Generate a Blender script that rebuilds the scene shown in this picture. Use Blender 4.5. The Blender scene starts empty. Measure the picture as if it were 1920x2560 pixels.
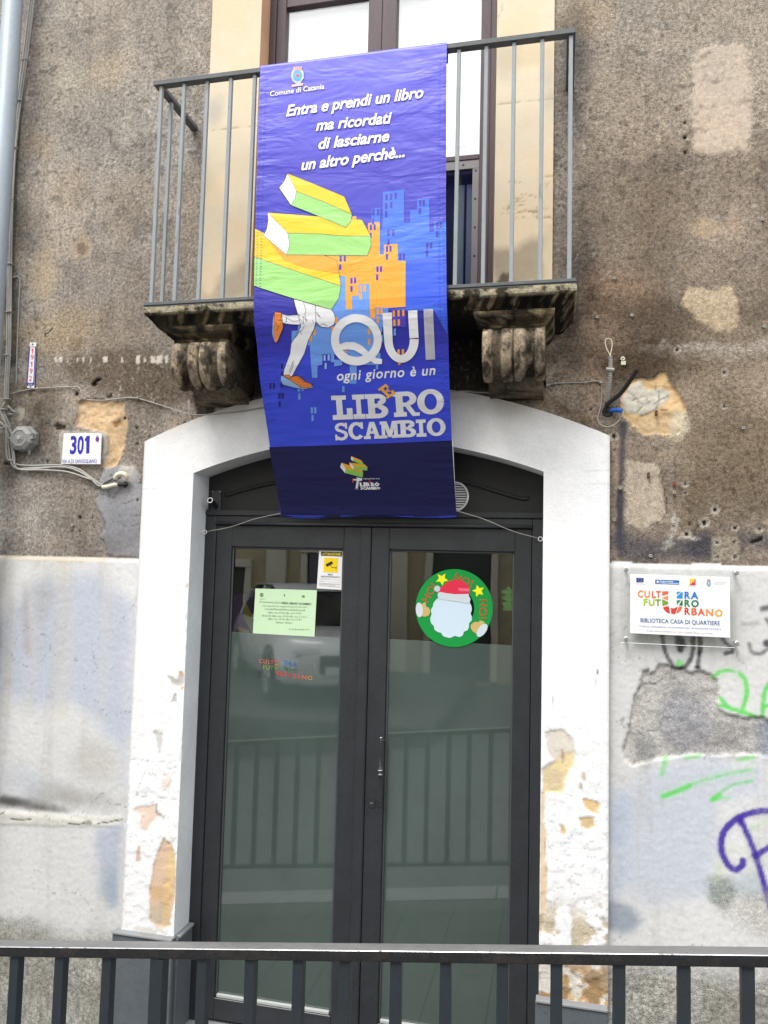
import bpy, bmesh, math, random
import numpy as np
from mathutils import Vector, Matrix, geometry as mg

random.seed(7)
RNG = np.random.default_rng(11)
scene = bpy.context.scene
COL = scene.collection

# ------------------------------------------------------------------ camera (eye at the origin, street about 2 m below)
YAW, PITCH, ROLL, FPX = 0.22305543, 0.0731050, 0.02475337, 1929.35
def cam_axes():
    cy, sy = math.cos(YAW), math.sin(YAW)
    f = Vector((-sy*math.cos(PITCH), cy*math.cos(PITCH), math.sin(PITCH)))
    r = Vector((cy, sy, 0)); u = r.cross(f)
    c, s = math.cos(ROLL), math.sin(ROLL)
    return c*r+s*u, -s*r+c*u, f
CR, CU, CF = cam_axes()
cam = bpy.data.cameras.new('camera')
cam.sensor_fit = 'HORIZONTAL'; cam.sensor_width = 36.0; cam.lens = 36.0*FPX/1920.0
cam.clip_start = 0.05; cam.clip_end = 400
camo = bpy.data.objects.new('camera', cam); COL.objects.link(camo)
camo.matrix_world = Matrix(((CR.x, CU.x, -CF.x, 0), (CR.y, CU.y, -CF.y, 0), (CR.z, CU.z, -CF.z, 0), (0, 0, 0, 1)))
scene.camera = camo

# ------------------------------------------------------------------ light: pale overcast sky and one very soft sun
SUN_EL, SUN_AZ = math.radians(58), math.radians(205)      # azimuth clockwise from +Y (the wall looks towards -Y)
w = bpy.data.worlds.new('World'); scene.world = w; w.use_nodes = True
nt = w.node_tree; nt.nodes.clear()
out = nt.nodes.new('ShaderNodeOutputWorld'); bg = nt.nodes.new('ShaderNodeBackground')
sky = nt.nodes.new('ShaderNodeTexSky'); sky.sky_type = 'NISHITA'; sky.sun_disc = False
sky.sun_elevation = SUN_EL; sky.sun_rotation = SUN_AZ; sky.dust_density = 4.0; sky.air_density = 1.0
mx = nt.nodes.new('ShaderNodeMix'); mx.data_type = 'RGBA'
noi = nt.nodes.new('ShaderNodeTexNoise'); noi.inputs['Scale'].default_value = 1.6; noi.inputs['Detail'].default_value = 5
tc = nt.nodes.new('ShaderNodeTexCoord'); nt.links.new(tc.outputs['Generated'], noi.inputs['Vector'])
rm = nt.nodes.new('ShaderNodeValToRGB'); nt.links.new(noi.outputs['Fac'], rm.inputs['Fac'])
rm.color_ramp.elements[0].position = .3; rm.color_ramp.elements[0].color = (9.5, 9.8, 10.2, 1)
rm.color_ramp.elements[1].position = .75; rm.color_ramp.elements[1].color = (13.5, 13.4, 13.2, 1)
mx.inputs[0].default_value = 0.86
nt.links.new(sky.outputs[0], mx.inputs[6]); nt.links.new(rm.outputs[0], mx.inputs[7])
nt.links.new(mx.outputs[2], bg.inputs['Color']); bg.inputs['Strength'].default_value = 0.1
nt.links.new(bg.outputs[0], out.inputs['Surface'])
sd = bpy.data.lights.new('sun', 'SUN'); sd.energy = 1.4; sd.angle = math.radians(22); sd.color = (1, .97, .93)
so = bpy.data.objects.new('sun', sd); COL.objects.link(so)
sdir = Vector((math.sin(SUN_AZ)*math.cos(SUN_EL), math.cos(SUN_AZ)*math.cos(SUN_EL), math.sin(SUN_EL)))
so.rotation_euler = sdir.to_track_quat('Z', 'Y').to_euler()
vs = scene.view_settings
vs.view_transform = 'Standard'; vs.look = 'None'; vs.gamma = 1; vs.exposure = 1.13; vs.use_curve_mapping = False
scene.cycles.max_bounces = 8; scene.cycles.diffuse_bounces = 4; scene.cycles.use_denoising = True

# ------------------------------------------------------------------ survey: a bearing read off the photograph met with the plane a thing stands in
def bearing(px, py):
    d = CF + CR*((px-960)/FPX) - CU*((py-1280)/FPX)
    return d/d.y
def pt(px, py, Y):
    return bearing(px, py)*Y
def crop(x0, y0, s):
    return lambda x, y: (x0+x/s, y0+y/s)

def lin(c):
    return tuple((v/255/12.92 if v/255 <= .04045 else ((v/255+.055)/1.055)**2.4) for v in c)
KA = 0.88
def al(r, g, b, k=1.0):
    return tuple(min(.95, v*KA*k) for v in lin((r, g, b)))

# ------------------------------------------------------------------ objects
def empty(name, loc, label, cat, group=None, kind=None):
    o = bpy.data.objects.new(name, None); COL.objects.link(o); o.location = loc; o.empty_display_size = .05
    o['label'] = label; o['category'] = cat
    if group: o['group'] = group
    if kind: o['kind'] = kind
    return o
def tag(o, label=None, cat=None, group=None, kind=None):
    if label: o['label'] = label
    if cat: o['category'] = cat
    if group: o['group'] = group
    if kind: o['kind'] = kind
    return o
def world_loc(o):
    v = Vector(o.location)
    while o.parent: o = o.parent; v += Vector(o.location)
    return v
def link(name, me, parent=None, mat=None):
    if mat and not me.materials: me.materials.append(mat)
    o = bpy.data.objects.new(name, me); COL.objects.link(o)
    if parent: o.parent = parent
    return o
def finish(name, bm, mat, parent=None, smooth=False, origin=None):
    """bmesh in world coordinates -> one mesh object, its origin at `origin` or at the parent's"""
    base = world_loc(parent) if parent else Vector((0, 0, 0))
    o0 = Vector(origin) if origin is not None else base
    bmesh.ops.translate(bm, verts=bm.verts, vec=-o0)
    me = bpy.data.meshes.new(name); bm.to_mesh(me); bm.free()
    if smooth:
        me.shade_smooth()
    o = link(name, me, parent, mat)
    o.location = o0-base if parent else o0
    return o
def box(bm, a, b, bev=0.0, seg=1):
    a, b = Vector(a), Vector(b)
    r = bmesh.ops.create_cube(bm, size=1.0)
    vs_ = r['verts']
    for v in vs_:
        v.co = Vector(((a[i]+b[i])/2+v.co[i]*(b[i]-a[i]) for i in range(3)))
    if bev > 0:
        es = list({e for v in vs_ for e in v.link_edges})
        bmesh.ops.bevel(bm, geom=es, offset=bev, segments=seg, affect='EDGES', profile=.6)
def boxo(name, a, b, mat, parent=None, bev=0.002, seg=1):
    bm = bmesh.new(); box(bm, a, b, bev, seg)
    return finish(name, bm, mat, parent)
def tube(bm, pts, r, n=8, cap=True, closed=False, rf=None):
    pts = [Vector(p) for p in pts]
    rings = []; prev = None
    m = len(pts)
    for i, p in enumerate(pts):
        if closed: t = (pts[(i+1) % m]-pts[i-1])
        else: t = pts[min(i+1, m-1)]-pts[max(i-1, 0)]
        if t.length < 1e-9: t = Vector((0, 0, 1))
        t.normalize()
        if prev is None:
            a = Vector((0, 0, 1)) if abs(t.z) < .9 else Vector((1, 0, 0))
            nrm = t.cross(a).normalized()
        else:
            nrm = (prev-t*prev.dot(t)).normalized()
        prev = nrm; bn = t.cross(nrm)
        rr = rf(i) if rf else r
        rings.append([bm.verts.new(p+(nrm*math.cos(2*math.pi*k/n)+bn*math.sin(2*math.pi*k/n))*rr) for k in range(n)])
    last = m if closed else m-1
    for i in range(last):
        A, B = rings[i], rings[(i+1) % m]
        for k in range(n):
            bm.faces.new((A[k], A[(k+1) % n], B[(k+1) % n], B[k]))
    if cap and not closed:
        bm.faces.new(rings[0][::-1]); bm.faces.new(rings[-1])
def smooth_path(pts, n=6):
    pts = [Vector(p) for p in pts]
    P = [pts[0]*2-pts[1]]+pts+[pts[-1]*2-pts[-2]]
    res = []
    for i in range(1, len(P)-2):
        for k in range(n):
            t = k/n
            a, b, c, d = P[i-1], P[i], P[i+1], P[i+2]
            res.append(.5*((2*b)+(c-a)*t+(2*a-5*b+4*c-d)*t*t+(-a+3*b-3*c+d)*t**3))
    res.append(pts[-1])
    return res
def tubeo(name, pts, r, mat, parent=None, n=8, sm=5, **k):
    bm = bmesh.new(); tube(bm, smooth_path(pts, sm) if sm else pts, r, n, **k)
    bmesh.ops.recalc_face_normals(bm, faces=bm.faces)
    return finish(name, bm, mat, parent, smooth=True)
def lathe(bm, c, axis, prof, n=20):
    """prof: (distance along axis, radius)"""
    ax = Vector(axis).normalized(); a = Vector((0, 0, 1)) if abs(ax.z) < .9 else Vector((1, 0, 0))
    u = ax.cross(a).normalized(); v = ax.cross(u); c = Vector(c)
    R = [[bm.verts.new(c+ax*d+(u*math.cos(2*math.pi*k/n)+v*math.sin(2*math.pi*k/n))*r) for k in range(n)] for d, r in prof]
    for A, B in zip(R, R[1:]):
        for k in range(n): bm.faces.new((A[k], A[(k+1) % n], B[(k+1) % n], B[k]))
    bm.faces.new(R[0][::-1]); bm.faces.new(R[-1])
    bmesh.ops.recalc_face_normals(bm, faces=bm.faces)

# ------------------------------------------------------------------ materials
def newmat(name):
    m = bpy.data.materials.new(name); m.use_nodes = True
    return m, m.node_tree, m.node_tree.nodes['Principled BSDF']
def N(nt, t, **kw):
    n = nt.nodes.new(t)
    for k, v in kw.items():
        if k in n.inputs: n.inputs[k].default_value = v
        else: setattr(n, k, v)
    return n
def grain(name, color=None, rough=.85, var=.25, scale=40, fine=220, bump=.4, dist=.002, attr=False, spec=.3, metal=0, dark=None, darkscale=6, darkpos=(.5, .62), stretch=(1, 1, 1)):
    """colour (flat or the Col attribute) broken by coarse and fine noise, with the same noise as relief"""
    m, nt, p = newmat(name)
    L = nt.links.new
    tc = N(nt, 'ShaderNodeTexCoord'); mp = N(nt, 'ShaderNodeMapping'); mp.inputs['Scale'].default_value = stretch
    geo = N(nt, 'ShaderNodeNewGeometry')
    L(geo.outputs['Position'], mp.inputs['Vector'])
    n1 = N(nt, 'ShaderNodeTexNoise', Scale=scale, Detail=6, Roughness=.65)
    n2 = N(nt, 'ShaderNodeTexNoise', Scale=fine, Detail=3, Roughness=.6)
    L(mp.outputs[0], n1.inputs['Vector']); L(mp.outputs[0], n2.inputs['Vector'])
    add = N(nt, 'ShaderNodeMath', operation='ADD'); L(n1.outputs['Fac'], add.inputs[0]); L(n2.outputs['Fac'], add.inputs[1])
    mr = N(nt, 'ShaderNodeMapRange'); L(add.outputs[0], mr.inputs['Value'])
    mr.inputs['From Min'].default_value = .72; mr.inputs['From Max'].default_value = 1.28
    mr.inputs['To Min'].default_value = 1-var; mr.inputs['To Max'].default_value = 1+var
    vm = N(nt, 'ShaderNodeVectorMath', operation='SCALE')
    if attr:
        at = N(nt, 'ShaderNodeAttribute', attribute_name='Col'); src = at.outputs['Color']
        if attr == 'grain':
            # alpha of Col says how coarse the plaster is at this spot
            m1 = N(nt, 'ShaderNodeMath', operation='SUBTRACT'); L(mr.outputs[0], m1.inputs[0]); m1.inputs[1].default_value = 1
            m2 = N(nt, 'ShaderNodeMath', operation='MULTIPLY_ADD'); L(m1.outputs[0], m2.inputs[0]); L(at.outputs['Alpha'], m2.inputs[1]); m2.inputs[2].default_value = 1
            fac = m2.outputs[0]
        else: fac = mr.outputs[0]
    else:
        rgb = N(nt, 'ShaderNodeRGB'); rgb.outputs[0].default_value = (*color, 1); src = rgb.outputs[0]; fac = mr.outputs[0]
    if dark:
        n3 = N(nt, 'ShaderNodeTexNoise', Scale=darkscale, Detail=7, Roughness=.68); L(mp.outputs[0], n3.inputs['Vector'])
        r3 = N(nt, 'ShaderNodeMapRange'); L(n3.outputs['Fac'], r3.inputs['Value'])
        r3.inputs['From Min'].default_value, r3.inputs['From Max'].default_value = darkpos
        mm = N(nt, 'ShaderNodeMix', data_type='RGBA'); L(r3.outputs[0], mm.inputs[0]); L(src, mm.inputs[6]); mm.inputs[7].default_value = (*dark, 1)
        src = mm.outputs[2]
    L(src, vm.inputs[0]); L(fac, vm.inputs['Scale']); L(vm.outputs[0], p.inputs['Base Color'])
    p.inputs['Roughness'].default_value = rough; p.inputs['Specular IOR Level'].default_value = spec; p.inputs['Metallic'].default_value = metal
    b = N(nt, 'ShaderNodeBump', Strength=bump, Distance=dist); L(add.outputs[0], b.inputs['Height'])
    if attr == 'grain':
        ms = N(nt, 'ShaderNodeMath', operation='MULTIPLY'); L(at.outputs['Alpha'], ms.inputs[0]); ms.inputs[1].default_value = bump; L(ms.outputs[0], b.inputs['Strength'])
    L(b.outputs[0], p.inputs['Normal'])
    return m
def plain(name, color, rough=.5, metal=0, spec=.5, coat=0, var=.06, bump=.05):
    m = grain(name, color, rough=rough, var=var, scale=18, fine=160, bump=bump, dist=.001, spec=spec, metal=metal)
    if coat: m.node_tree.nodes['Principled BSDF'].inputs['Coat Weight'].default_value = coat; m.node_tree.nodes['Principled BSDF'].inputs['Coat Roughness'].default_value = .08
    return m
def glassmat(name, tint=(.9, .95, .92), refl=.10, rough=0.0):
    m, nt, p = newmat(name); nt.nodes.remove(p)
    o = nt.nodes['Material Output']; L = nt.links.new
    tr = N(nt, 'ShaderNodeBsdfTransparent'); tr.inputs[0].default_value = (*tint, 1)
    gl = N(nt, 'ShaderNodeBsdfGlossy'); gl.inputs['Roughness'].default_value = rough; gl.inputs['Color'].default_value = (1, 1, 1, 1)
    lw = N(nt, 'ShaderNodeLayerWeight'); pw = N(nt, 'ShaderNodeMath', operation='POWER'); L(lw.outputs['Facing'], pw.inputs[0]); pw.inputs[1].default_value = 5.0
    ad = N(nt, 'ShaderNodeMath', operation='MULTIPLY_ADD'); L(pw.outputs[0], ad.inputs[0]); ad.inputs[1].default_value = (1-refl)*.6; ad.inputs[2].default_value = refl*.6
    nz = N(nt, 'ShaderNodeTexNoise', Scale=3.0, Detail=1); geo = N(nt, 'ShaderNodeNewGeometry'); L(geo.outputs['Position'], nz.inputs['Vector'])
    bp = N(nt, 'ShaderNodeBump', Strength=.05, Distance=.01); L(nz.outputs['Fac'], bp.inputs['Height']); L(bp.outputs[0], gl.inputs['Normal'])
    mx = N(nt, 'ShaderNodeMixShader'); L(ad.outputs[0], mx.inputs[0]); L(tr.outputs[0], mx.inputs[1]); L(gl.outputs[0], mx.inputs[2])
    L(mx.outputs[0], o.inputs['Surface'])
    return m

M = {}
M['stucco'] = grain('stucco', attr='grain', var=.68, scale=70, fine=230, bump=1.0, dist=.004, rough=.95, spec=.1)
M['limewash'] = grain('limewash', attr='grain', var=.07, scale=26, fine=110, bump=.5, dist=.003, rough=.8, spec=.2)
M['stone'] = grain('dirty_stone', attr='grain', var=.55, scale=34, fine=130, bump=.8, dist=.004, rough=.92, spec=.15)
M['steel'] = grain('dark_painted_steel', al(49, 52, 56), rough=.36, var=.22, scale=9, fine=90, bump=.16, dist=.001, spec=.45, dark=al(120, 120, 116), darkscale=70, darkpos=(.71, .76))
M['steel2'] = grain('transom_steel', al(42, 43, 45), rough=.45, var=.16, scale=7, fine=80, bump=.12, dist=.001, spec=.4)
M['bead'] = plain('worn_bead', al(72, 76, 80), .45)
M['glass'] = glassmat('door_glass', (.87, .90, .89), .115)
M['wglass'] = glassmat('window_glass', (.97, .98, .98), .30)
M['lowglass'] = glassmat('dim_window_glass', (.62, .66, .70), .16)
M['darkglass'] = plain('dark_glass', al(40, 44, 52), .03, spec=.9, var=.02, bump=0)
M['film'] = grain('frosted_film', al(74, 87, 83), rough=.03, var=.10, scale=2.2, fine=260, bump=0, dist=.0004, spec=1.0, dark=al(66, 76, 72), darkscale=1.3, darkpos=(.42, .7))
M['film'].node_tree.nodes['Principled BSDF'].inputs['IOR'].default_value = 1.68
M['galv'] = grain('grey_railing_paint', al(146, 153, 158), rough=.5, var=.12, scale=30, fine=200, bump=.35, dist=.0015, spec=.4, dark=al(96, 100, 102), darkscale=14, darkpos=(.60, .70), stretch=(1, 1, .3))
M['rail_dark'] = grain('weathered_rail', al(92, 96, 98), rough=.55, var=.2, scale=14, fine=120, bump=.3, dist=.001, spec=.4)
M['wood'] = grain('brown_window_paint', al(92, 78, 82), rough=.5, var=.16, scale=22, fine=120, bump=.25, dist=.001, stretch=(1, 1, .12))
M['shutter'] = plain('white_shutter', (.86, .86, .85), .6, var=.02)
M['zinc'] = grain('zinc_pipe', al(158, 168, 178), rough=.5, var=.07, scale=5, fine=60, bump=.08, metal=.15)
M['cable'] = plain('grey_cable', al(168, 166, 160), .6, var=.15)
M['darkcable'] = plain('dark_cable', al(70, 68, 64), .6)
M['boxgrey'] = plain('grey_plastic', al(140, 140, 138), .55, var=.1)
M['white'] = plain('white_enamel', (.80, .80, .80), .25, coat=.4, var=.03)
M['ivory'] = plain('ivory_plastic', al(222, 214, 192), .5)
M['black'] = plain('black_plastic', (.012, .012, .013), .4)
M['blue'] = plain('blue_plastic', al(30, 100, 200), .35)
M['chrome'] = plain('worn_metal', (.5, .5, .5), .35, metal=.8)
M['rust'] = plain('rusty_iron', al(96, 66, 48), .8, var=.3)
M['lava'] = grain('lava_stone', al(92, 98, 104), rough=.7, var=.16, scale=12, fine=200, bump=.2, dist=.001, dark=al(58, 62, 66), darkscale=90, darkpos=(.62, .68))
M['soffit'] = grain('dark_soffit_stone', al(34, 30, 26), rough=.95, var=.4, scale=14, fine=90, bump=.5, dist=.004)  # near-black stone for the underside of the slab
M['lavatop'] = grain('lava_top', al(140, 142, 144), rough=.75, var=.12, scale=12, fine=160, bump=.2)
M['ink'] = None
def printmat(name, rough=.45, wr=0.0, spec=.4):
    m, nt, p = newmat(name); L = nt.links.new
    at = N(nt, 'ShaderNodeAttribute', attribute_name='Col'); L(at.outputs['Color'], p.inputs['Base Color'])
    p.inputs['Roughness'].default_value = rough; p.inputs['Specular IOR Level'].default_value = spec
    if wr:
        geo = N(nt, 'ShaderNodeNewGeometry'); sx = N(nt, 'ShaderNodeSeparateXYZ'); L(geo.outputs['Position'], sx.inputs[0])
        cb = N(nt, 'ShaderNodeCombineXYZ'); L(sx.outputs['X'], cb.inputs['X']); L(sx.outputs['Z'], cb.inputs['Z'])
        mp = N(nt, 'ShaderNodeMapping'); mp.inputs['Scale'].default_value = (1, 1, 2.6); mp.inputs['Rotation'].default_value = (0, .12, 0); L(cb.outputs[0], mp.inputs['Vector'])
        n1 = N(nt, 'ShaderNodeTexNoise', Scale=3.2, Detail=3, Roughness=.55, Distortion=.6); L(mp.outputs[0], n1.inputs['Vector'])
        mp2 = N(nt, 'ShaderNodeMapping'); mp2.inputs['Scale'].default_value = (.55, 1, 3.4); L(cb.outputs[0], mp2.inputs['Vector'])
        n2 = N(nt, 'ShaderNodeTexNoise', Scale=9, Detail=3, Roughness=.5, Distortion=.3); L(mp2.outputs[0], n2.inputs['Vector'])
        # puckers are strongest along the two welded hems
        ab = N(nt, 'ShaderNodeMath', operation='ADD'); L(sx.outputs['X'], ab.inputs[0]); ab.inputs[1].default_value = .859
        aa = N(nt, 'ShaderNodeMath', operation='ABSOLUTE'); L(ab.outputs[0], aa.inputs[0])
        mr = N(nt, 'ShaderNodeMapRange'); L(aa.outputs[0], mr.inputs['Value']); mr.inputs['From Min'].default_value = .18; mr.inputs['From Max'].default_value = .38
        mr.inputs['To Min'].default_value = .03; mr.inputs['To Max'].default_value = .9
        mu = N(nt, 'ShaderNodeMath', operation='MULTIPLY'); L(n2.outputs['Fac'], mu.inputs[0]); L(mr.outputs[0], mu.inputs[1])
        sm = N(nt, 'ShaderNodeMath', operation='MULTIPLY_ADD'); L(n1.outputs['Fac'], sm.inputs[0]); sm.inputs[1].default_value = 1.5; L(mu.outputs[0], sm.inputs[2])
        b = N(nt, 'ShaderNodeBump', Strength=wr, Distance=.016); L(sm.outputs[0], b.inputs['Height']); L(b.outputs[0], p.inputs['Normal'])
    return m
M['vinyl'] = printmat('banner_vinyl', .40, .34, .45)
M['print'] = printmat('sign_print', .5)
M['paper'] = printmat('paper_print', .7)

# ------------------------------------------------------------------ noise and painted plaster
LAT = RNG.random((512, 512))
def vnoise(x, z, s, seed=0):
    u = x*s+seed*17.31+200; v = z*s+seed*9.77+200
    i = np.floor(u).astype(int); j = np.floor(v).astype(int); fu = u-i; fv = v-j
    fu = fu*fu*(3-2*fu); fv = fv*fv*(3-2*fv)
    g = lambda a, b: LAT[(a+seed*31) % 512, (b+seed*57) % 512]
    return (g(i, j)*(1-fu)+g(i+1, j)*fu)*(1-fv)+(g(i, j+1)*(1-fu)+g(i+1, j+1)*fu)*fv
def fbm(x, z, s, o=4, seed=0, gain=.5):
    t = 0; a = 1; n = 0
    for k in range(o):
        t = t+a*vnoise(x, z, s*2**k, seed+k); n += a; a *= gain
    return t/n
def sstep(a, b, v):
    t = np.clip((v-a)/(b-a), 0, 1); return t*t*(3-2*t)
YW = 3.33
def w2(px, py, Y=YW):
    p = pt(px, py, Y); return (p.x, p.z)
class Coat:
    """plaster seen from the front: colour, coarseness and relief as functions of place on the wall"""
    def __init__(s, X, Z, col, g):
        s.X, s.Z = X, Z; n = len(X)
        s.c = np.tile(np.array(col, float), (n, 1)); s.g = np.full(n, float(g)); s.h = np.zeros(n)
    def mask_sd(s, sdf, bb, soft, warp, ws, seed):
        m = 0.3+soft*2
        idx = np.nonzero((s.X > bb[0]-m) & (s.X < bb[1]+m) & (s.Z > bb[2]-m) & (s.Z < bb[3]+m))[0]
        if len(idx) == 0: return idx, None
        x, z = s.X[idx], s.Z[idx]
        d = sdf(x, z)
        if warp: d = d+(fbm(x, z, ws, 4, seed, .6)-.5)*2*warp
        return idx, 1-sstep(-soft, soft, d)
    def put(s, idx, m, col, a, g, dh, edge=0):
        if m is None: return
        ma = (m*a)[:, None]
        if col is not None: s.c[idx] = s.c[idx]*(1-ma)+np.array(col)*ma
        if g is not None: s.g[idx] = s.g[idx]*(1-m*a)+g*m*a
        if dh: s.h[idx] += m*dh
    def ell(s, px, py, rx, ry, col, a=1, soft=.01, warp=.0, ws=12, g=None, dh=0, seed=3, Y=YW):
        cx, cz = w2(px, py, Y); k = Y/FPX; rx, rz = rx*k, ry*k
        sdf = lambda x, z: (np.sqrt(((x-cx)/rx)**2+((z-cz)/rz)**2)-1)*min(rx, rz)
        i, m = s.mask_sd(sdf, (cx-rx, cx+rx, cz-rz, cz+rz), soft, warp, ws, seed); s.put(i, m, col, a, g, dh)
    def poly(s, P, col, a=1, soft=.004, warp=.006, ws=25, g=None, dh=0, seed=5, Y=YW):
        Q = np.array([w2(x, y, Y) for x, y in P])
        def sdf(x, z):
            d = np.full(len(x), 1e9); ins = np.zeros(len(x), bool)
            for k in range(len(Q)):
                a0, b0 = Q[k-1], Q[k]; e = b0-a0
                t = np.clip(((x-a0[0])*e[0]+(z-a0[1])*e[1])/(e@e+1e-12), 0, 1)
                d = np.minimum(d, np.hypot(x-a0[0]-t*e[0], z-a0[1]-t*e[1]))
                c = ((a0[1] > z) != (b0[1] > z)) & (x < (b0[0]-a0[0])*(z-a0[1])/(b0[1]-a0[1]+1e-15)+a0[0])
                ins ^= c
            return np.where(ins, -d, d)
        i, m = s.mask_sd(sdf, (Q[:, 0].min(), Q[:, 0].max(), Q[:, 1].min(), Q[:, 1].max()), soft, warp, ws, seed); s.put(i, m, col, a, g, dh)
    def line(s, P, wpx, col, a=1, soft=.003, warp=.0, ws=20, g=None, dh=0, seed=9, Y=YW, sm=False):
        if sm:
            P = [(v.x, v.y) for v in smooth_path([(x, y, 0) for x, y in P], 6)]
        Q = np.array([w2(x, y, Y) for x, y in P]); hw = wpx*Y/FPX/2
        W = np.broadcast_to(np.asarray(hw, float), (len(Q),)) if np.ndim(hw) == 0 else np.asarray(hw)
        def sdf(x, z):
            d = np.full(len(x), 1e9)
            for k in range(1, len(Q)):
                a0, b0 = Q[k-1], Q[k]; e = b0-a0
                t = np.clip(((x-a0[0])*e[0]+(z-a0[1])*e[1])/(e@e+1e-12), 0, 1)
                d = np.minimum(d, np.hypot(x-a0[0]-t*e[0], z-a0[1]-t*e[1]))
            return d-W[0]
        i, m = s.mask_sd(sdf, (Q[:, 0].min(), Q[:, 0].max(), Q[:, 1].min(), Q[:, 1].max()), soft, warp, ws, seed); s.put(i, m, col, a, g, dh)
    def rugged(s, h0, dh, amp, sc_, seed, tone=.35):
        m = np.clip((s.h-h0)/dh, 0, 1); f = fbm(s.X, s.Z, sc_, 5, seed, .6)-.5
        s.h += m*f*amp; s.c *= (1+m*f*tone*2)[:, None]
    def crack(s, P, col=None, wpx=1.6, a=.8, seed=1, Y=YW, j=4):
        r = random.Random(seed); Q = []
        for (a0, b0) in zip(P, P[1:]):
            n = max(2, int(math.hypot(b0[0]-a0[0], b0[1]-a0[1])/14))
            for k in range(n):
                t = k/n; Q.append((a0[0]+(b0[0]-a0[0])*t+r.uniform(-j, j), a0[1]+(b0[1]-a0[1])*t+r.uniform(-j, j)))
        Q.append(P[-1]); s.line(Q, wpx, col or al(70, 62, 54), a, soft=.0028, Y=Y, dh=.0015)

def heightmesh(name, xs, zs, keep, paint, Ybase, mat, parent):
    """a plaster face on a fine grid over (x, z), looking towards -Y, with painted colour and real relief"""
    GX, GZ = np.meshgrid(xs, zs); X = GX.ravel(); Z = GZ.ravel(); nx, nz = len(xs), len(zs)
    i, j = np.meshgrid(np.arange(nx-1), np.arange(nz-1)); i = i.ravel(); j = j.ravel()
    cx = (xs[i]+xs[i+1])/2; cz = (zs[j]+zs[j+1])/2
    k = keep(cx, cz); i, j = i[k], j[k]
    F = np.stack([j*nx+i, j*nx+i+1, (j+1)*nx+i+1, (j+1)*nx+i], 1)
    used = np.zeros(nx*nz, bool); used[F.ravel()] = True
    mp = np.cumsum(used)-1; F = mp[F]; X, Z = X[used], Z[used]
    cc = paint(X, Z)
    base = world_loc(parent)
    me = bpy.data.meshes.new(name)
    Y0 = Ybase(X, Z) if callable(Ybase) else np.full(len(X), Ybase)
    co = np.stack([X-base.x, Y0+cc.h-base.y, Z-base.z], 1)
    me.vertices.add(len(X)); me.vertices.foreach_set('co', co.ravel())
    me.loops.add(F.size); me.loops.foreach_set('vertex_index', F.ravel().astype(np.int32))
    me.polygons.add(len(F)); me.polygons.foreach_set('loop_start', np.arange(0, F.size, 4, dtype=np.int32))
    me.update(calc_edges=True)
    at = me.color_attributes.new('Col', 'FLOAT_COLOR', 'POINT')
    at.data.foreach_set('color', np.concatenate([np.clip(cc.c, 0, 1), cc.g[:, None]], 1).ravel().astype(np.float32))
    me.shade_smooth()
    return link(name, me, parent, mat)
def paint_mesh(o, paint, gdef=1.0):
    """colour attribute for an ordinary mesh from the same kind of paint function"""
    me = o.data; n = len(me.vertices); co = np.empty(n*3); me.vertices.foreach_get('co', co); co = co.reshape(-1, 3)+np.array(world_loc(o))
    cc = paint(co)
    at = me.color_attributes.new('Col', 'FLOAT_COLOR', 'POINT')
    at.data.foreach_set('color', np.concatenate([np.clip(cc[0], 0, 1), cc[1][:, None]], 1).ravel().astype(np.float32))

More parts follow.
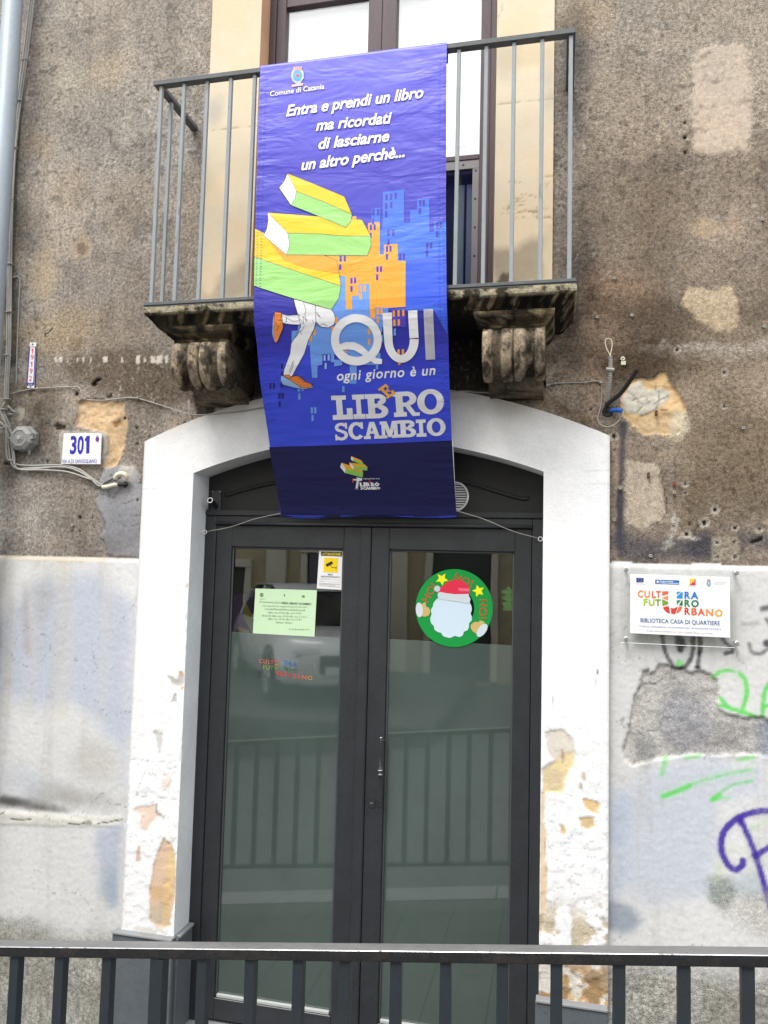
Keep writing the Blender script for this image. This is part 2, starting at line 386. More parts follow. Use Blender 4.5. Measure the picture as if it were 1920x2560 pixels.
# ------------------------------------------------------------------ flat print laid on a surface
class Sheet:
    """a printed surface seen from the street: y = g(z); bearings from the photograph are met with it"""
    def __init__(s, g): s.g = (lambda z: g) if not callable(g) else g
    def xz(s, px, py):
        b = bearing(px, py); Y = s.g(0.5)
        for _ in range(14): Y = s.g(b.z*Y)
        return (b.x*Y, b.z*Y)
class Print:
    def __init__(s, sheet): s.sh = sheet; s.parts = []     # (tri list of 3 (x,z) points, colour, layer)
    def tri2(s, V, F, col, lay):
        s.parts.append((V, F, col, lay))
    def polys(s, PS, col, lay=1, px=True):
        """union of several outlines given as bearings"""
        V = []; Fc = []; E = []
        for P in PS:
            Q = [s.sh.xz(*p) for p in P] if px else P
            if sum(Q[k-1][0]*Q[k][1]-Q[k][0]*Q[k-1][1] for k in range(len(Q))) < 0: Q = Q[::-1]
            n0 = len(V); V += [Vector(q) for q in Q]; Fc.append(list(range(n0, n0+len(Q))))
        o = mg.delaunay_2d_cdt(V, [], Fc, 1, 1e-6)
        s.tri2([tuple(v) for v in o[0]], [tuple(f) for f, src in zip(o[2], o[5]) if len(src)], col, lay)
    def poly(s, P, col, lay=1): s.polys([P], col, lay)
    def stroke(s, P, wpx, col, lay=1, closed=False):
        P = [Vector(p) for p in P]; Q = []
        n = len(P); m = n if closed else n-1
        for i in range(m):
            a, b = P[i], P[(i+1) % n]; d = (b-a)
            if d.length < 1e-6: continue
            d.normalize(); q = Vector((-d.y, d.x))*wpx/2; e = d*wpx*.3
            Q.append([tuple(a-e+q), tuple(b+e+q), tuple(b+e-q), tuple(a-e-q)])
        s.polys(Q, col, lay)
    def ellipse(s, c, rx, ry, col, lay=1, n=24, rot=0, hole=None):
        f = lambda k, a, b: (c[0]+a*math.cos(t(k))*math.cos(rot)-b*math.sin(t(k))*math.sin(rot), c[1]+a*math.cos(t(k))*math.sin(rot)+b*math.sin(t(k))*math.cos(rot))
        t = lambda k: 2*math.pi*k/n
        if hole:
            s.polys([[f(k, rx, ry), f(k+1, rx, ry), f(k+1, *hole), f(k, *hole)] for k in range(n)], col, lay)
        else: s.poly([f(k, rx, ry) for k in range(n)], col, lay)
    def text(s, t, A, B, hpx, col, lay=1, bold=0.0, shear=0.0, res=3, spacing=1.0):
        V, F, x0, x1, cap = text2d(t, bold, shear, res, spacing)
        a, b = s.sh.xz(*A), s.sh.xz(*B); up = s.sh.xz(A[0], A[1]-hpx); hz = up[1]-a[1]
        W = x1-x0
        Q = [(a[0]+(b[0]-a[0])*(x-x0)/W, a[1]+(b[1]-a[1])*(x-x0)/W+hz*y/cap) for x, y in V]
        s.tri2(Q, F, col, lay)
    def build(s, name, mat, parent, off=.0008, step=.0003, grid=0):
        base = world_loc(parent)
        bm = bmesh.new(); cl = bm.loops.layers.float_color.new('Col')
        for V, F, col, lay in s.parts:
            vs_ = [bm.verts.new((x, lay, z)) for x, z in V]
            for f in F:
                try: fc = bm.faces.new([vs_[k] for k in f])
                except ValueError: continue
                for l in fc.loops: l[cl] = (*col, 1)
        if grid:
            zs = [v.co.z for v in bm.verts]; z = math.floor(min(zs)/grid)*grid
            while z < max(zs):
                z += grid; bmesh.ops.bisect_plane(bm, geom=bm.verts[:]+bm.edges[:]+bm.faces[:], plane_co=(0, 0, z), plane_no=(0, 0, 1))
            xs_ = [v.co.x for v in bm.verts]; x = math.floor(min(xs_)/grid/3)*grid*3
            while x < max(xs_):
                x += grid*3; bmesh.ops.bisect_plane(bm, geom=bm.verts[:]+bm.edges[:]+bm.faces[:], plane_co=(x, 0, 0), plane_no=(1, 0, 0))
        for f in bm.faces:
            f.normal_update()
            if f.normal.y > 0: f.normal_flip()
        for v in bm.verts:
            lay = v.co.y
            Y = s.sh.g(v.co.z)+(s.sh.wr(v.co.x, v.co.z) if hasattr(s.sh, 'wr') else 0)
            v.co.y = Y-off-step*lay
        bmesh.ops.translate(bm, verts=bm.verts, vec=-base)
        me = bpy.data.meshes.new(name); bm.to_mesh(me); bm.free()
        o = link(name, me, parent, mat)
        if name in ('lettering', 'hem_marks', 'city_print', 'town_arms', 'footer_logo', 'print'): o['kind'] = 'stuff'
        return o
_tc = {}
def text2d(t, bold, shear, res, spacing=1.0):
    key = (t, bold, shear, res, spacing)
    if key in _tc: return _tc[key]
    def mk(t):
        cu = bpy.data.curves.new('t', 'FONT'); cu.body = t; cu.offset = bold; cu.shear = shear; cu.resolution_u = res; cu.space_character = spacing
        o = bpy.data.objects.new('t', cu); COL.objects.link(o)
        bpy.context.view_layer.update()
        me = o.evaluated_get(bpy.context.evaluated_depsgraph_get()).to_mesh()
        V = [(v.co.x, v.co.y) for v in me.vertices]; F = [tuple(p.vertices) for p in me.polygons]
        o.to_mesh_clear(); bpy.data.objects.remove(o); bpy.data.curves.remove(cu)
        return V, F
    V, F = mk(t)
    if ('cap', bold) not in _tc: _tc[('cap', bold)] = max(y for x, y in mk('H')[0])
    cap = _tc[('cap', bold)]
    r = (V, F, min(x for x, y in V), max(x for x, y in V), cap)
    _tc[key] = r
    return r

# slab-serif letters drawn on a unit box, as overlapping outlines
def arc(cx, cy, rx, ry, w, a0, a1, n=14, wy=None):
    wy = wy or w; Q = []
    for k in range(n):
        t0 = math.radians(a0+(a1-a0)*k/n); t1 = math.radians(a0+(a1-a0)*(k+1)/n)
        Q.append([(cx+rx*math.cos(t0), cy+ry*math.sin(t0)), (cx+rx*math.cos(t1), cy+ry*math.sin(t1)), (cx+(rx-w)*math.cos(t1), cy+(ry-wy)*math.sin(t1)), (cx+(rx-w)*math.cos(t0), cy+(ry-wy)*math.sin(t0))])
    return Q
def rc(x0, y0, x1, y1): return [(x0, y0), (x1, y0), (x1, y1), (x0, y1)]
SLAB = {
 'L': [rc(.22, 0, .52, 1), rc(0, 0, .9, .2), rc(0, .82, .72, 1), rc(.72, 0, 1, .46)],
 'I': [rc(.3, 0, .7, 1), rc(0, 0, 1, .2), rc(0, .8, 1, 1)],
 'B': [rc(.12, 0, .42, 1), rc(0, 0, .6, .19), rc(0, .81, .6, 1), rc(.3, .44, .62, .6)]+arc(.56, .76, .38, .24, .27, -90, 90, 10, .18)+arc(.58, .28, .42, .28, .29, -90, 90, 10, .18),
 'R': [rc(.1, 0, .38, 1), rc(0, 0, .5, .18), rc(0, .82, .55, 1), rc(.25, .4, .55, .56), [(.42, .45), (.62, .48), (.84, .14), (1, .14), (1, 0), (.72, 0)]]+arc(.54, .71, .38, .29, .27, -90, 90, 10, .18),
 'O': arc(.5, .5, .5, .52, .27, 0, 360, 28, .19),
 'C': arc(.53, .5, .53, .52, .28, 40, 320, 22, .19)+[rc(.8, .62, .97, 1)],
 'S': arc(.5, .74, .44, .28, .24, 20, 270, 14, .17)+arc(.5, .28, .46, .3, .24, -160, 90, 14, .17)+[rc(.78, .66, .93, 1), rc(.06, 0, .2, .34)],
 'A': [[(.36, 1), (.64, 1), (.9, .1), (.64, .1), (.48, .72), (.3, .1), (.1, .1)], rc(0, 0, .4, .18), rc(.58, 0, 1, .18), rc(.25, .3, .7, .46)],
 'M': [rc(.08, 0, .26, 1), rc(.72, 0, .92, 1), rc(0, 0, .36, .18), rc(.6, 0, 1, .18), rc(0, .82, .22, 1), rc(.78, .82, 1, 1), [(.14, 1), (.36, 1), (.58, .3), (.42, .06)], [(.64, 1), (.86, 1), (.58, .06), (.42, .06)]],
 'E': [rc(.15, 0, .42, 1), rc(0, 0, .95, .18), rc(0, .82, .9, 1), rc(.3, .42, .65, .58), rc(.72, 0, .95, .36), rc(.7, .66, .9, 1), rc(.58, .34, .72, .66)],
}
def slab(pr, ch, bl, br, up, col, lay):
    """glyph box given by its lower corners and the vector of its height (as bearings)"""
    f = lambda u, v: (bl[0]+(br[0]-bl[0])*u+up[0]*v, bl[1]+(br[1]-bl[1])*u+up[1]*v)
    pr.polys([[f(u, v) for u, v in P] for P in SLAB[ch]], col, lay)

exec_parts = []
# ================================================================== THE STREET (structure)
SL = .135                                     # the street climbs to the right
gz = lambda x: -2.02+SL*(x+.4)
def slope_sheet(name, x0, x1, y0, y1, dz, mat, n=30):
    bm = bmesh.new(); xs = [x0+(x1-x0)*k/n for k in range(n+1)]
    A = [bm.verts.new((x, y0, gz(x)+dz)) for x in xs]; B = [bm.verts.new((x, y1, gz(x)+dz)) for x in xs]
    for k in range(n): bm.faces.new((A[k], A[k+1], B[k+1], B[k]))
    return finish(name, bm, mat)
M['asphalt'] = grain('asphalt', al(96, 96, 98), rough=.9, var=.3, scale=20, fine=140, bump=.5)
M['paving'] = grain('lava_paving', al(82, 84, 82), rough=.85, var=.2, scale=5, fine=90, bump=.3)
tag(slope_sheet('ground', -60, 60, -60, 9, -.16, M['asphalt']), kind='structure')
tag(slope_sheet('road', -40, 40, -6.3, 1.75, -.14, M['asphalt']), kind='structure')
sw = empty('pavement', (0, 3, -2), 'grey lava stone pavement along the foot of the facade', 'pavement', kind='structure')
bm = bmesh.new()
for k in range(64):                            # kerb and slabs follow the slope
    x = -9+k*.3
    if k % 1 == 0:
        for (y0, y1) in ((1.96, 2.42), (2.425, 2.88), (2.885, 3.34)):
            z = gz(x+.15)-.002*((k*7+int(y0*10)) % 4)
            vv = [bm.verts.new(q) for q in ((x+.003, y0, gz(x)-.003), (x+.297, y0, gz(x+.3)-.003), (x+.297, y1, gz(x+.3)-.003), (x+.003, y1, gz(x)-.003))]
            lo = [bm.verts.new(v.co-Vector((0, 0, .03))) for v in vv]
            bm.faces.new(vv)
            for q in range(4): bm.faces.new((vv[q], lo[q], lo[(q+1) % 4], vv[(q+1) % 4]))
finish('paving_slabs', bm, M['paving'], sw)['kind'] = 'stuff'
bm = bmesh.new()
for k in range(20):
    x = -9+k*.96
    vv = [Vector((x+.004, 1.75, gz(x))), Vector((x+.956, 1.75, gz(x+.96))), Vector((x+.956, 1.95, gz(x+.96))), Vector((x+.004, 1.95, gz(x)))]
    T = [bm.verts.new(v) for v in vv]; B = [bm.verts.new(v-Vector((0, 0, .16))) for v in vv]
    bm.faces.new(T)
    for q in range(4): bm.faces.new((T[q], B[q], B[(q+1) % 4], T[(q+1) % 4]))
finish('kerb_stones', bm, M['lavatop'], sw)['kind'] = 'stuff'
bm = bmesh.new()
A = [Vector((x, y, gz(x)-.02)) for x, y in ((-14, 1.9), (14, 1.9), (14, 3.6), (-14, 3.6))]
bm.faces.new([bm.verts.new(v) for v in A]); finish('bedding', bm, M['paving'], sw)

# ================================================================== THE FACADE
fac = empty('building', (-.86, 3.33, -2.05), 'old stained plaster facade with a white arched door surround and a pale stone window surround', 'building')
CX = -.86
outer = lambda x: .571+.245*(1-((x-CX)/1.066)**2)
inner = lambda x: .422+.15*np.maximum(0, 1-((x-CX)/.80)**2)
XL0, XL1, XR0, XR1 = -1.92, -1.66, -.0625, .205
cA = crop(1460, 820, 3.607); cB = crop(0, 780, 3.072); cC = crop(1500, 1580, 3.0714); cD = crop(0, 1380, 2.2574); cE = crop(1300, 1500, 2.212); cR = crop(1400, 0, 2.4577); cL = crop(0, 0, 2.4577)
HOLES = []
def hole(c, px, py, r=4, plug=None):
    c.ell(px, py, r, r*1.1, (.008, .007, .006), 1, .0035, .002, 60, g=.1, dh=.006)
def paint_wall(X, Z):
    c = Coat(X, Z, al(150, 138, 122), 1.0)
    # broad tone
    n = fbm(X, Z, 1.1, 5, 1); n2 = fbm(X, Z, 3.2, 5, 4); n3 = fbm(X, Z, 9, 4, 7)
    right = sstep(-.4, .3, X)
    base = np.array(al(168, 161, 153))[None]*(1-right[:, None])+np.array(al(160, 147, 133))[None]*right[:, None]
    c.c = base*(0.62+.80*n2)[:, None]
    for thr, colr, nn, a in ((.50, al(120, 106, 92), n, .5), (.56, al(184, 168, 150), n2, .45), (.56, al(112, 107, 102), n3, .4)):
        m = sstep(thr-.06, thr+.1, nn)*a; c.c = c.c*(1-m[:, None])+np.array(colr)[None]*m[:, None]
    up = sstep(1.5, 2.6, Z)*.45; c.c = c.c*(1-up[:, None])+np.array(al(166, 160, 150))[None]*up[:, None]
    # rain streaks and hairline crazing
    stv = fbm(X*7, Z*.55, 2.2, 4, 101); stm = sstep(.56, .74, stv)*.18; c.c = c.c*(1-stm[:, None])+np.array(al(96, 88, 80))[None]*stm[:, None]
    stl = sstep(.56, .72, fbm(X*9+3, Z*.6, 2.0, 4, 103))*.12; c.c = c.c*(1-stl[:, None])+np.array(al(188, 178, 164))[None]*stl[:, None]
    cz = (np.abs(fbm(X+.03*fbm(X, Z, 9, 3, 105), Z, 3.1, 4, 107)-.5) < .0016)*sstep(.5, .6, fbm(X, Z, 1.5, 2, 109)); c.c *= (1-.45*cz)[:, None]
    # coarse sponge of the sprayed plaster
    sp = (vnoise(X, Z, 95, 3)-.5)*.5+(vnoise(X, Z, 60, 5)-.5)*.4
    c.h += -.0022*(vnoise(X, Z, 70, 9))-.006*fbm(X, Z, 2.5, 3, 12)
    c.c *= (1+sp*.38)[:, None]
    # --- left of the balcony
    B, D = al(92, 80, 66), al(70, 62, 54)
    c.ell(*cL(820, 1350), 90, 120, B, .45, .12, .1, 6)
    c.ell(*cL(560, 1050), 70, 150, al(120, 116, 110), .4, .12, .08, 6)
    c.ell(*cL(230, 900), 60, 45, al(178, 160, 136), .55, .05, .04, 9)
    c.ell(*cL(430, 530), 75, 60, al(184, 176, 158), .5, .07, .05, 9)
    c.ell(*cL(640, 450), 55, 45, al(184, 166, 140), .5, .07, .05, 9)
    c.ell(*cL(240, 300), 38, 60, al(182, 172, 158), .5, .05, .04, 9)
    c.ell(*cL(230, 320), 16, 26, al(132, 118, 106), .6, .02, .01, 9)
    c.ell(*cL(270, 1700), 42, 75, al(182, 164, 138), .6, .04, .04, 9, g=.6)
    c.ell(*cL(505, 1520), 30, 32, al(176, 158, 134), .7, .02, .015, 14, g=.6)
    c.ell(*cL(505, 1530), 16, 18, al(118, 104, 90), .8, .008, .01, 20)
    c.ell(*cL(465, 2110), 20, 23, al(108, 96, 84), .85, .008, .012, 20)
    c.ell(*cL(430, 1160), 50, 60, al(170, 150, 124), .35, .06, .05, 9)
    c.ell(20, 600, 45, 520, al(84, 80, 70), .75, .05, .04, 5)  # dark strip by the drainpipe: its shadow painted in together with stain
    c.poly([cL(-10, 1700), cL(50, 1700), cL(115, 1705), cL(108, 2250), cL(-10, 2250)], al(92, 88, 80), .8, .01, .02, 12)
    c.ell(150, 830, 150, 60, al(178, 156, 124), .55, .1, .08, 6)
    c.poly([cB(400, 340), cB(1000, 310), cB(1400, 420), cB(1480, 640), cB(1300, 720), cB(900, 640), cB(700, 560), cB(380, 450)], al(98, 84, 68), .72, .05, .06, 8)
    c.poly([cB(1480, 560), cB(1659, 560), cB(1659, 800), cB(1500, 820)], al(48, 42, 36), .9, .012, .02, 14)
    c.ell(*cB(200, 640), 90, 60, al(112, 96, 76), .5, .06, .06, 7)
    c.ell(*cB(330, 780), 40, 60, al(96, 86, 72), .7, .06, .05, 8)
    c.ell(*cB(60, 1120), 50, 70, al(84, 74, 62), .7, .05, .04, 8)
    c.ell(*cB(300, 930), 40, 70, al(74, 66, 56), .7, .05, .04, 8)
    # rows of white scraped flecks
    for x, w_, h_ in ((430, 14, 34), (470, 22, 40), (520, 6, 36), (600, 4, 30), (645, 10, 34), (700, 4, 40), (812, 30, 42), (940, 7, 44), (1065, 28, 64), (1118, 12, 32), (1180, 34, 50), (1230, 40, 58), (1285, 22, 52), (1360, 5, 60), (1425, 4, 70)):
        c.poly([cB(x-w_/2-4, 370-h_/2), cB(x+w_/2, 366-h_/2), cB(x+w_/2+2, 366+h_/2), cB(x-w_/2, 372+h_/2)], al(212, 203, 192), .95, .002, .006, 60, g=.2, dh=-.001)
    for x, y, h_ in ((1165, 650, 26), (1262, 632, 40), (1380, 500, 60), (925, 580, 50), (868, 500, 36), (1455, 700, 60), (730, 600, 30)):
        c.line([cB(x, y-h_/2), cB(x+1, y+h_/2)], 2.2, al(206, 196, 184), .8, .002, .004, 50)
    # ochre bald patch beside the number plate
    h0 = c.h.copy()
    c.poly([cB(600, 700), cB(660, 680), cB(960, 690), cB(975, 860), cB(960, 1060), cB(900, 1180), cB(830, 1210), cB(760, 1180), cB(830, 1080), cB(835, 950), cB(780, 920), cB(580, 880)], al(208, 178, 140), .96, .004, .014, 22, g=.35, dh=.009)
    c.rugged(h0, .009, .022, 14, 303, .4)
    c.ell(*cB(800, 800), 45, 30, al(232, 200, 158), .6, .03, .03, 15)
    c.poly([cB(860, 850), cB(920, 820), cB(940, 860), cB(880, 890)], al(150, 110, 72), .9, .004, .006, 30, dh=.006)
    c.crack([cB(620, 780), cB(760, 800), cB(900, 790), cB(960, 760)], al(150, 112, 70), seed=4)
    c.crack([cB(680, 860), cB(800, 830), cB(940, 870)], al(150, 112, 70), seed=5)
    # mortar collar of the number plate
    c.poly([cB(455, 940), cB(500, 915), cB(800, 925), cB(835, 950), cB(830, 1110), cB(790, 1190), cB(470, 1180)], al(172, 168, 160), .95, .004, .008, 30, g=.4, dh=-.004)
    # grey cement repair next to the surround
    c.poly([cB(760, 1340), cB(830, 1200), cB(900, 1170), cB(1010, 1180), cB(1100, 1260), cB(1100, 1500), cB(1085, 1880), cB(850, 1880), cB(790, 1720), cB(820, 1620), cB(745, 1450)], al(152, 152, 156), .95, .004, .022, 26, g=.3, dh=-.006)
    c.crack([cB(880, 1200), cB(1090, 1230)], al(90, 88, 88), 1.5, .5, 15); c.ell(*cB(860, 1780), 60, 30, al(130, 128, 128), .5, .04, .05, 9); c.ell(*cB(1000, 1500), 40, 50, al(170, 169, 170), .5, .05, .05, 9)
    c.ell(*cB(980, 1240), 26, 22, al(206, 198, 186), .6, .02, .02, 14)
    c.ell(*cB(960, 1650), 60, 60, al(122, 122, 128), .5, .05, .05, 8)
    for P, sd_ in (([cB(800, 1400), cB(880, 1425), cB(935, 1365)], 11), ([cB(920, 1550), cB(940, 1610), cB(990, 1650), cB(1070, 1630)], 12), ([cB(930, 1460), cB(1010, 1465), cB(1065, 1440)], 13), ([cB(960, 1560), cB(1080, 1560)], 14)):
        c.crack(P, al(80, 76, 74), 1.5, .85, sd_)
    c.poly([cB(120, 745), cB(160, 722), cB(198, 740), cB(190, 800), cB(155, 842), cB(105, 805)], al(186, 178, 158), .95, .003, .006, 30, g=.3, dh=.002)
    c.poly([cB(580, 600), cB(640, 600), cB(620, 860), cB(560, 870), cB(430, 900)], al(168, 156, 140), .5, .03, .02, 14)
    # --- right of the balcony
    c.ell(*cR(400, 1500), 170, 200, al(122, 104, 84), .35, .15, .1, 4)
    c.ell(*cR(380, 950), 120, 190, al(110, 98, 84), .35, .15, .1, 5)
    c.ell(*cR(150, 110), 60, 60, al(176, 154, 126), .5, .08, .06, 7)
    c.ell(*cR(1000, 110), 130, 70, al(176, 164, 148), .5, .12, .08, 5)
    c.ell(*cR(100, 380), 42, 90, al(62, 60, 62), .75, .07, .05, 7)
    c.ell(*cR(60, 640), 28, 160, al(92, 88, 88), .6, .06, .04, 7)
    c.ell(*cR(110, 1780), 50, 120, al(66, 62, 60), .72, .06, .05, 7)
    c.poly([cR(820, 350), cR(860, 310), cR(1010, 280), cR(1120, 280), cR(1160, 320), cR(1175, 600), cR(1170, 900), cR(1150, 940), cR(980, 955), cR(830, 940), cR(808, 850), cR(815, 500)], al(196, 181, 164), .9, .014, .012, 22, g=.35, dh=-.003)
    c.ell(*cR(960, 400), 40, 60, al(170, 162, 150), .45, .06, .04, 7)
    c.ell(*cR(990, 800), 60, 50, al(200, 180, 162), .5, .06, .04, 7)
    c.ell(*cR(890, 1390), 30, 24, al(180, 160, 134), .7, .015, .02, 14, g=.5)
    c.ell(*cR(1060, 1410), 30, 20, al(180, 160, 140), .5, .02, .02, 14, g=.6)
    c.ell(*cR(350, 1790), 70, 60, al(162, 132, 108), .5, .08, .06, 7)
    c.ell(*cR(640, 1960), 300, 55, al(78, 66, 54), .72, .07, .08, 7)
    c.poly([cR(770, 1800), cR(850, 1770), cR(1050, 1780), cR(1110, 1850), cR(1100, 1960), cR(1040, 2060), cR(900, 2020), cR(790, 1930), cR(762, 1880)], al(196, 177, 150), .88, .010, .03, 26, g=.6, dh=-.003)
    c.ell(*cR(700, 2170), 320, 45, al(80, 68, 56), .6, .06, .06, 7)
    c.ell(*cR(900, 2130), 160, 12, al(196, 190, 182), .55, .012, .03, 26)
    c.ell(*cA(1150, 230), 100, 18, al(190, 184, 176), .5, .015, .03, 30)
    c.ell(*cA(150, 150), 60, 70, al(150, 128, 110), .6, .06, .05, 8)
    c.ell(*cA(560, 330), 160, 55, al(72, 58, 44), .75, .06, .06, 8)
    c.ell(*cA(1330, 560), 120, 190, al(150, 134, 114), .4, .12, .1, 6)
    c.ell(*cA(1300, 1200), 150, 160, al(104, 88, 66), .6, .12, .1, 6)
    c.ell(*cA(60, 560), 40, 60, al(178, 156, 136), .6, .04, .04, 9)
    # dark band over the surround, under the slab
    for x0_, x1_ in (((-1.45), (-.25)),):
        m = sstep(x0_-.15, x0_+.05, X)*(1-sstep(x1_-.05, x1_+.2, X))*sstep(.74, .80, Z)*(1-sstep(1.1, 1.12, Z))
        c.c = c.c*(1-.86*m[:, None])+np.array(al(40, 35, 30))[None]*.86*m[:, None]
    c.poly([(1240, 960), (1380, 985), (1440, 1030), (1500, 1070), (1400, 1040), (1250, 990)], al(120, 104, 88), .7, .02, .03, 14)
    # cracked white-on-ochre patch by the conduits
    h0 = c.h.copy()
    c.poly([cA(330, 640), cA(420, 470), cA(480, 460), cA(560, 470), cA(640, 455), cA(690, 400), cA(745, 400), cA(750, 470), cA(830, 540), cA(880, 640), cA(915, 740), cA(900, 860), cA(870, 940), cA(780, 965), cA(560, 965), cA(440, 900), cA(350, 790)], al(216, 184, 138), .97, .004, .016, 20, g=.3, dh=.008)
    c.rugged(h0, .008, .020, 15, 305, .35)
    c.poly([cA(340, 650), cA(420, 500), cA(500, 470), cA(560, 560), cA(660, 540), cA(780, 580), cA(770, 640), cA(690, 720), cA(520, 790), cA(380, 760)], al(206, 202, 188), .97, .003, .012, 22, g=.25, dh=-.003)
    c.ell(*cA(640, 880), 45, 25, al(196, 172, 136), .8, .02, .03, 14)
    c.ell(*cA(850, 860), 22, 40, al(200, 190, 168), .8, .01, .02, 20)
    for P, sd_ in (([cA(400, 560), cA(520, 690), cA(640, 690), cA(760, 610)], 21), ([cA(640, 500), cA(680, 580), cA(650, 730)], 22), ([cA(520, 690), cA(480, 760)], 23), ([cA(640, 965), cA(780, 965), cA(860, 930)], 24), ([cA(440, 640), cA(560, 620), cA(610, 670)], 25), ([cA(500, 800), cA(640, 740), cA(760, 735)], 26)):
        c.crack(P, al(80, 66, 50), 2.0, .85, sd_)
    c.poly([cA(640, 750), cA(662, 750), cA(660, 800), cA(638, 800)], al(120, 90, 64), 1, .002, 0)
    # smooth plaster tongue and the sprayed dark line
    c.poly([cA(380, 1210), cA(640, 1210), cA(700, 1290), cA(720, 1480), cA(745, 1600), cA(735, 1720), cA(600, 1790), cA(560, 1820), cA(370, 1790)], al(186, 173, 155), .82, .008, .022, 24, g=.5, dh=-.003)
    c.crack([cA(700, 1290), cA(740, 1500), cA(735, 1720), cA(590, 1790)], al(80, 68, 56), 2.2, .9, 31)
    c.poly([cA(245, 1010), cA(300, 1200), cA(290, 1600), cA(230, 2080), cA(290, 2090), cA(310, 1200)], al(190, 168, 148), .7, .02, .01, 14)
    c.line([cA(355, 870), cA(350, 1000), cA(340, 1200), cA(328, 1400)], 14, al(74, 74, 84), .85, .008, .006, 20, g=.6)
    c.line([cA(325, 1480), cA(322, 1700), cA(320, 1830), cA(330, 1980)], 18, al(62, 62, 74), .9, .008, .006, 20, g=.6)
    c.line([cA(320, 1900), cA(420, 2010), cA(700, 2000), cA(1000, 1960), cA(1120, 1960)], 44, al(74, 74, 86), .75, .03, .03, 12)
    c.line([cA(1040, 1960), cA(1130, 1960)], 60, al(66, 66, 76), .7, .03, .02, 12)
    c.line([cA(1420, 1900), cA(1659, 1930)], 36, al(84, 82, 88), .7, .03, .02, 12)
    c.poly([cA(1150, 1885), cA(1395, 1880), cA(1400, 2090), cA(1150, 2100)], al(166, 156, 138), .75, .006, .006, 20)
    c.line([cA(820, 1680), cA(815, 1850), cA(740, 1960)], 14, al(196, 190, 180), .6, .008, .02, 40)
    c.ell(*cA(950, 1890), 22, 6, al(200, 192, 180), .7, .006, .01, 40)
    for x, y, r in ((840, 198, 4), (955, 372, 2.5), (1262, 400, 4), (1265, 706, 4), (1435, 900, 3), (915, 1408, 4), (910, 1490, 3.5), (1180, 1640, 5), (1085, 1757, 6), (950, 1767, 3), (925, 1860, 5), (1362, 1803, 4), (1582, 1812, 4), (1200, 1937, 4), (1352, 1928, 3), (1205, 2065, 3.5), (1360, 2065, 4), (60, 735, 2.5), (270, 975, 5), (272, 1100, 2)):
        if r > 3.4: c.ell(*cA(x, y), r*2, r*2.1, al(190, 182, 170), .8, .004, .006, 50)
        hole(c, *cA(x, y), r)
    c.line([cA(1515, 1930), cA(1595, 1905)], 9, (.01, .009, .008), 1, .003, .004, 40, dh=.008)
    for x, y, r in ((765, 758, 4), (765, 848, 5), (768, 940, 4.5), (393, 952, 1.5), (720, 2149, 3)): hole(c, *cR(x, y), r)
    for x, y, r in ((590, 628, 6), (568, 852, 3), (960, 815, 4), (1055, 890, 4), (962, 1013, 3), (1058, 1012, 4), (950, 1070, 4), (367, 1150, 4), (615, 1578, 5), (712, 1580, 3), (558, 1682, 3), (615, 1682, 3), (1150, 957, 3), (1063, 1445, 4), (890, 1190, 2), (1090, 1180, 2)): hole(c, *cB(x, y), r)
    c.poly([cB(700, 555), cB(745, 515), cB(790, 508), cB(755, 540), cB(725, 575)], (.012, .01, .009), 1, .003, .004, 40, dh=.01)
    c.poly([cB(810, 640), cB(860, 632), cB(870, 655), cB(830, 665)], (.02, .016, .012), .9, .003, .004, 40, dh=.008)
    c.poly([cB(420, 880), cB(440, 855), cB(505, 875), cB(495, 900), cB(440, 905)], (.03, .02, .015), .9, .003, .004, 40, dh=.008)
    c.poly([cB(20, 1165), cB(60, 1155), cB(95, 1170), cB(60, 1180)], (.01, .01, .01), .9, .003, .002, 40, dh=.006)
    c.line([cB(735, 1480), cB(770, 1500)], 2, al(90, 80, 70), .7)
    # black-spray sooty flecks of lichen everywhere
    sp2 = sstep(.66, .74, fbm(X, Z, 30, 3, 40))*.35*sstep(.45, .6, fbm(X, Z, 1.3, 3, 41)); c.c *= (1-sp2)[:, None]
    wf = sstep(.80, .86, vnoise(X, Z, 75, 60))*sstep(.5, .62, fbm(X, Z, 3, 3, 61))*.22; c.c = c.c*(1-wf[:, None])+.5*wf[:, None]
    # ================= lower, painted zone
    zl = np.where(X < -.86, .022, .050)+.004*(fbm(X, Z*0, 8, 3, 30)-.5)
    low = Z < zl
    if low.any():
        L = Coat(X[low], Z[low], al(214, 214, 214), .13); x, z = L.X, L.Z
        nn = fbm(x, z, 1.6, 4, 51); n3 = fbm(x, z, 5, 4, 53)
        L.c *= (.84+.30*nn)[:, None]
        L.h += -.0016*vnoise(x, z, 80, 9)-.004*fbm(x, z, 3, 3, 12)
        BL = al(178, 186, 204)
        L.poly([cD(0, 420), cD(200, 150), cD(560, 140), cD(770, 300), cD(740, 900), cD(700, 1300), cD(690, 1100), cD(600, 960), cD(420, 860), cD(200, 900), cD(0, 780)], BL, .8, .07, .05, 5)
        L.poly([cD(0, 60), cD(30, 60), cD(20, 460), cD(0, 640)], al(150, 138, 120), .6, .03, .02, 9)
        for px, w_, a in ((60, 30, .45), (190, 24, .35), (370, 50, .4), (600, 40, .25)):
            L.line([cD(px, 60), cD(px+10, 420), cD(px-20, 900)], w_, al(206, 200, 186), a, .04, .02, 6)
        L.line([cD(150, 180), cD(165, 560)], 14, al(168, 150, 134), .5, .025, .02, 9)
        L.ell(*cD(250, 250), 30, 110, al(160, 156, 152), .4, .05, .04, 7)
        L.poly([cD(0, 0), cD(800, 10), cD(800, 40), cD(400, 60), cD(0, 40)], al(202, 186, 164), .7, .008, .008, 20)
        L.ell(*cD(420, 1380), 110, 26, al(132, 128, 118), .55, .04, .04, 7)
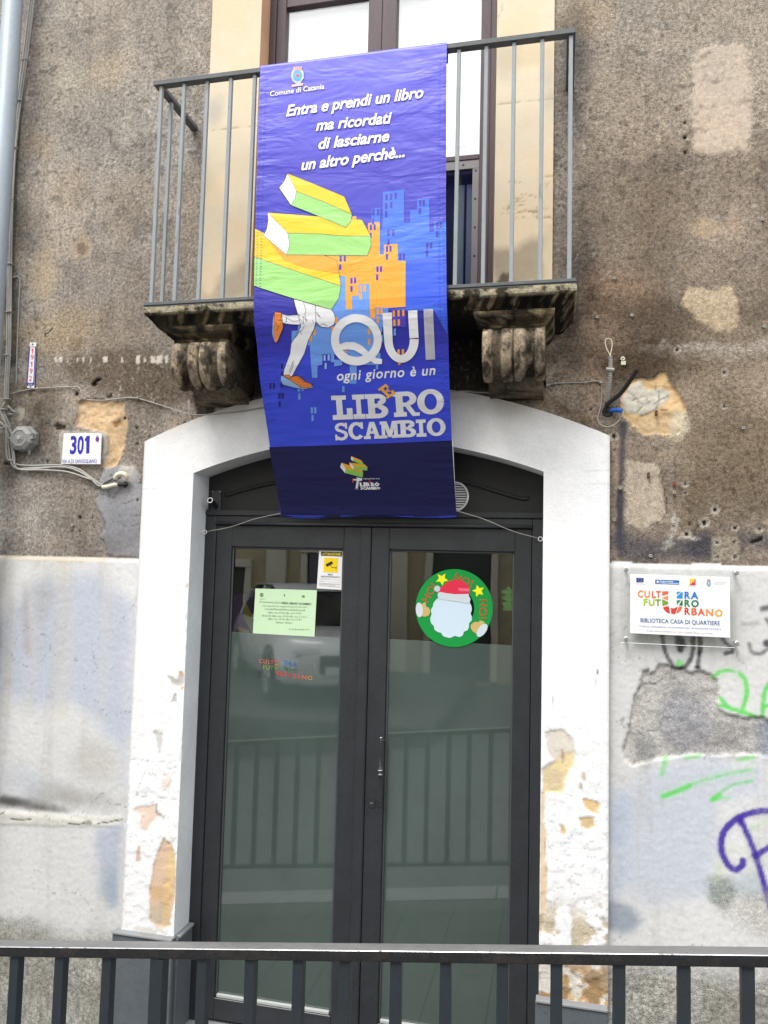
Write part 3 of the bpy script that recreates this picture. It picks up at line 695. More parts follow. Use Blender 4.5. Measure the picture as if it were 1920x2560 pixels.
        L.ell(*cD(560, 1180), 70, 60, al(176, 172, 164), .5, .06, .04, 7)
        L.ell(*cD(60, 1400), 95, 14, al(62, 60, 56), .9, .018, .012, 10)
        L.ell(*cD(250, 1440), 60, 9, al(84, 80, 76), .8, .014, .01, 10)
        L.ell(*cD(130, 1290), 80, 40, al(180, 188, 198), .5, .05, .04, 7)
        L.poly([cD(0, 1450), cD(300, 1470), cD(560, 1490), cD(700, 1490), cD(700, 1540), cD(380, 1540), cD(0, 1530)], al(206, 203, 194), .7, .008, .006, 20, dh=-.003)
        for P, s_ in (([cD(400, 1525), cD(450, 1530), cD(530, 1520)], 61), ([cD(560, 1530), cD(620, 1515), cD(700, 1505)], 62), ([cD(80, 1502), cD(190, 1500)], 63), ([cD(0, 1470), cD(40, 1462)], 64)): L.crack(P, al(60, 52, 48), 3.0, .9, s_, j=3)
        L.poly([cD(480, 1512), cD(520, 1508), cD(530, 1528), cD(490, 1530)], al(150, 146, 142), .9, .002, .004, 40)
        L.poly([cD(560, 1560), cD(700, 1540), cD(690, 1760), cD(660, 1980), cD(580, 1900), cD(560, 1700)], al(164, 174, 198), .65, .03, .03, 9)
        L.ell(*cD(640, 1880), 20, 40, al(150, 166, 178), .7, .02, .02, 9)
        L.ell(*cD(130, 2120), 120, 34, al(150, 150, 144), .5, .03, .04, 14, g=1)
        c.c[low] = L.c; c.g[low] = L.g; c.h[low] = L.h
        # right
        R = Coat(x, z, (0, 0, 0), .2); R.c = L.c.copy(); R.g = L.g.copy(); R.h = L.h.copy()
        R.poly([cC(60, 0), cC(90, 60), cC(70, 400), cC(50, 400)], BL, .6, .02, .02, 12)
        R.poly([cC(60, 1160), cC(150, 1170), cC(420, 1020), cC(900, 960), cC(1290, 990), cC(1290, 1300), cC(900, 1300), cC(860, 1600), cC(840, 2000), cC(400, 2080), cC(200, 1960), cC(70, 2000), cC(60, 1500)], al(188, 196, 210), .7, .05, .04, 6)
        R.poly([cC(60, 1400), cC(160, 1200), cC(250, 1260), cC(200, 1700), cC(240, 1900), cC(90, 2000)], al(176, 186, 208), .6, .04, .04, 6)
        R.ell(*cC(150, 2180), 45, 32, al(136, 148, 164), .8, .02, .02, 9)
        R.ell(*cC(930, 1990), 27, 33, al(132, 142, 138), .8, .02, .02, 14, g=.6)
        R.ell(*cC(1150, 1940), 32, 32, al(164, 178, 188), .6, .025, .02, 14)
        R.ell(*cC(1200, 1700), 30, 50, al(196, 204, 196), .5, .03, .02, 9)
        R.line([cC(1150, 1500), cC(1290, 1440)], 6, al(176, 212, 160), .5, .01, 0)
        R.line([cC(880, 1900), cC(920, 1780), cC(1020, 1640)], 10, al(190, 208, 170), .45, .02, .01)
        R.poly([cC(60, 0), cC(240, 0), cC(220, 100), cC(90, 180)], al(196, 196, 194), .6, .04, .03, 9)
        # plaster fallen away: grey render behind, edge thrown by real depth
        HOLEP = [cC(450, 245), cC(520, 252), cC(580, 280), cC(630, 262), cC(690, 310), cC(760, 292), cC(850, 325), cC(890, 370), cC(912, 440), cC(905, 520), cC(905, 590), cC(950, 620), cC(1020, 635), cC(1110, 658), cC(1240, 645), cC(1300, 680), cC(1420, 690), cC(1420, 970), cC(1190, 935), cC(1100, 930), cC(880, 940), cC(700, 930), cC(580, 950), cC(440, 965), cC(350, 1000), cC(240, 1018), cC(190, 980), cC(170, 900), cC(200, 800), cC(240, 600), cC(265, 480), cC(310, 390), cC(330, 300), cC(372, 288), cC(375, 315), cC(420, 300)]
        h0 = R.h.copy()
        R.poly(HOLEP, al(182, 179, 175), .98, .0025, .005, 40, g=.6, dh=.010)
        R.rugged(h0, .010, .013, 22, 301, .35)
        R.ell(*cC(640, 700), 60, 75, al(140, 142, 152), .6, .04, .03, 12)
        R.ell(*cC(340, 900), 22, 36, al(128, 130, 132), .7, .02, .02, 14)
        R.ell(*cC(900, 850), 90, 30, al(140, 138, 140), .5, .03, .03, 14)
        R.ell(*cC(1270, 800), 24, 50, al(136, 144, 160), .7, .015, .02, 14)
        R.crack([cC(330, 385), cC(460, 385), cC(500, 350), cC(600, 345)], al(70, 68, 66), 2, .8, 71)
        R.crack([cC(220, 700), cC(330, 745), cC(420, 760)], al(90, 88, 86), 1.6, .7, 72)
        R.crack([cC(430, 200), cC(450, 245)], al(90, 88, 86), 1.3, .7, 73); R.crack([cC(1040, 150), cC(1065, 210), cC(1120, 280)], al(120, 118, 116), 1.2, .6, 74)
        R.line([cC(200, 985), cC(240, 1020), cC(350, 1003), cC(440, 968), cC(600, 950), cC(700, 932), cC(880, 940), cC(1100, 932), cC(1290, 955)], 1.6, al(226, 224, 220), .6, .0025, .003, 40)
        R.poly([cC(285, 185), cC(300, 195), cC(322, 212), cC(300, 208)], (.03, .03, .03), .9, .002, .003, 40)
        # spray paint
        K = al(52, 54, 60); G = al(96, 208, 92); V = al(70, 48, 158)
        sp_ = dict(ws=90, warp=.004)
        for P_, c_ in (([cC(1300, 1368), cC(1080, 1405), cC(925, 1600), cC(945, 1720), cC(1040, 1815)], V), ([cC(1070, 1430), cC(1180, 1680), cC(1300, 2100)], V), ([cC(480, 1252), cC(800, 1130), cC(1150, 1050)], G), ([cC(870, 335), cC(1020, 300), cC(1120, 470), cC(1090, 590)], G)): R.line(P_, 22, c_, .13, .016, sm=True)
        R.line([cC(470, -60), cC(478, 60), cC(500, 160), cC(560, 265)], 9, K, .85, .005, **sp_)
        R.line([cC(560, 265), cC(640, 270), cC(700, 180), cC(712, 60), cC(700, -40)], 10, K, .85, .005, **sp_, sm=True)
        R.line([cC(590, -40), cC(600, 60), cC(612, 130)], 17, K, .92, .006, **sp_)
        R.line([cC(630, 60), cC(640, 100)], 12, K, .9, .006, **sp_)
        R.line([cC(760, -20), cC(765, 80), cC(760, 160)], 11, K, .85, .005, **sp_); R.line([cC(760, 150), cC(745, 265)], 9, K, .8, .006, **sp_)
        R.ell(*cC(745, 268), 7, 5, K, .9, .004)
        R.line([cC(900, 0), cC(960, 80), cC(1015, 130), cC(1010, 155), cC(960, 160)], 9, K, .85, .005, **sp_)
        R.line([cC(1140, 90), cC(1160, 150), cC(1220, 165), cC(1280, 130)], 8, K, .7, .006, **sp_, sm=True); R.ell(*cC(1275, 85), 9, 9, K, .9, .006)
        R.line([cC(1240, -180), cC(1290, -190)], 12, K, .8, .008, **sp_); R.line([cC(1270, -100), cC(1300, -60)], 8, K, .8, .006); R.line([cC(1090, -60), cC(1200, -70)], 7, K, .4, .012)
        R.ell(*cC(605, 238), 9, 7, G, .8, .006)
        R.line([cC(870, 335), cC(920, 300), cC(980, 290), cC(1020, 300)], 8, G, .85, .005, **sp_, sm=True)
        R.line([cC(1065, 315), cC(1110, 370), cC(1120, 470), cC(1090, 590)], 9, G, .9, .005, **sp_, sm=True)
        R.line([cC(925, 510), cC(985, 575), cC(1080, 610), cC(1175, 640)], 10, G, .9, .005, **sp_, sm=True); R.line([cC(915, 560), cC(985, 580)], 8, G, .9, .005)
        R.line([cC(1300, 380), cC(1255, 470), cC(1240, 640)], 10, G, .9, .005, **sp_, sm=True); R.line([cC(1245, 570), cC(1300, 555)], 9, G, .9, .005)
        R.line([cC(500, 965), cC(470, 1090)], 10, G, .6, .008, **sp_); R.line([cC(650, 960), cC(760, 945)], 8, G, .6, .007); R.line([cC(1060, 975), cC(1170, 955)], 9, G, .7, .008)
        R.line([cC(480, 1252), cC(620, 1190), cC(800, 1130), cC(980, 1080), cC(1150, 1050)], 5, G, .6, .006, **sp_); R.line([cC(480, 1255), cC(560, 1230), cC(680, 1175)], 10, G, .85, .007)
        R.line([cC(860, 1275), cC(920, 1220), cC(1030, 1160), cC(1160, 1135)], 6, G, .65, .006, **sp_); R.line([cC(860, 1280), cC(910, 1250)], 12, G, .85, .008); R.line([cC(870, 1275), cC(980, 1265)], 6, G, .6, .008)
        R.line([cC(1300, 1368), cC(1220, 1368), cC(1080, 1405), cC(970, 1490), cC(925, 1600), cC(945, 1720), cC(1000, 1800), cC(1040, 1815), cC(1085, 1780), cC(1090, 1745)], 14, V, .95, .005, **sp_, sm=True)
        R.line([cC(1070, 1430), cC(1120, 1530), cC(1180, 1680), cC(1240, 1880), cC(1300, 2100)], 13, V, .95, .005, **sp_, sm=True)
        R.line([cC(1180, 1710), cC(1300, 1640)], 13, V, .95, .005, **sp_); R.ell(*cC(1070, 1440), 7, 12, V, .9, .006)
        R.ell(*cC(1250, 2160), 70, 40, al(176, 170, 158), .5, .04, .04, 14, g=.9)
        rr = x > -.86; lw = np.nonzero(low)[0][rr]
        c.c[lw] = R.c[rr]; c.g[lw] = R.g[rr]; c.h[lw] = R.h[rr]
        # scuffs, chips and thin runs on the paint
        for K_ in (L, R):
            ch = sstep(.70, .76, fbm(K_.X, K_.Z, 26, 3, 311))*.16; K_.c = K_.c*(1-ch[:, None])+np.array(al(166, 160, 150))[None]*ch[:, None]; K_.h += ch*.002
            rn = sstep(.58, .72, fbm(K_.X*10, K_.Z*.5, 2.3, 4, 313))*.20; K_.c = K_.c*(1-rn[:, None])+np.array(al(176, 172, 164))[None]*rn[:, None]
            hl = (np.abs(fbm(K_.X, K_.Z, 2.3, 4, 317)-.5) < .0012); K_.c *= (1-.35*hl)[:, None]
        rl_ = x < -.86; ll = np.nonzero(low)[0][rl_]; c.c[ll] = L.c[rl_]; c.h[ll] = L.h[rl_]; rr = x > -.86; lw = np.nonzero(low)[0][rr]; c.c[lw] = R.c[rr]; c.g[lw] = R.g[rr]; c.h[lw] = R.h[rr]
        # foot of the wall: bare speckled stone
        ft = sstep(.10, -.06, Z-np.where(X < -.86, -1.74, -1.53)+.10*(fbm(X, Z, 5, 4, 66)-.5))*low
        sp3 = vnoise(X, Z, 85, 77)
        fc = np.array(al(150, 148, 138))[None]*(.45+1.15*sp3)[:, None]
        gm = sstep(.5, .6, fbm(X, Z, 6, 3, 78))*.4; fc = fc*(1-gm[:, None])+np.array(al(104, 102, 84))[None]*gm[:, None]
        c.c = c.c*(1-ft[:, None]*.85)+fc*ft[:, None]*.85; c.g = np.maximum(c.g, ft*.9)
        # projecting lower coat and its ledge
        c.h += np.where(low, -.011*sstep(0, .022, zl-Z), 0)
        c.h += np.where(X < -.86, -.004*sstep(0, .02, -1.205+.01*fbm(X, Z*0, 5, 3, 91)-Z), 0)
    # blotchy grime just above the ledge
    ab = (~low)*sstep(.16, 0, Z-zl)*(.5+.8*(fbm(X, Z, 9, 3, 33)-.5)); ab = np.clip(ab, 0, 1)*.5
    c.c = c.c*(1-ab[:, None])+np.array(al(96, 90, 84))[None]*ab[:, None]
    return c
def axis(lo, hi, f0, f1, step, coarse=.08):
    a = np.arange(lo, f0, coarse); b = np.arange(f0, f1, step); cc_ = np.arange(f1, hi+coarse, coarse)
    return np.concatenate([a, b, cc_])
xs = axis(-5.2, 3.4, -2.80, .92, .0068); zu = axis(.036, 5.0, .036, 2.92, .0072)
notopen = lambda x, z: ~(((x > XL1-.12) & (x < XR0+.12) & (z < inner(x)+.06)) | ((x > -1.60) & (x < -.11) & (z > 1.06) & (z < 3.55)))
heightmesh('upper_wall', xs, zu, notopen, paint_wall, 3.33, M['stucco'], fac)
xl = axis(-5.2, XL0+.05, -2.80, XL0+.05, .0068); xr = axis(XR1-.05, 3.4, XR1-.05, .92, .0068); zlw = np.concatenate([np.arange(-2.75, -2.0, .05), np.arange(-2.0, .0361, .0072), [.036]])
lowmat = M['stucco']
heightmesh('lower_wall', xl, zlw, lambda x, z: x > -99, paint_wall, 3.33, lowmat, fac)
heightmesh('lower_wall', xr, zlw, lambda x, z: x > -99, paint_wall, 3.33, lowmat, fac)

# ---- white door surround
def paint_surround(X, Z, Y=3.29):
    c = Coat(X, Z, (.765, .765, .77), .75); S = dict(Y=3.29)
    n = fbm(X, Z, 2.2, 4, 71); c.c *= (.97+.06*n)[:, None]
    bl = sstep(.5, .7, fbm(X, Z, 3, 3, 73))*.25; c.c = c.c*(1-bl[:, None])+np.array((.74, .78, .83))[None]*bl[:, None]
    # plates of old paint, flaking
    fl = fbm(X, Z, 14, 4, 75); lowz = sstep(-.3, -1.3, Z)
    c.h += -.0016*fl-.0016*sstep(.5, .54, fbm(X, Z, 22, 4, 76))*(.3+lowz)
    ed = (np.abs(fbm(X, Z, 17, 4, 79)-.5) < .008)*lowz*.55; c.c = c.c*(1-ed[:, None]*.5)
    O, P_ = al(226, 178, 116), al(224, 186, 160); Gy = al(198, 194, 186)
    A_ = dict(soft=.002, warp=.008, ws=38, Y=3.29)
    c.poly([cD(925, 1615), cD(985, 1680), cD(995, 1850), cD(985, 1950), cD(960, 2110), cD(900, 2120), cD(850, 2080), cD(840, 1920), cD(860, 1840), cD(870, 1740)], al(218, 188, 160), .97, g=1, dh=.005, **A_)
    c.ell(*cD(965, 1800), 10, 70, al(226, 198, 140), .8, .008, .01, 25, Y=3.29); c.ell(*cD(890, 1930), 26, 18, al(206, 172, 126), .7, .01, .015, 25, Y=3.29)
    c.ell(*cD(900, 2060), 30, 30, al(196, 180, 160), .8, .01, .015, 25, Y=3.29); c.ell(*cD(940, 1960), 8, 60, al(222, 186, 126), .7, .008, .01, 25, Y=3.29)
    c.poly([cD(945, 700), cD(1000, 720), cD(1015, 675), cD(1035, 680), cD(1040, 750), cD(1000, 760), cD(970, 750)], Gy, .95, dh=.003, **A_)
    c.ell(*cD(1022, 690), 6, 8, al(210, 178, 130), .9, .003, .004, 40, Y=3.29); c.ell(*cD(1028, 765), 4, 5, al(220, 178, 110), .9, .003, .004, 40, Y=3.29)
    c.poly([cD(992, 790), cD(1000, 850), cD(965, 852)], Gy, .95, dh=.003, **A_)
    c.line([cD(992, 792), cD(965, 850)], 1.6, al(110, 104, 96), .7, .002, 0, Y=3.29)
    c.poly([cD(870, 1010), cD(915, 1020), cD(915, 1090), cD(900, 1170), cD(885, 1080)], al(206, 204, 200), .9, dh=.003, **A_)
    c.poly([cD(740, 1450), cD(860, 1430), cD(885, 1420), cD(890, 1460), cD(925, 1500), cD(880, 1500), cD(820, 1580), cD(795, 1570), cD(800, 1490)], al(230, 206, 188), .9, dh=.003, **A_)
    c.line([cD(885, 1420), cD(880, 1470), cD(925, 1502)], 5, al(150, 140, 128), .8, .003, .003, 40, Y=3.29)
    c.poly([cD(780, 1660), cD(795, 1650), cD(790, 1750), cD(770, 1740)], al(206, 180, 160), .9, **A_)
    c.poly([cD(920, 1260), cD(970, 1260), cD(960, 1340), cD(910, 1330)], al(228, 214, 204), .8, **A_)
    c.ell(*cD(1055, 190), 3, 6, al(200, 170, 120), .9, .002, .003, 40, Y=3.29)
    c.ell(*cD(830, 2140), 60, 10, Gy, .7, .01, .02, 30, Y=3.29)
    for P, s_ in (([cD(720, 1168), cD(860, 1180), cD(1000, 1192)], 81), ([cD(770, 1372), cD(880, 1385), cD(1000, 1398)], 82), ([cD(770, 1372), cD(820, 1240)], 83), ([cD(1030, 1040), cD(1015, 1180)], 84), ([cD(1000, 1210), cD(930, 1230)], 85), ([cD(1055, 300), cD(1050, 640)], 86)):
        c.crack(P, al(140, 134, 128), 1.3, .65, s_, Y=3.29, j=2)
    # right jamb
    c.poly([cE(135, 725), cE(240, 712), cE(285, 760), cE(315, 850), cE(270, 940), cE(240, 1070), cE(128, 1070), cE(120, 930), cE(180, 890), cE(150, 830)], al(216, 208, 196), .95, g=1, dh=.004, **A_)
    c.poly([cE(240, 850), cE(300, 840), cE(300, 900), cE(265, 950), cE(235, 1070), cE(128, 1065), cE(125, 950), cE(190, 900)], al(228, 208, 156), .9, g=1, dh=.002, **A_)
    c.ell(*cE(190, 990), 22, 26, al(206, 190, 160), .7, .006, .012, 30, Y=3.29); c.line([cE(235, 830), cE(235, 900)], 5, al(178, 160, 134), .8, .003, .006, 40, Y=3.29)
    c.poly([cE(345, 1100), cE(400, 1100), cE(445, 1130), cE(435, 1190), cE(390, 1170), cE(360, 1140)], al(224, 192, 140), .95, dh=.004, **A_)
    c.poly([cE(328, 1205), cE(405, 1200), cE(418, 1250), cE(380, 1276), cE(335, 1255)], al(218, 190, 144), .95, dh=.004, **A_)
    c.poly([cE(222, 1240), cE(250, 1248), cE(248, 1296), cE(222, 1292)], al(222, 190, 134), .95, dh=.004, **A_)
    c.ell(*cE(352, 975), 5, 12, al(190, 180, 166), .9, .002, .005, 40, Y=3.29); c.ell(*cE(335, 1025), 4, 8, al(190, 180, 166), .9, .002, .005, 40, Y=3.29)
    c.poly([cE(118, 1060), cE(140, 1075), cE(130, 1250), cE(150, 1290), cE(140, 1450), cE(155, 1520), cE(140, 1700), cE(110, 1880), cE(112, 1300)], al(228, 198, 160), .9, soft=.002, warp=.004, ws=40, Y=3.29, dh=.003)
    c.line([cE(425, 385), cE(430, 410)], 4, (.05, .05, .05), .9, .002, .003, 40, Y=3.29)
    for P, s_ in (([cE(128, 1072), cE(240, 1075), cE(340, 1102)], 87), ([cE(415, 410), cE(415, 530)], 88), ([cE(178, 510), cE(178, 590)], 89), ([cE(315, 860), cE(365, 855)], 90), ([cE(410, 1660), cE(408, 1720)], 91), ([cE(320, 1860), cE(440, 1840)], 92), ([cE(140, 1290), cE(150, 1700)], 93)):
        c.crack(P, al(130, 124, 118), 1.3, .6, s_, Y=3.29, j=2)
    c.line([cA(0, 1295), cA(130, 1285), cA(250, 1280)], 1.2, al(190, 190, 188), .7, .003, .002, Y=3.29); c.line([cA(0, 1410), cA(250, 1405)], 1.2, al(190, 190, 188), .7, .003, .002, Y=3.29)
    c.line([cB(1100, 1240), cB(1240, 1235)], 1.2, al(186, 186, 184), .7, .003, .002, Y=3.29); c.line([cB(1100, 1358), cB(1300, 1356)], 1.2, al(180, 180, 178), .7, .003, .002, Y=3.29)
    # brown run-off over the crown of the arch
    top = sstep(.10, .0, outer(X)-Z+.05*(fbm(X, Z, 7, 3, 95)-.5)); mid = 1-np.abs((X-CX)/1.06)**2
    m = top*np.clip(mid*1.6, 0, 1)*.55*(.4+fbm(X, Z, 5, 3, 96)); c.c = c.c*(1-m[:, None])+np.array(al(172, 158, 142))[None]*m[:, None]
    sh_ = sstep(.05, .35, outer(X)-Z)*0
    # rough foot
    ft = sstep(.05, -.1, Z+1.30+.12*(fbm(X, Z, 8, 4, 97)-.5))*(X > CX)*sstep(.46, .54, fbm(X, Z, 16, 4, 98)-.06*(Z+1.45))
    c.c = c.c*(1-ft[:, None]*.8)+np.array(al(196, 178, 146))[None]*ft[:, None]*.8; c.h += ft*.004; c.g = np.maximum(c.g, ft*2)
    f2 = sstep(.0, -.08, Z+1.49+.04*(fbm(X, Z, 9, 3, 99)-.5))*(X > CX); fl2 = fbm(X, Z, 18, 4, 88)
    cc2 = np.where((fl2 > .52)[:, None], np.array(al(210, 206, 198))[None], np.array(al(190, 154, 104))[None]); k = sstep(.40, .46, fl2)
    cc2 = cc2*(.6+.4*k)[:, None]; c.c = c.c*(1-f2[:, None]*.9)+cc2*f2[:, None]*.9; c.g = np.maximum(c.g, f2*2)
    # dusty joint with the side walls
    ej = np.minimum(np.abs(X-XL0), np.abs(X-XR1)); m = sstep(.012, 0, ej)*.35; c.c = c.c*(1-m[:, None])+np.array(al(150, 140, 130))[None]*m[:, None]
    return c
def columnmesh(name, xs, zlo, zhi, step, Y, paint, mat, parent, wrap=.012):
    """front face whose columns run exactly from zlo(x) to zhi(x)"""
    base = world_loc(parent); nz = int(max((zhi(x)-zlo(x)) for x in xs)/step)+2
    T = np.linspace(0, 1, nz); X = np.repeat(xs, nz); LO = np.array([zlo(x) for x in xs]); HI = np.array([zhi(x) for x in xs])
    Z = (LO[:, None]+(HI-LO)[:, None]*T[None]).ravel(); c = paint(X, Z)
    e = np.minimum(np.minimum(X-xs[0], xs[-1]-X), .02)
    co = np.stack([X-base.x, Y+c.h-base.y, Z-base.z], 1)
    i, j = np.meshgrid(np.arange(len(xs)-1), np.arange(nz-1), indexing='ij'); i = i.ravel(); j = j.ravel()
    F = np.stack([i*nz+j, (i+1)*nz+j, (i+1)*nz+j+1, i*nz+j+1], 1)
    me = bpy.data.meshes.new(name); me.vertices.add(len(X)); me.vertices.foreach_set('co', co.ravel())
    me.loops.add(F.size); me.loops.foreach_set('vertex_index', F.ravel().astype(np.int32))
    me.polygons.add(len(F)); me.polygons.foreach_set('loop_start', np.arange(0, F.size, 4, dtype=np.int32)); me.update(calc_edges=True)
    at = me.color_attributes.new('Col', 'FLOAT_COLOR', 'POINT')
    at.data.foreach_set('color', np.concatenate([np.clip(c.c, 0, 1), c.g[:, None]], 1).ravel().astype(np.float32)); me.shade_smooth()
    return link(name, me, parent, mat)
st = .0068
sur = []
zb = -2.6
columnmesh('door_surround', np.arange(XL0, XL1+.001, st*.98), lambda x: zb if False else -1.70, outer, st, 3.29, paint_surround, M['limewash'], fac)
columnmesh('door_surround', np.linspace(XR0, XR1, 42), lambda x: -2.3, outer, st, 3.29, paint_surround, M['limewash'], fac)
columnmesh('arch_head', np.linspace(XL1-.0005, XR0, 236), inner, outer, st, 3.29, paint_surround, M['limewash'], fac)
def ribbon(name, P, Y0, Y1, paintc, mat, parent, n=26, flip=False, bow=0.0):
    """a face running back from Y0 to Y1 along the (x, z) path P"""
    bm = bmesh.new(); R = []
    for k in range(n+1):
        R.append([bm.verts.new((x, Y0+(Y1-Y0)*k/n, z)) for x, z in P])
    for a, b in zip(R, R[1:]):
        for q in range(len(P)-1):
            f = (a[q], a[q+1], b[q+1], b[q]); bm.faces.new(f[::-1] if flip else f)
    o = finish(name, bm, mat, parent, smooth=False)
    def pf(co):
        u = co[:, 1]*1.3+co[:, 0]*.2; v = co[:, 2]+co[:, 0]*.4; nn = fbm(u, v, 6, 4, 15)
        return np.array(paintc)[None]*(.86+.25*nn)[:, None], np.full(len(co), .8)
    paint_mesh(o, pf); return o
ztab = [-1.70+k*.02 for k in range(int((inner(XL1)+1.70)/.02))]+[float(inner(XL1))]
rv = ribbon('reveal', [(XL1-.0, z) for z in ztab], 3.288, 3.50, (.74, .77, .80), M['limewash'], fac)
ribbon('reveal', [(XR0, z) for z in [-2.2+k*.02 for k in range(131)]]+[(XR0, .422)], 3.288, 3.50, (.78, .78, .78), M['limewash'], fac, flip=True)
ribbon('soffit', [(float(x), float(inner(x))) for x in np.linspace(XL1, XR0, 90)], 3.288, 3.50, (.74, .73, .71), M['limewash'], fac)
ribbon('surround_edge', [(XL0, z) for z in np.linspace(-2.3, .571, 90)], 3.289, 3.345, (.6, .58, .55), M['limewash'], fac)
ribbon('surround_edge', [(XR1, z) for z in np.linspace(-2.3, .571, 90)], 3.289, 3.345, (.6, .58, .55), M['limewash'], fac, flip=True)
ribbon('surround_edge', [(float(x), float(outer(x))) for x in np.linspace(XL0, XR1, 90)], 3.289, 3.345, (.45, .40, .34), M['limewash'], fac, flip=True)
# lava stone plinth blocks
def block(bmx, P, y0, y1):
    pass
for nm, x0, x1, zt, ret in (('plinth_block', -1.948, -1.652, -1.672, True), ('plinth_block', -.075, .205, -1.702, False)):
    bm = bmesh.new(); box(bm, (x0, 3.262, -2.45), (x1, 3.288, zt), .003)
    o = finish(nm, bm, M['lava'], fac)
    t_ = boxo('plinth_cap', (x0+.002, 3.255, zt), (x1-.002, 3.3, zt+.012), M['lavatop'], fac, .003)
boxo('plinth_return', (-1.6595, 3.291, -2.45), (-1.640, 3.452, -1.672), M['lava'], fac, .002)
boxo('plinth_cap', (-1.6585, 3.301, -1.671), (-1.632, 3.453, -1.659), M['lavatop'], fac, .002)
boxo('door_sill', (-1.70, 3.27, -2.45), (-.03, 3.62, -2.09), M['lavatop'], fac, .006)

# ---- stone surround of the window
def paint_pil(X, Z):
    c = Coat(X, Z, al(226, 212, 186), .4); S = dict(Y=3.31)
    n = fbm(X, Z, 2.4, 4, 21); c.c *= (.88+.2*n)[:, None]
    m = sstep(.5, .68, fbm(X, Z, 4, 4, 22))*.4; c.c = c.c*(1-m[:, None])+np.array(al(230, 204, 164))[None]*m[:, None]
    c6 = crop(1080, 0, 3.95); c5 = crop(340, 0, 3.95); c7 = crop(340, 560, 4.097); c8 = crop(1080, 560, 3.95)
    c.h += -.002*fbm(X, Z, 12, 3, 23)
    for P, s_ in (([c6(640, 1032), c6(900, 1000), c6(1200, 970)], 1), ([c5(750, 1280), c5(920, 1268), c5(1100, 1245), c5(1200, 1240)], 2), ([c6(700, 20), c6(690, 100), c6(650, 180)], 3)):
        c.crack(P, al(150, 130, 100), 1.5, .8, s_, Y=3.31, j=1.5)
    for k in range(26):
        r = random.Random(k); x = r.uniform(700, 1150); y = r.uniform(1750, 2180)
        c.crack([c6(x-r.uniform(20, 90), y), c6(x, y+r.uniform(-25, 25)), c6(x+r.uniform(20, 90), y+r.uniform(-20, 20))], al(130, 106, 74), 1.4, .75, k+40, Y=3.31, j=2)
    c.ell(*c6(700, 580), 35, 50, al(176, 168, 152), .5, .04, .03, 9, Y=3.31); c.ell(*c6(1160, 780), 16, 80, al(180, 172, 160), .6, .03, .02, 9, Y=3.31); c.ell(*c6(950, 560), 60, 30, al(200, 184, 150), .5, .03, .03, 9, Y=3.31)
    c.ell(*c5(780, 1080), 26, 40, al(170, 166, 160), .6, .04, .03, 9, Y=3.31)
    c.poly([c8(600, 260), c8(820, 230), c8(1000, 160), c8(1110, 140), c8(1110, 620), c8(600, 620)], al(150, 138, 118), .75, .03, .03, 12, g=1, Y=3.31)
    c.poly([c8(640, 560), c8(700, 480), c8(770, 500), c8(770, 590), c8(640, 600)], al(70, 58, 44), .8, .008, .02, 30, Y=3.31)
    c.poly([c8(1110, 0), c8(1200, 0), c8(1200, 600), c8(1110, 600)], al(214, 194, 160), .6, .01, .01, 12, Y=3.31)
    c.poly([c7(860, 560), c7(1100, 330), c7(1130, 300), c7(1220, 330), c7(1220, 780), c7(760, 780)], al(150, 138, 122), .65, .04, .03, 12, g=1, Y=3.31)
    c.poly([c7(660, 700), c7(860, 700), c7(860, 780), c7(640, 780)], al(190, 172, 148), .6, .02, .03, 12, Y=3.31)
    return c
columnmesh('window_jamb', np.arange(-1.677, -1.4175, .0068), lambda x: 1.04, lambda x: 3.55, .008, 3.312, paint_pil, M['limewash'], fac)
columnmesh('window_jamb', np.arange(-.2865, -.034, .0068), lambda x: 1.04, lambda x: 3.55, .008, 3.312, paint_pil, M['limewash'], fac)
ribbon('window_reveal', [(-1.418, z) for z in np.linspace(1.1, 3.55, 60)], 3.311, 3.46, al(214, 170, 134), M['limewash'], fac)
ribbon('window_reveal', [(-.2895, z) for z in np.linspace(1.1, 3.55, 60)], 3.311, 3.46, al(214, 190, 154), M['limewash'], fac, flip=True)
ribbon('jamb_edge', [(-1.677, z) for z in np.linspace(1.04, 3.55, 60)], 3.313, 3.34, al(190, 172, 146), M['limewash'], fac)
ribbon('jamb_edge', [(-.0345, z) for z in np.linspace(1.04, 3.55, 60)], 3.313, 3.34, al(190, 172, 146), M['limewash'], fac, flip=True)
boxo('window_lintel', (-1.72, 3.30, 3.55), (.01, 3.5, 3.85), M['lavatop'], fac, .01)

# room behind the door (dim library room) and behind the window
M['room'] = plain('dim_room_wall', al(86, 80, 72), .9)
def room(name, x0, x1, y0, y1, z0, z1, mat):
    bm = bmesh.new(); v = [bm.verts.new(q) for q in ((x0, y0, z0), (x1, y0, z0), (x1, y1, z0), (x0, y1, z0), (x0, y0, z1), (x1, y0, z1), (x1, y1, z1), (x0, y1, z1))]
    for f in ((0, 1, 2, 3), (4, 5, 6, 7), (0, 3, 7, 4), (1, 2, 6, 5), (3, 2, 6, 7)): bm.faces.new([v[k] for k in f])
    # front wall around the doorway
    return finish(name, bm, mat, fac)
room('interior_room', -1.9, .2, 3.52, 6.0, -2.1, .62, M['room'])
room('upper_room', -1.9, .2, 3.60, 6.0, 1.05, 3.8, M['room'])
# flat roof line and parapet far above the frame closes the wall
boxo('cornice', (-5.2, 3.0, 5.0), (3.4, 3.4, 5.3), M['lavatop'], fac, .02)

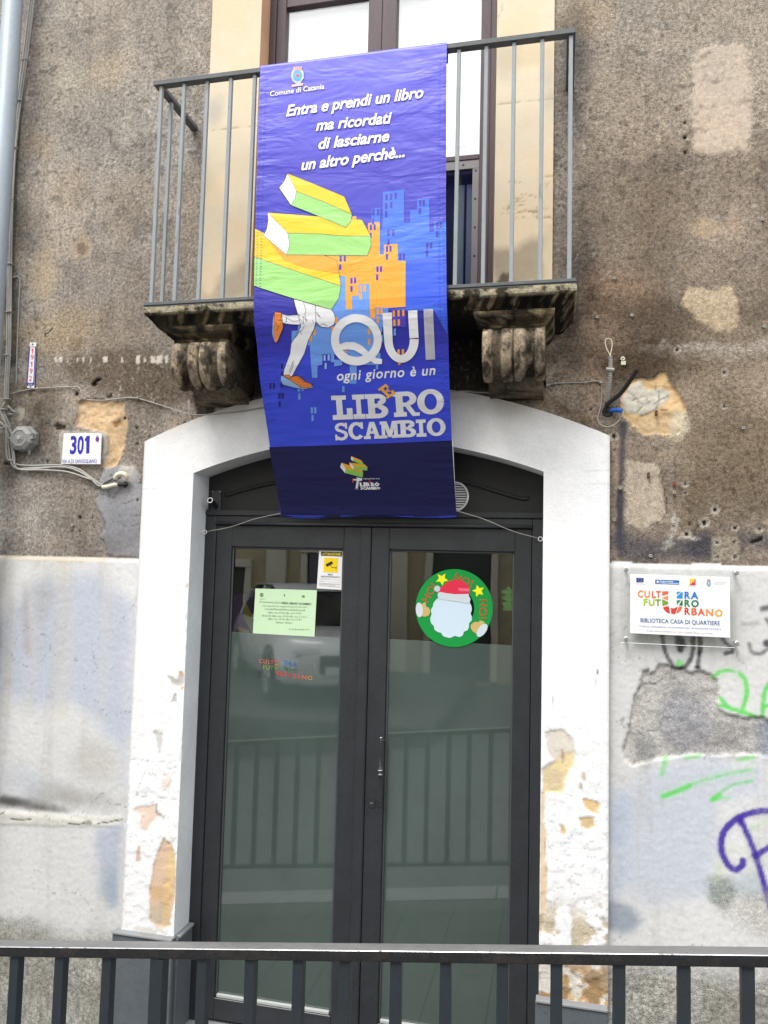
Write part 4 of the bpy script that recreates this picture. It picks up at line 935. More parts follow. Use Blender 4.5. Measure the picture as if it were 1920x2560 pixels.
# ---- wall plugs left in old screw holes
def plug_mesh(r, mat):
    bm = bmesh.new(); lathe(bm, (0, 0, 0), (0, -1, 0), [(0, r), (.006, r), (.0065, r*.85), (.0065, r*.5), (.001, r*.45)], 12)
    me = bpy.data.meshes.new('wall_plug'); bm.to_mesh(me); bm.free(); me.materials.append(mat); me.shade_smooth(); return me
PM = plug_mesh(.0068, M['cable'])
for (x, y) in [cA(327, 1444), cA(813, 1484), cA(808, 1765), cA(600, 2055), cA(1435, 900), cA(272, 1730), cR(334, 1711), cR(228, 1949), cR(441, 1938), cR(1242, 1349), cR(1254, 2006), cB(850, 1245), cB(1412, 833), cB(558, 1637), cB(1072, 1300)]:
    o = link('wall_plug', PM, fac); o.location = pt(x, y, 3.322)-Vector(fac.location)
o = link('wall_plug', plug_mesh(.006, plain('red_plastic', al(180, 50, 40), .5)), fac); o.location = pt(*cA(813, 1412), 3.322)-Vector(fac.location)
# ================================================================== BALCONY
bal = empty('balcony', (-.86, 3.15, 1.07), 'small stone balcony on two scrolled brackets with a thin grey iron railing', 'balcony')
def stone_paint(light, dark, thr, seed):
    def pf(co):
        u = co[:, 0]*1.0+co[:, 1]*.7; v = co[:, 2]*1.0+co[:, 1]*.9
        a = fbm(u, v, 25, 5, seed, .68); b = fbm(u, v, 42, 4, seed+5, .6)
        m = sstep(thr-.07, thr+.07, a); c = np.array(dark)[None]*(1-m[:, None])+np.array(light)[None]*m[:, None]
        k = sstep(.58, .66, b)*.55; c = c*(1-k[:, None])+np.array(al(178, 160, 128))[None]*k[:, None]*np.clip(m+.35, 0, 1)[:, None]
        return c, np.full(len(co), 1.0)
    return pf
SX0, SX1, SY = -1.764, .061, 2.962
prof = [(1.106, .02), (1.106, .001), (1.103, .0), (1.090, -.001), (1.080, .0), (1.076, .003), (1.070, .008), (1.062, .018), (1.052, .028), (1.042, .036), (1.032, .042), (1.024, .048), (1.021, .058), (1.022, .20)]
def slab_mesh():
    bm = bmesh.new(); rings = []
    for z, o_ in prof:
        y0 = SY+o_; x0, x1 = SX0+o_, SX1-o_; P = []
        ny, nx = 16, 120
        for k in range(ny): P.append((x0, 3.34+(y0-3.34)*k/ny))
        for k in range(nx): P.append((x0+(x1-x0)*k/nx, y0))
        for k in range(ny+1): P.append((x1, y0+(3.34-y0)*k/ny))
        rings.append([bm.verts.new((x, y, z-.0035*vnoise(np.array([x*1.]), np.array([y*1.]), 30, 4)[0])) for x, y in P])
    for a, b in zip(rings, rings[1:]):
        for k in range(len(a)-1): bm.faces.new((a[k], a[k+1], b[k+1], b[k]))
    bm.faces.new(rings[0][::-1]) if False else None
    bmesh.ops.subdivide_edges(bm, edges=bm.edges[:], cuts=1, use_grid_fill=True)
    bmesh.ops.recalc_face_normals(bm, faces=bm.faces)
    return bm
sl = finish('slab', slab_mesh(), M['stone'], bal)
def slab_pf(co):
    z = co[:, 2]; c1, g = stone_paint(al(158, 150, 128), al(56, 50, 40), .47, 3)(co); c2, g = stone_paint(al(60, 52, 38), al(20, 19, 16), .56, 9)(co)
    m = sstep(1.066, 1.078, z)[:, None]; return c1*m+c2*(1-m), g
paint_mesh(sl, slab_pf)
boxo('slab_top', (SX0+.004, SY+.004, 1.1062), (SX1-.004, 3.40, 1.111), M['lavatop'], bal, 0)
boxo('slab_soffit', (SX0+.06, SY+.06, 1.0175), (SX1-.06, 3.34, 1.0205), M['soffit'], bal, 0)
M['under'] = M['stone']
def corbel(x0, x1, name='bracket'):
    P = [(3.022, .962), (3.016, .952), (3.006, .938), (3.001, .915), (3.000, .880), (3.005, .845), (3.017, .815), (3.04, .791), (3.07, .777), (3.10, .773), (3.125, .779), (3.14, .793)]
    P = [(p.x, p.y) for p in smooth_path([(a, b, 0) for a, b in P], 3)]
    bm = bmesh.new(); n = 72; cols = []
    for k in range(n+1):
        u = k/n; x = x0+(x1-x0)*u
        lobes = .006
        for a_, b_ in ((-.01, .16), (.30, .485), (.505, .69), (.84, 1.01)):
            if a_ < u < b_: lobes = -.016*math.sqrt(max(0, 1-(2*(u-a_)/(b_-a_)-1)**2))
        if .16 <= u <= .30 or .69 <= u <= .84: lobes = .006-.004*math.sin((u % .5)*9)
        col_ = []
        for i, (y, z) in enumerate(P):
            t = i/(len(P)-1); fade = min(1, t*5)
            col_.append(bm.verts.new((x, y+lobes*fade*(1-.7*t), z+lobes*fade*t*.9)))
        cols.append(col_)
    for a, b in zip(cols, cols[1:]):
        for i in range(len(a)-1): bm.faces.new((a[i], b[i], b[i+1], a[i+1]))
    for cl_, s in ((cols[0], 1), (cols[-1], -1)):       # carved sides
        bk = [bm.verts.new((cl_[0].co.x, 3.335, .962)), bm.verts.new((cl_[0].co.x, 3.335, .79))]
        ctr = bm.verts.new((cl_[0].co.x, 3.15, .89)); loop = cl_+[bk[1], bk[0]]
        for i in range(len(loop)): bm.faces.new((loop[i], loop[(i+1) % len(loop)], ctr))
    # lower console
    Q = [(3.14, .795), (3.165, .800), (3.19, .790), (3.205, .765), (3.235, .745), (3.27, .74), (3.335, .735)]
    A = [bm.verts.new((x0+.01, y, z)) for y, z in Q]; B = [bm.verts.new((x1-.01, y, z)) for y, z in Q]
    for i in range(len(Q)-1): bm.faces.new((A[i], B[i], B[i+1], A[i+1]))
    for L_ in (A, B):
        t = [bm.verts.new((L_[0].co.x, 3.335, .80))]; 
        for i in range(len(L_)-1): bm.faces.new((L_[i], L_[i+1], t[0]))
    bmesh.ops.subdivide_edges(bm, edges=[e for e in bm.edges if e.calc_length() > .03], cuts=2, use_grid_fill=True)
    bmesh.ops.recalc_face_normals(bm, faces=bm.faces)
    for v in bm.verts:
        d = fbm(np.array([v.co.x+v.co.y]), np.array([v.co.z]), 25, 3, 5)[0]-.5; v.co.y += d*.012*(1 if v.co.y < 3.3 else 0); v.co.z += d*.006
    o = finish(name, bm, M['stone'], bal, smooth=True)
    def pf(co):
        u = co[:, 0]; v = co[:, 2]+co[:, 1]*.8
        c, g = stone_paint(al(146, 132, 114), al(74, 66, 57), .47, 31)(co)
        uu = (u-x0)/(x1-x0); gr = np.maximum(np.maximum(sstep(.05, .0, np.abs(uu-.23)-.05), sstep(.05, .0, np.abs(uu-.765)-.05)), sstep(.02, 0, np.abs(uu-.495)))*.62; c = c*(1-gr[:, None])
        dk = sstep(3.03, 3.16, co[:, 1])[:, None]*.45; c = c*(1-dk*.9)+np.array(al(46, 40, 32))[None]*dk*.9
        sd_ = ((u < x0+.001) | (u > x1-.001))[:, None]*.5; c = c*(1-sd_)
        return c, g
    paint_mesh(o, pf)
    # moulded cap
    bm = bmesh.new(); rings = []
    for z, i_ in ((1.019, -.036), (1.008, -.034), (.996, -.029), (.984, -.019), (.974, -.007), (.968, .0), (.960, .002)):
        P = [(x0+i_, 3.33), (x0+i_, 3.01+i_+.004), (x1-i_, 3.01+i_+.004), (x1-i_, 3.33)]
        Pf = []
        for a, b in zip(P, P[1:]):
            for k in range(12): Pf.append((a[0]+(b[0]-a[0])*k/12, a[1]+(b[1]-a[1])*k/12))
        Pf.append(P[-1]); rings.append([bm.verts.new((x, y, z)) for x, y in Pf])
    for a, b in zip(rings, rings[1:]):
        for k in range(len(a)-1): bm.faces.new((a[k], a[k+1], b[k+1], b[k]))
    bm.faces.new(rings[-1]); bmesh.ops.recalc_face_normals(bm, faces=bm.faces)
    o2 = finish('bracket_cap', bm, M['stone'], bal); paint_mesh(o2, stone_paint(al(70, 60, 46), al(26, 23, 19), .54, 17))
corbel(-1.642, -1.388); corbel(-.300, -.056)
# railing
RY0, RY1 = 2.957, 2.993
bm = bmesh.new(); box(bm, (-1.768, RY0, 2.110), (.050, RY1, 2.131), .0015); finish('handrail', bm, M['rail_dark'], bal)
for x0, x1 in ((-1.768, -1.733), (.016, .050)):
    bm = bmesh.new(); box(bm, (x0, RY1+.0005, 2.111), (x1, 3.325, 2.130), .0015); finish('handrail', bm, M['rail_dark'], bal)
bm = bmesh.new(); box(bm, (-1.766, RY0+.003, 1.112), (.058, RY1, 1.126), .0015); finish('bottom_bar', bm, M['rail_dark'], bal)
for x0, x1 in ((-1.766, -1.736), (.028, .058)):
    bm = bmesh.new(); box(bm, (x0, RY1+.0005, 1.112), (x1, 3.325, 1.126), .0015); finish('bottom_bar', bm, M['rail_dark'], bal)
bm = bmesh.new(); box(bm, (-.0078, -.0078, 1.1265), (.0078, .0078, 2.1095), .0015); 
bme = bpy.data.meshes.new('baluster'); bm.to_mesh(bme); bm.free(); bme.materials.append(M['galv'])
base = Vector(bal.location)
for k in range(17):
    x = -1.735+k*(1.768/16); o = link('baluster', bme, bal); o.location = Vector((x, 2.975, 0))-Vector((base.x, base.y, base.z)); o.rotation_euler = (0, 0, random.uniform(-.05, .05))
for x in (-1.750, .033):
    for y in (3.09, 3.20):
        o = link('baluster', bme, bal); o.location = Vector((x, y, 0))-base

# ================================================================== WINDOW BEHIND THE BALCONY
win = empty('french_window', (-.86, 3.46, 1.11), 'tall brown-framed balcony window with white panes and a dark riveted lower panel', 'window')
WY0, WY1 = 3.425, 3.475
for x0, x1, y0 in ((-1.4175, -1.385, 3.415), (-.322, -.290, 3.415)):
    boxo('window_frame', (x0, y0, 1.112), (x1, WY1+.02, 3.549), M['wood'], win, .003)
boxo('window_frame', (-1.3845, 3.415, 3.50), (-.3225, WY1+.02, 3.549), M['wood'], win, .003)
for sx0, sx1 in ((-1.384, -.8465), (-.8455, -.3225)):
    sash = None
    parts = [((sx0, WY0, 1.114), (sx0+.047, WY1, 3.498)), ((sx1-.068 if sx0 < -1 else sx1-.047, WY0, 1.114), (sx1, WY1, 3.498))]
    if sx0 > -1: parts[0] = ((sx0, WY0, 1.114), (sx0+.072, WY1, 3.498))
    bm = bmesh.new()
    for a, b in parts: box(bm, a, b, .004, 2)
    xa, xb = parts[0][1][0]+.0005, parts[1][0][0]-.0005
    for z0, z1 in ((1.114, 1.20), (1.893, 1.918), (2.765, 2.815), (3.43, 3.498)):
        box(bm, (xa, WY0+.004, z0), (xb, WY1-.004, z1), .003, 1)
    sash = finish('sash', bm, M['wood'], win)
    for z0, z1 in ((1.918, 2.765), (2.815, 3.43)):
        bm = bmesh.new(); box(bm, (xa-.004, WY0+.024, z0-.003), (xb+.004, WY0+.028, z1+.003)); finish('pane', bm, M['wglass'], sash)
        # white interior shutter with a sunk field
        bm = bmesh.new(); box(bm, (xa-.004, WY1+.006, z0-.004), (xb+.004, WY1+.028, z1+.004), .002)
        box(bm, (xa+.05, WY1+.0025, z0+.07), (xb-.05, WY1+.0055, z1-.07), .0012); finish('shutter', bm, M['shutter'], sash)
    # lower part: riveted steel sheet frame round dark glass
    bm = bmesh.new(); box(bm, (xa+.0, WY0+.02, 1.2005), (xb-.0, WY0+.026, 1.8925)); finish('pane', bm, M['lowglass'], sash)
    boxo('dark_backing', (xa-.004, WY1+.03, 1.19), (xb+.004, WY1+.04, 1.90), plain('dark_backing_paint', al(52, 54, 60), .5), sash, 0)  # dark sheet added behind the pane in place of the dim room
    for q0, q1 in ((.098, .072), (.060, .034)): boxo('reflection_strip', (xb-q0, WY1+.004, 1.22), (xb-q1, WY1+.02, 1.80), M['shutter'], sash, .001)  # pale strips added behind the glass as reflections of the house opposite
    bm = bmesh.new()
    box(bm, (xa, WY0+.008, 1.852), (xb, WY0+.0165, 1.8925), .001); box(bm, (xa, WY0+.008, 1.2005), (xa+.012, WY0+.0165, 1.8515), .001); box(bm, (xb-.03, WY0+.008, 1.2005), (xb, WY0+.0165, 1.8515), .001)
    finish('steel_strip', bm, plain('pale_steel_strip', al(132, 128, 128), .4, metal=.3), sash)
    for q in range(5):
        bm = bmesh.new(); lathe(bm, (xb-.015, WY0+.0078, 1.30+q*.135), (0, -1, 0), [(0, .0055), (.0006, .0055), (.0008, .001)], 10); finish('screw_hole', bm, M['black'], sash)
    for q in range(3):
        bm = bmesh.new(); lathe(bm, (xa+.07+q*.13, WY0+.0078, 1.872), (0, -1, 0), [(0, .0055), (.0006, .0055), (.0008, .001)], 10); finish('screw_hole', bm, M['black'], sash)

# ================================================================== DOOR
door = empty('double_door', (-.86, 3.46, -2.08), 'dark grey steel double door with tall glass panes, frosted below and clear above', 'door')
st_ = M['steel']
boxo('door_frame', (-1.6595, 3.432, -2.085), (-1.6040, 3.50, .232), st_, door, .003)
boxo('door_frame', (-.1105, 3.432, -2.085), (-.0635, 3.50, .232), st_, door, .003)
bm = bmesh.new(); box(bm, (-1.6595, 3.428, .2345), (-.0635, 3.50, .262), .003); finish('transom_rail', bm, st_, door)
bm = bmesh.new(); box(bm, (-1.6035, 3.436, .190), (-.111, 3.50, .2335), .002); finish('transom_rail', bm, st_, door)
bm = bmesh.new(); tube(bm, [(-1.600, 3.432, .198), (-.113, 3.432, .198)], .009, 10); finish('transom_rail', bm, st_, door, smooth=True)
# arched infill sheet over the rail with its raised bead
bm = bmesh.new(); xs_ = np.linspace(-1.6595, -.0635, 60)
lo = [bm.verts.new((x, 3.455, .2625)) for x in xs_]; hi = [bm.verts.new((x, 3.455, float(inner(x))-.001)) for x in xs_]
lb = [bm.verts.new((x, 3.50, .2625)) for x in xs_]; hb = [bm.verts.new((x, 3.50, float(inner(x))-.001)) for x in xs_]
for k in range(59):
    bm.faces.new((lo[k], lo[k+1], hi[k+1], hi[k])); bm.faces.new((lb[k], hb[k], hb[k+1], lb[k+1])); bm.faces.new((lo[k], lb[k], lb[k+1], lo[k+1]))
finish('transom_panel', bm, M['steel2'], door)
cF = crop(480, 1120, 3.19); cV = crop(900, 1040, 2.5136)
bd = [pt(*q, 3.452) for q in (cF(262, 374), cF(300, 370), cF(380, 345), cF(520, 308), cF(650, 280))]+[Vector((-1.0, 3.452, .452)), Vector((-.72, 3.452, .452))]+[pt(*q, 3.452) for q in (cV(640, 412), cV(720, 430), cV(850, 472), cV(960, 505), cV(1030, 521), cV(1058, 512))]
tubeo('panel_bead', bd, .0085, M['steel2'], door, 10, 4)
handle_parent = None
for side, (x0, x1, g0, g1) in enumerate(((-1.6030, -.8385, -1.524, -.967), (-.8365, -.1125, -.753, -.186))):
    bm = bmesh.new(); Y0, Y1 = 3.440, 3.486
    box(bm, (x0, Y0, -2.075), (g0, Y1, .1885), .003); box(bm, (g1, Y0, -2.075), (x1, Y1, .1885), .003)
    box(bm, (g0+.0004, Y0+.0006, .087), (g1-.0004, Y1-.0006, .188), .002); box(bm, (g0+.0004, Y0+.0006, -2.0745), (g1-.0004, Y1-.0006, -1.981), .002)
    lf = finish('door_leaf', bm, st_, door)
    lf['label'] = 'left leaf with two notices on its glass' if side == 0 else 'right leaf with the pull handle and lock'
    if side == 0:
        boxo('cover_strip', (-.884, 3.431, -2.073), (-.841, 3.4395, .186), st_, lf, .002)
    else:
        boxo('cover_strip', (-.8445, 3.434, -2.073), (-.838, 3.4395, .186), st_, lf, .001)
    for a, b in (((g0+.0005, 3.452, -1.980), (g0+.009, 3.460, .086)), ((g1-.009, 3.452, -1.980), (g1-.0005, 3.460, .086)), ((g0+.0095, 3.452, .077), (g1-.0095, 3.460, .0865))):
        boxo('glazing_bead', a, b, M['bead'], lf, .0015)
    boxo('glazing_bead', (g0+.0095, 3.445, -1.9805), (g1-.0095, 3.460, -1.966), plain('dusty_bead', al(176, 180, 178), .6), lf, .002)
    bm = bmesh.new(); box(bm, (g0-.004, 3.461, -1.985), (g1+.004, 3.465, .092)); finish('glass_pane', bm, M['glass'], lf)
    bm = bmesh.new(); zt = -.318
    vv = [(g0+.0005, 3.4603, -1.984), (g1-.0005, 3.4603, -1.984), (g1-.0005, 3.4603, zt-.004), (g0+.0005, 3.4603, zt)]
    A = [bm.verts.new(v) for v in vv]; B = [bm.verts.new((v[0], v[1]+.0006, v[2])) for v in vv]; bm.faces.new(A); bm.faces.new(B[::-1])
    for q in range(4): bm.faces.new((A[q], B[q], B[(q+1) % 4], A[(q+1) % 4]))
    finish('frosted_film', bm, M['film'], lf)
    if side == 1: leafR = lf
# pull handle: forged bar with a turned middle
cH = crop(880, 1780, 6.911)
hx = pt(*cH(490, 1000), 3.405).x; zt = pt(*cH(495, 435), 3.40).z; zb_ = pt(*cH(490, 1680), 3.40).z; zm = pt(*cH(480, 1055), 3.40).z
bm = bmesh.new()
pr_ = [(zt, .003), (zt-.004, .0055), (zt-.02, .005), (zt-.04, .0065), (zt-.07, .0055), (zm+.03, .005), (zm+.016, .010), (zm+.009, .0115), (zm+.004, .006), (zm-.002, .0058), (zm-.005, .0115), (zm-.009, .0115), (zm-.016, .0065), (zm-.05, .0055), (zb_+.04, .006), (zb_+.01, .005), (zb_, .003)]
lathe(bm, (hx, 3.405, 0), (0, 0, 1), pr_, 14)
for z in (zt-.018, zb_+.03): tube(bm, [(hx, 3.405, z), (hx+.006, 3.425, z), (hx+.006, 3.441, z)], .005, 8)
M['iron'] = plain('dark_iron', al(96, 98, 102), .22, metal=.8, var=.2)
finish('handle', bm, M['iron'], leafR, smooth=True)
bm = bmesh.new()
for z_, r0 in ((zm+.011, .0118), (zm-.007, .0120), (zt-.003, .006)): lathe(bm, (hx, 3.405, z_), (0, 0, 1), [(-.0025, r0*.9), (0, r0), (.0025, r0*.9)], 16)  # chrome rings added as highlights on the handle
finish('collar', bm, M['chrome'], leafR, smooth=True)['kind'] = 'stuff'
kx, kz = pt(*cH(335, 1575), 3.435).x, pt(*cH(335, 1575), 3.435).z
bm = bmesh.new(); Pk = [(-.016, .0), (-.016, .018), (0, .022), (.016, .016), (.016, -.016), (0, -.021), (-.016, -.016)]
A = [bm.verts.new((kx+a, 3.4365, kz+b)) for a, b in Pk]; B = [bm.verts.new((kx+a, 3.4395, kz+b)) for a, b in Pk]; bm.faces.new(A); 
for q in range(7): bm.faces.new((A[q], B[q], B[(q+1) % 7], A[(q+1) % 7]))
bmesh.ops.recalc_face_normals(bm, faces=bm.faces); finish('lock_plate', bm, M['iron'], leafR)
boxo('keyhole', (kx-.007, 3.4355, kz-.002), (kx+.007, 3.4362, kz+.002), M['chrome'], leafR, 0)

# round white vent, flag holder, eye hooks and strings
vent = empty('vent_grille', (-.464, 3.455, .332), 'round white slatted vent half hidden by the banner edge', 'vent')
bm = bmesh.new(); R_ = .066
tube(bm, [(-.464+R_*math.cos(t), 3.450, .332+R_*math.sin(t)) for t in [2*math.pi*k/32 for k in range(32)]], .0052, 8, closed=True); bmesh.ops.recalc_face_normals(bm, faces=bm.faces); finish('ring', bm, M['white'], vent, smooth=True)
bm = bmesh.new(); lathe(bm, (-.464, 3.4545, .332), (0, -1, 0), [(0, R_), (.0006, R_)], 24); finish('backing', bm, M['black'], vent)
for k in range(11):
    z = .332-.055+k*.011; hw = math.sqrt(max(0, (R_-.003)**2-(z-.332)**2))
    bm = bmesh.new(); vv = [(-.464-hw, 3.4525, z+.003), (-.464+hw, 3.4525, z+.003), (-.464+hw, 3.446, z-.003), (-.464-hw, 3.446, z-.003)]
    bm.faces.new([bm.verts.new(v) for v in vv]); g_ = bmesh.ops.extrude_face_region(bm, geom=bm.faces[:]); bmesh.ops.translate(bm, verts=[v for v in g_['geom'] if isinstance(v, bmesh.types.BMVert)], vec=(0, .0012, .0012)); bmesh.ops.recalc_face_normals(bm, faces=bm.faces)
    finish('slat', bm, M['white'], vent)
fh = empty('flag_holder', (-1.615, 3.45, .305), 'grey metal flag pole socket on a screwed plate above the left leaf', 'flag holder')
boxo('plate', (-1.640, 3.446, .249), (-1.592, 3.4545, .358), M['bead'], fh, .002)
for x in (-1.634, -1.598):
    for z in (.256, .351):
        bm = bmesh.new(); lathe(bm, (x, 3.446, z), (0, -1, 0), [(0, .0035), (.0015, .0033), (.002, .001)], 8); finish('screw', bm, M['chrome'], fh)
a, b = pt(*cF(190, 465), 3.445), pt(*cF(144, 417), 3.36)
bm = bmesh.new(); tube(bm, [a, b], .0125, 16, cap=False); tube(bm, [b, b+(a-b)*.2], .0100, 16, cap=False); bmesh.ops.solidify(bm, geom=bm.faces[:], thickness=.001); finish('socket', bm, M['bead'], fh, smooth=True)
d_ = (b-a).normalized(); u_ = d_.cross(Vector((0, 0, 1))).normalized(); v_ = d_.cross(u_)
bm = bmesh.new(); tube(bm, [b+(u_*math.cos(t)+v_*math.sin(t))*.0118 for t in [2*math.pi*k/20 for k in range(20)]], .0022, 6, closed=True); bmesh.ops.recalc_face_normals(bm, faces=bm.faces); finish('rim', bm, M['white'], fh, smooth=True)

# ================================================================== BANNER
ZB = [2.14, 2.0, 1.31, 1.17, 1.03, .783, .53, .23]; YB = [2.9535, 2.951, 2.949, 2.948, 2.951, 3.060, 3.205, 3.388]
def banner_y(z):
    if z >= ZB[0]: return YB[0]
    if z <= ZB[-1]: return YB[-1]+(ZB[-1]-z)*(YB[-1]-YB[-2])/(ZB[-2]-ZB[-1])
    t = np.interp(-z, [-q for q in ZB], YB)
    return float((t+np.interp(-(z+.04), [-q for q in ZB], YB)+np.interp(-(z-.04), [-q for q in ZB], YB))/3)
BS = Sheet(banner_y)
LE = [(651, 167), (641, 500), (639, 640), (636, 717), (643, 860), (652, 960), (676, 1118), (690, 1210), (704.4, 1293)]
RE = [(1117, 113), (1116, 300), (1115, 552), (1117, 680), (1120, 805), (1122.6, 906), (1130, 1102), (1136, 1200), (1141.5, 1291)]
Lxz = [BS.xz(*q) for q in LE]; Rxz = [BS.xz(*q) for q in RE]
lx = lambda z: float(np.interp(-z, [-q[1] for q in Lxz], [q[0] for q in Lxz])); rx = lambda z: float(np.interp(-z, [-q[1] for q in Rxz], [q[0] for q in Rxz]))
def bwr(x, z):
    a = np.array([x*1.0]); b = np.array([z*1.0])
    return float(-.007*fbm(a, b*1.6, 2.2, 2, 5)[0]*min(1, max(0, (2.12-z)*4)))
BS.wr = bwr
ban = empty('banner', (-.86, 2.95, 2.14), 'tall blue vinyl banner with books and a running figure hanging from the balcony rail', 'banner')
ztop, zbl, zbr = 2.134, Lxz[-1][1], Rxz[-1][1]
bm = bmesh.new(); cl = bm.loops.layers.float_color.new('Col'); nx, nz = 44, 190; G = []
for j in range(nz+1):
    row = []
    for i in range(nx+1):
        u = i/nx; zb2 = zbl+(zbr-zbl)*u-.006*math.sin(u*9); z = ztop+(zb2-ztop)*j/nz; x = lx(z)*(1-u)+rx(z)*u
        row.append(bm.verts.new((x, banner_y(z)+bwr(x, z), z)))
    G.append(row)
# fold over the rail and down behind it
for dz, y in ((.0015, 2.958), (.0022, 2.975), (.0015, 2.992), (-.01, 2.997), (-.06, 2.999)):
    G.insert(0, [bm.verts.new((lx(ztop)*(1-i/nx)+rx(ztop)*i/nx, y, ztop+dz)) for i in range(nx+1)])
for a, b in zip(G, G[1:]):
    for i in range(nx): bm.faces.new((a[i], b[i], b[i+1], a[i+1]))
tri_col = [(2.13, lin((100, 98, 222))), (1.95, lin((90, 86, 212))), (1.6, lin((74, 70, 190))), (1.35, lin((66, 70, 196))), (1.1, lin((54, 50, 160))), (.92, lin((50, 52, 172))), (.8, lin((60, 74, 216))), (.55, lin((66, 90, 240)))]
def bcol(z):
    for (z1, c1), (z0, c0) in zip(tri_col, tri_col[1:]):
        if z >= z0:
            t = max(0, min(1, (z-z0)/(z1-z0))); return tuple((a*t+b*(1-t))*.92 for a, b in zip(c1, c0))
    return tuple(v*.80 for v in tri_col[-1][1])
for f in bm.faces:
    for l in f.loops: l[cl] = (*bcol(l.vert.co.z), 1)
bmesh.ops.recalc_face_normals(bm, faces=bm.faces)
finish('cloth', bm, M['vinyl'], ban, smooth=True)
cAa = crop(600, 80, 2.9625); cBb = crop(600, 400, 2.9625); cCc = crop(620, 900, 2.9625)
m_ = lambda f, P: [f(*q) for q in P]
bc = lambda r, g, b, k=.90: tuple(v*k for v in lin((r, g, b)))
WHT, GRY, ORG, YEL, GRN, LB, LB2, DKW, NAVY = bc(250, 250, 252), bc(242, 242, 246), bc(250, 168, 60), bc(250, 205, 48), bc(160, 218, 128), bc(86, 130, 232), bc(112, 160, 242), bc(58, 44, 150), bc(26, 26, 84)
LINE = bc(70, 70, 90); BLK = bc(24, 24, 50)
# city
cy = Print(BS)
cy.poly(m_(cBb, [(972, 490), (975, 365), (1040, 355), (1040, 515), (1057, 515), (1060, 240), (1216, 220), (1216, 465), (1260, 465), (1262, 375), (1313, 372), (1313, 292), (1402, 290), (1405, 535), (1437, 535), (1437, 460), (1527, 455), (1527, 800), (1533, 1110), (1230, 1110), (970, 1110)]), bc(74, 120, 236), 1)
cy.poly(m_(cBb, [(1230, 752), (1527, 700), (1533, 1110), (1538, 1300), (1440, 1120), (1230, 1120)]), bc(62, 98, 232), 1.3)
cy.poly(m_(cBb, [(755, 862), (785, 865), (790, 1110), (832, 1110), (832, 1010), (880, 1008), (880, 925), (962, 922), (970, 1110), (970, 1176), (1003, 1176), (1005, 1095), (1100, 1090), (1105, 1240), (1030, 1240), (1030, 1520), (868, 1520), (864, 1659), (815, 1659), (815, 1440), (700, 1440), (700, 1500), (675, 1500), (675, 1440), (615, 1440), (612, 1520), (577, 1525), (577, 1615), (537, 1615), (520, 1375), (372, 1380), (386, 1370), (386, 1270), (433, 1266), (432, 1232), (560, 1200), (640, 1000), (700, 900)]), LB2, 2)
cy.poly(m_(cBb, [(370, 1380), (520, 1375), (537, 1500), (537, 1615), (700, 1615), (720, 1660), (280, 1660), (300, 1495), (372, 1492)]), bc(60, 76, 216), 1.5)
cy.poly(m_(cCc, [(142, 160), (240, 155), (245, 280), (700, 100), (1490, 60), (1507, 598), (165, 650), (115, 275), (146, 270)]), bc(64, 82, 230), .8)
cy.poly(m_(cBb, [(835, 420), (862, 418), (865, 442), (905, 445), (970, 560), (950, 520), (950, 470), (1035, 462), (1037, 705), (1068, 703), (1068, 630), (1168, 625), (1170, 750), (1228, 752), (1228, 1090), (1110, 1098), (1003, 1095), (1003, 1176), (970, 1176), (962, 922), (880, 925), (880, 1008), (832, 1010), (832, 1110), (790, 1110), (785, 865), (735, 862), (640, 708), (800, 520)]), ORG, 3)
cy.poly(m_(cBb, [(1108, 1100), (1228, 1092), (1232, 1240), (1110, 1240)]), bc(84, 66, 190), 2.5)
def win_(f, x, y, w_=17, h=44, c_=DKW, l=4): cy.poly(m_(f, [(x, y+1), (x+w_, y), (x+w_, y+h), (x, y+h+1)]), c_, l)
for x, y in ((1078, 255), (1112, 250), (1145, 245), (1075, 320), (1112, 313), (1075, 380), (980, 365), (1015, 365), (978, 435), (1327, 300), (1353, 298), (1325, 358), (1092, 520), (1128, 518), (1092, 590), (1380, 617), (1408, 615), (1378, 673), (1452, 465), (1480, 463), (1452, 530), (962, 480), (990, 478), (960, 540), (1082, 640), (1108, 638), (1082, 698), (1012, 790), (1038, 788), (1010, 850), (820, 875), (847, 873), (820, 935), (740, 712), (770, 712), (737, 775), (1180, 697), (1207, 695)):
    win_(cBb, x, y, c_=bc(74, 66, 178))
for x, y in ((890, 935), (917, 933), (888, 990), (1015, 1105), (1042, 1103), (1015, 1165), (1133, 1118), (1168, 1115), (1203, 1113), (1137, 1185), (1170, 1182), (1168, 1405), (1200, 1403), (1172, 1475), (950, 1250), (950, 1325), (708, 1165), (680, 1235), (519, 1300), (548, 1255)): win_(cBb, x, y, c_=ORG, h=46)
cy.poly(m_(cBb, [(770, 1408), (795, 1408), (790, 1430)]), ORG, 4.2)
for x, y in ((1038, 1225), (1140, 1250), (1045, 1300), (1025, 1430), (1008, 1500)): win_(cBb, x, y, c_=LB2, h=52)
for x, y in ((622, 1445), (652, 1443), (630, 1505)): win_(cBb, x, y, 15, 44, bc(150, 190, 246), 4.1)
for x, y in ((467, 352), (492, 352), (472, 408), (375, 250), (400, 185), (372, 190), (700, 195), (705, 130)): win_(cCc, x, y, 17, 44, bc(120, 170, 246))
for x, y in ((228, 248), (252, 248), (230, 305), (162, 172), (188, 172), (248, 25), (248, 90), (248, 165)): win_(cCc, x, y, 15, 42, bc(40, 36, 120))
cy.poly(m_(cCc, [(640, 50), (700, 40), (700, 0), (640, 0)]), LB2, 3)
cy.build('city_print', M['vinyl'], ban, off=.0012, step=.00022, grid=.04)
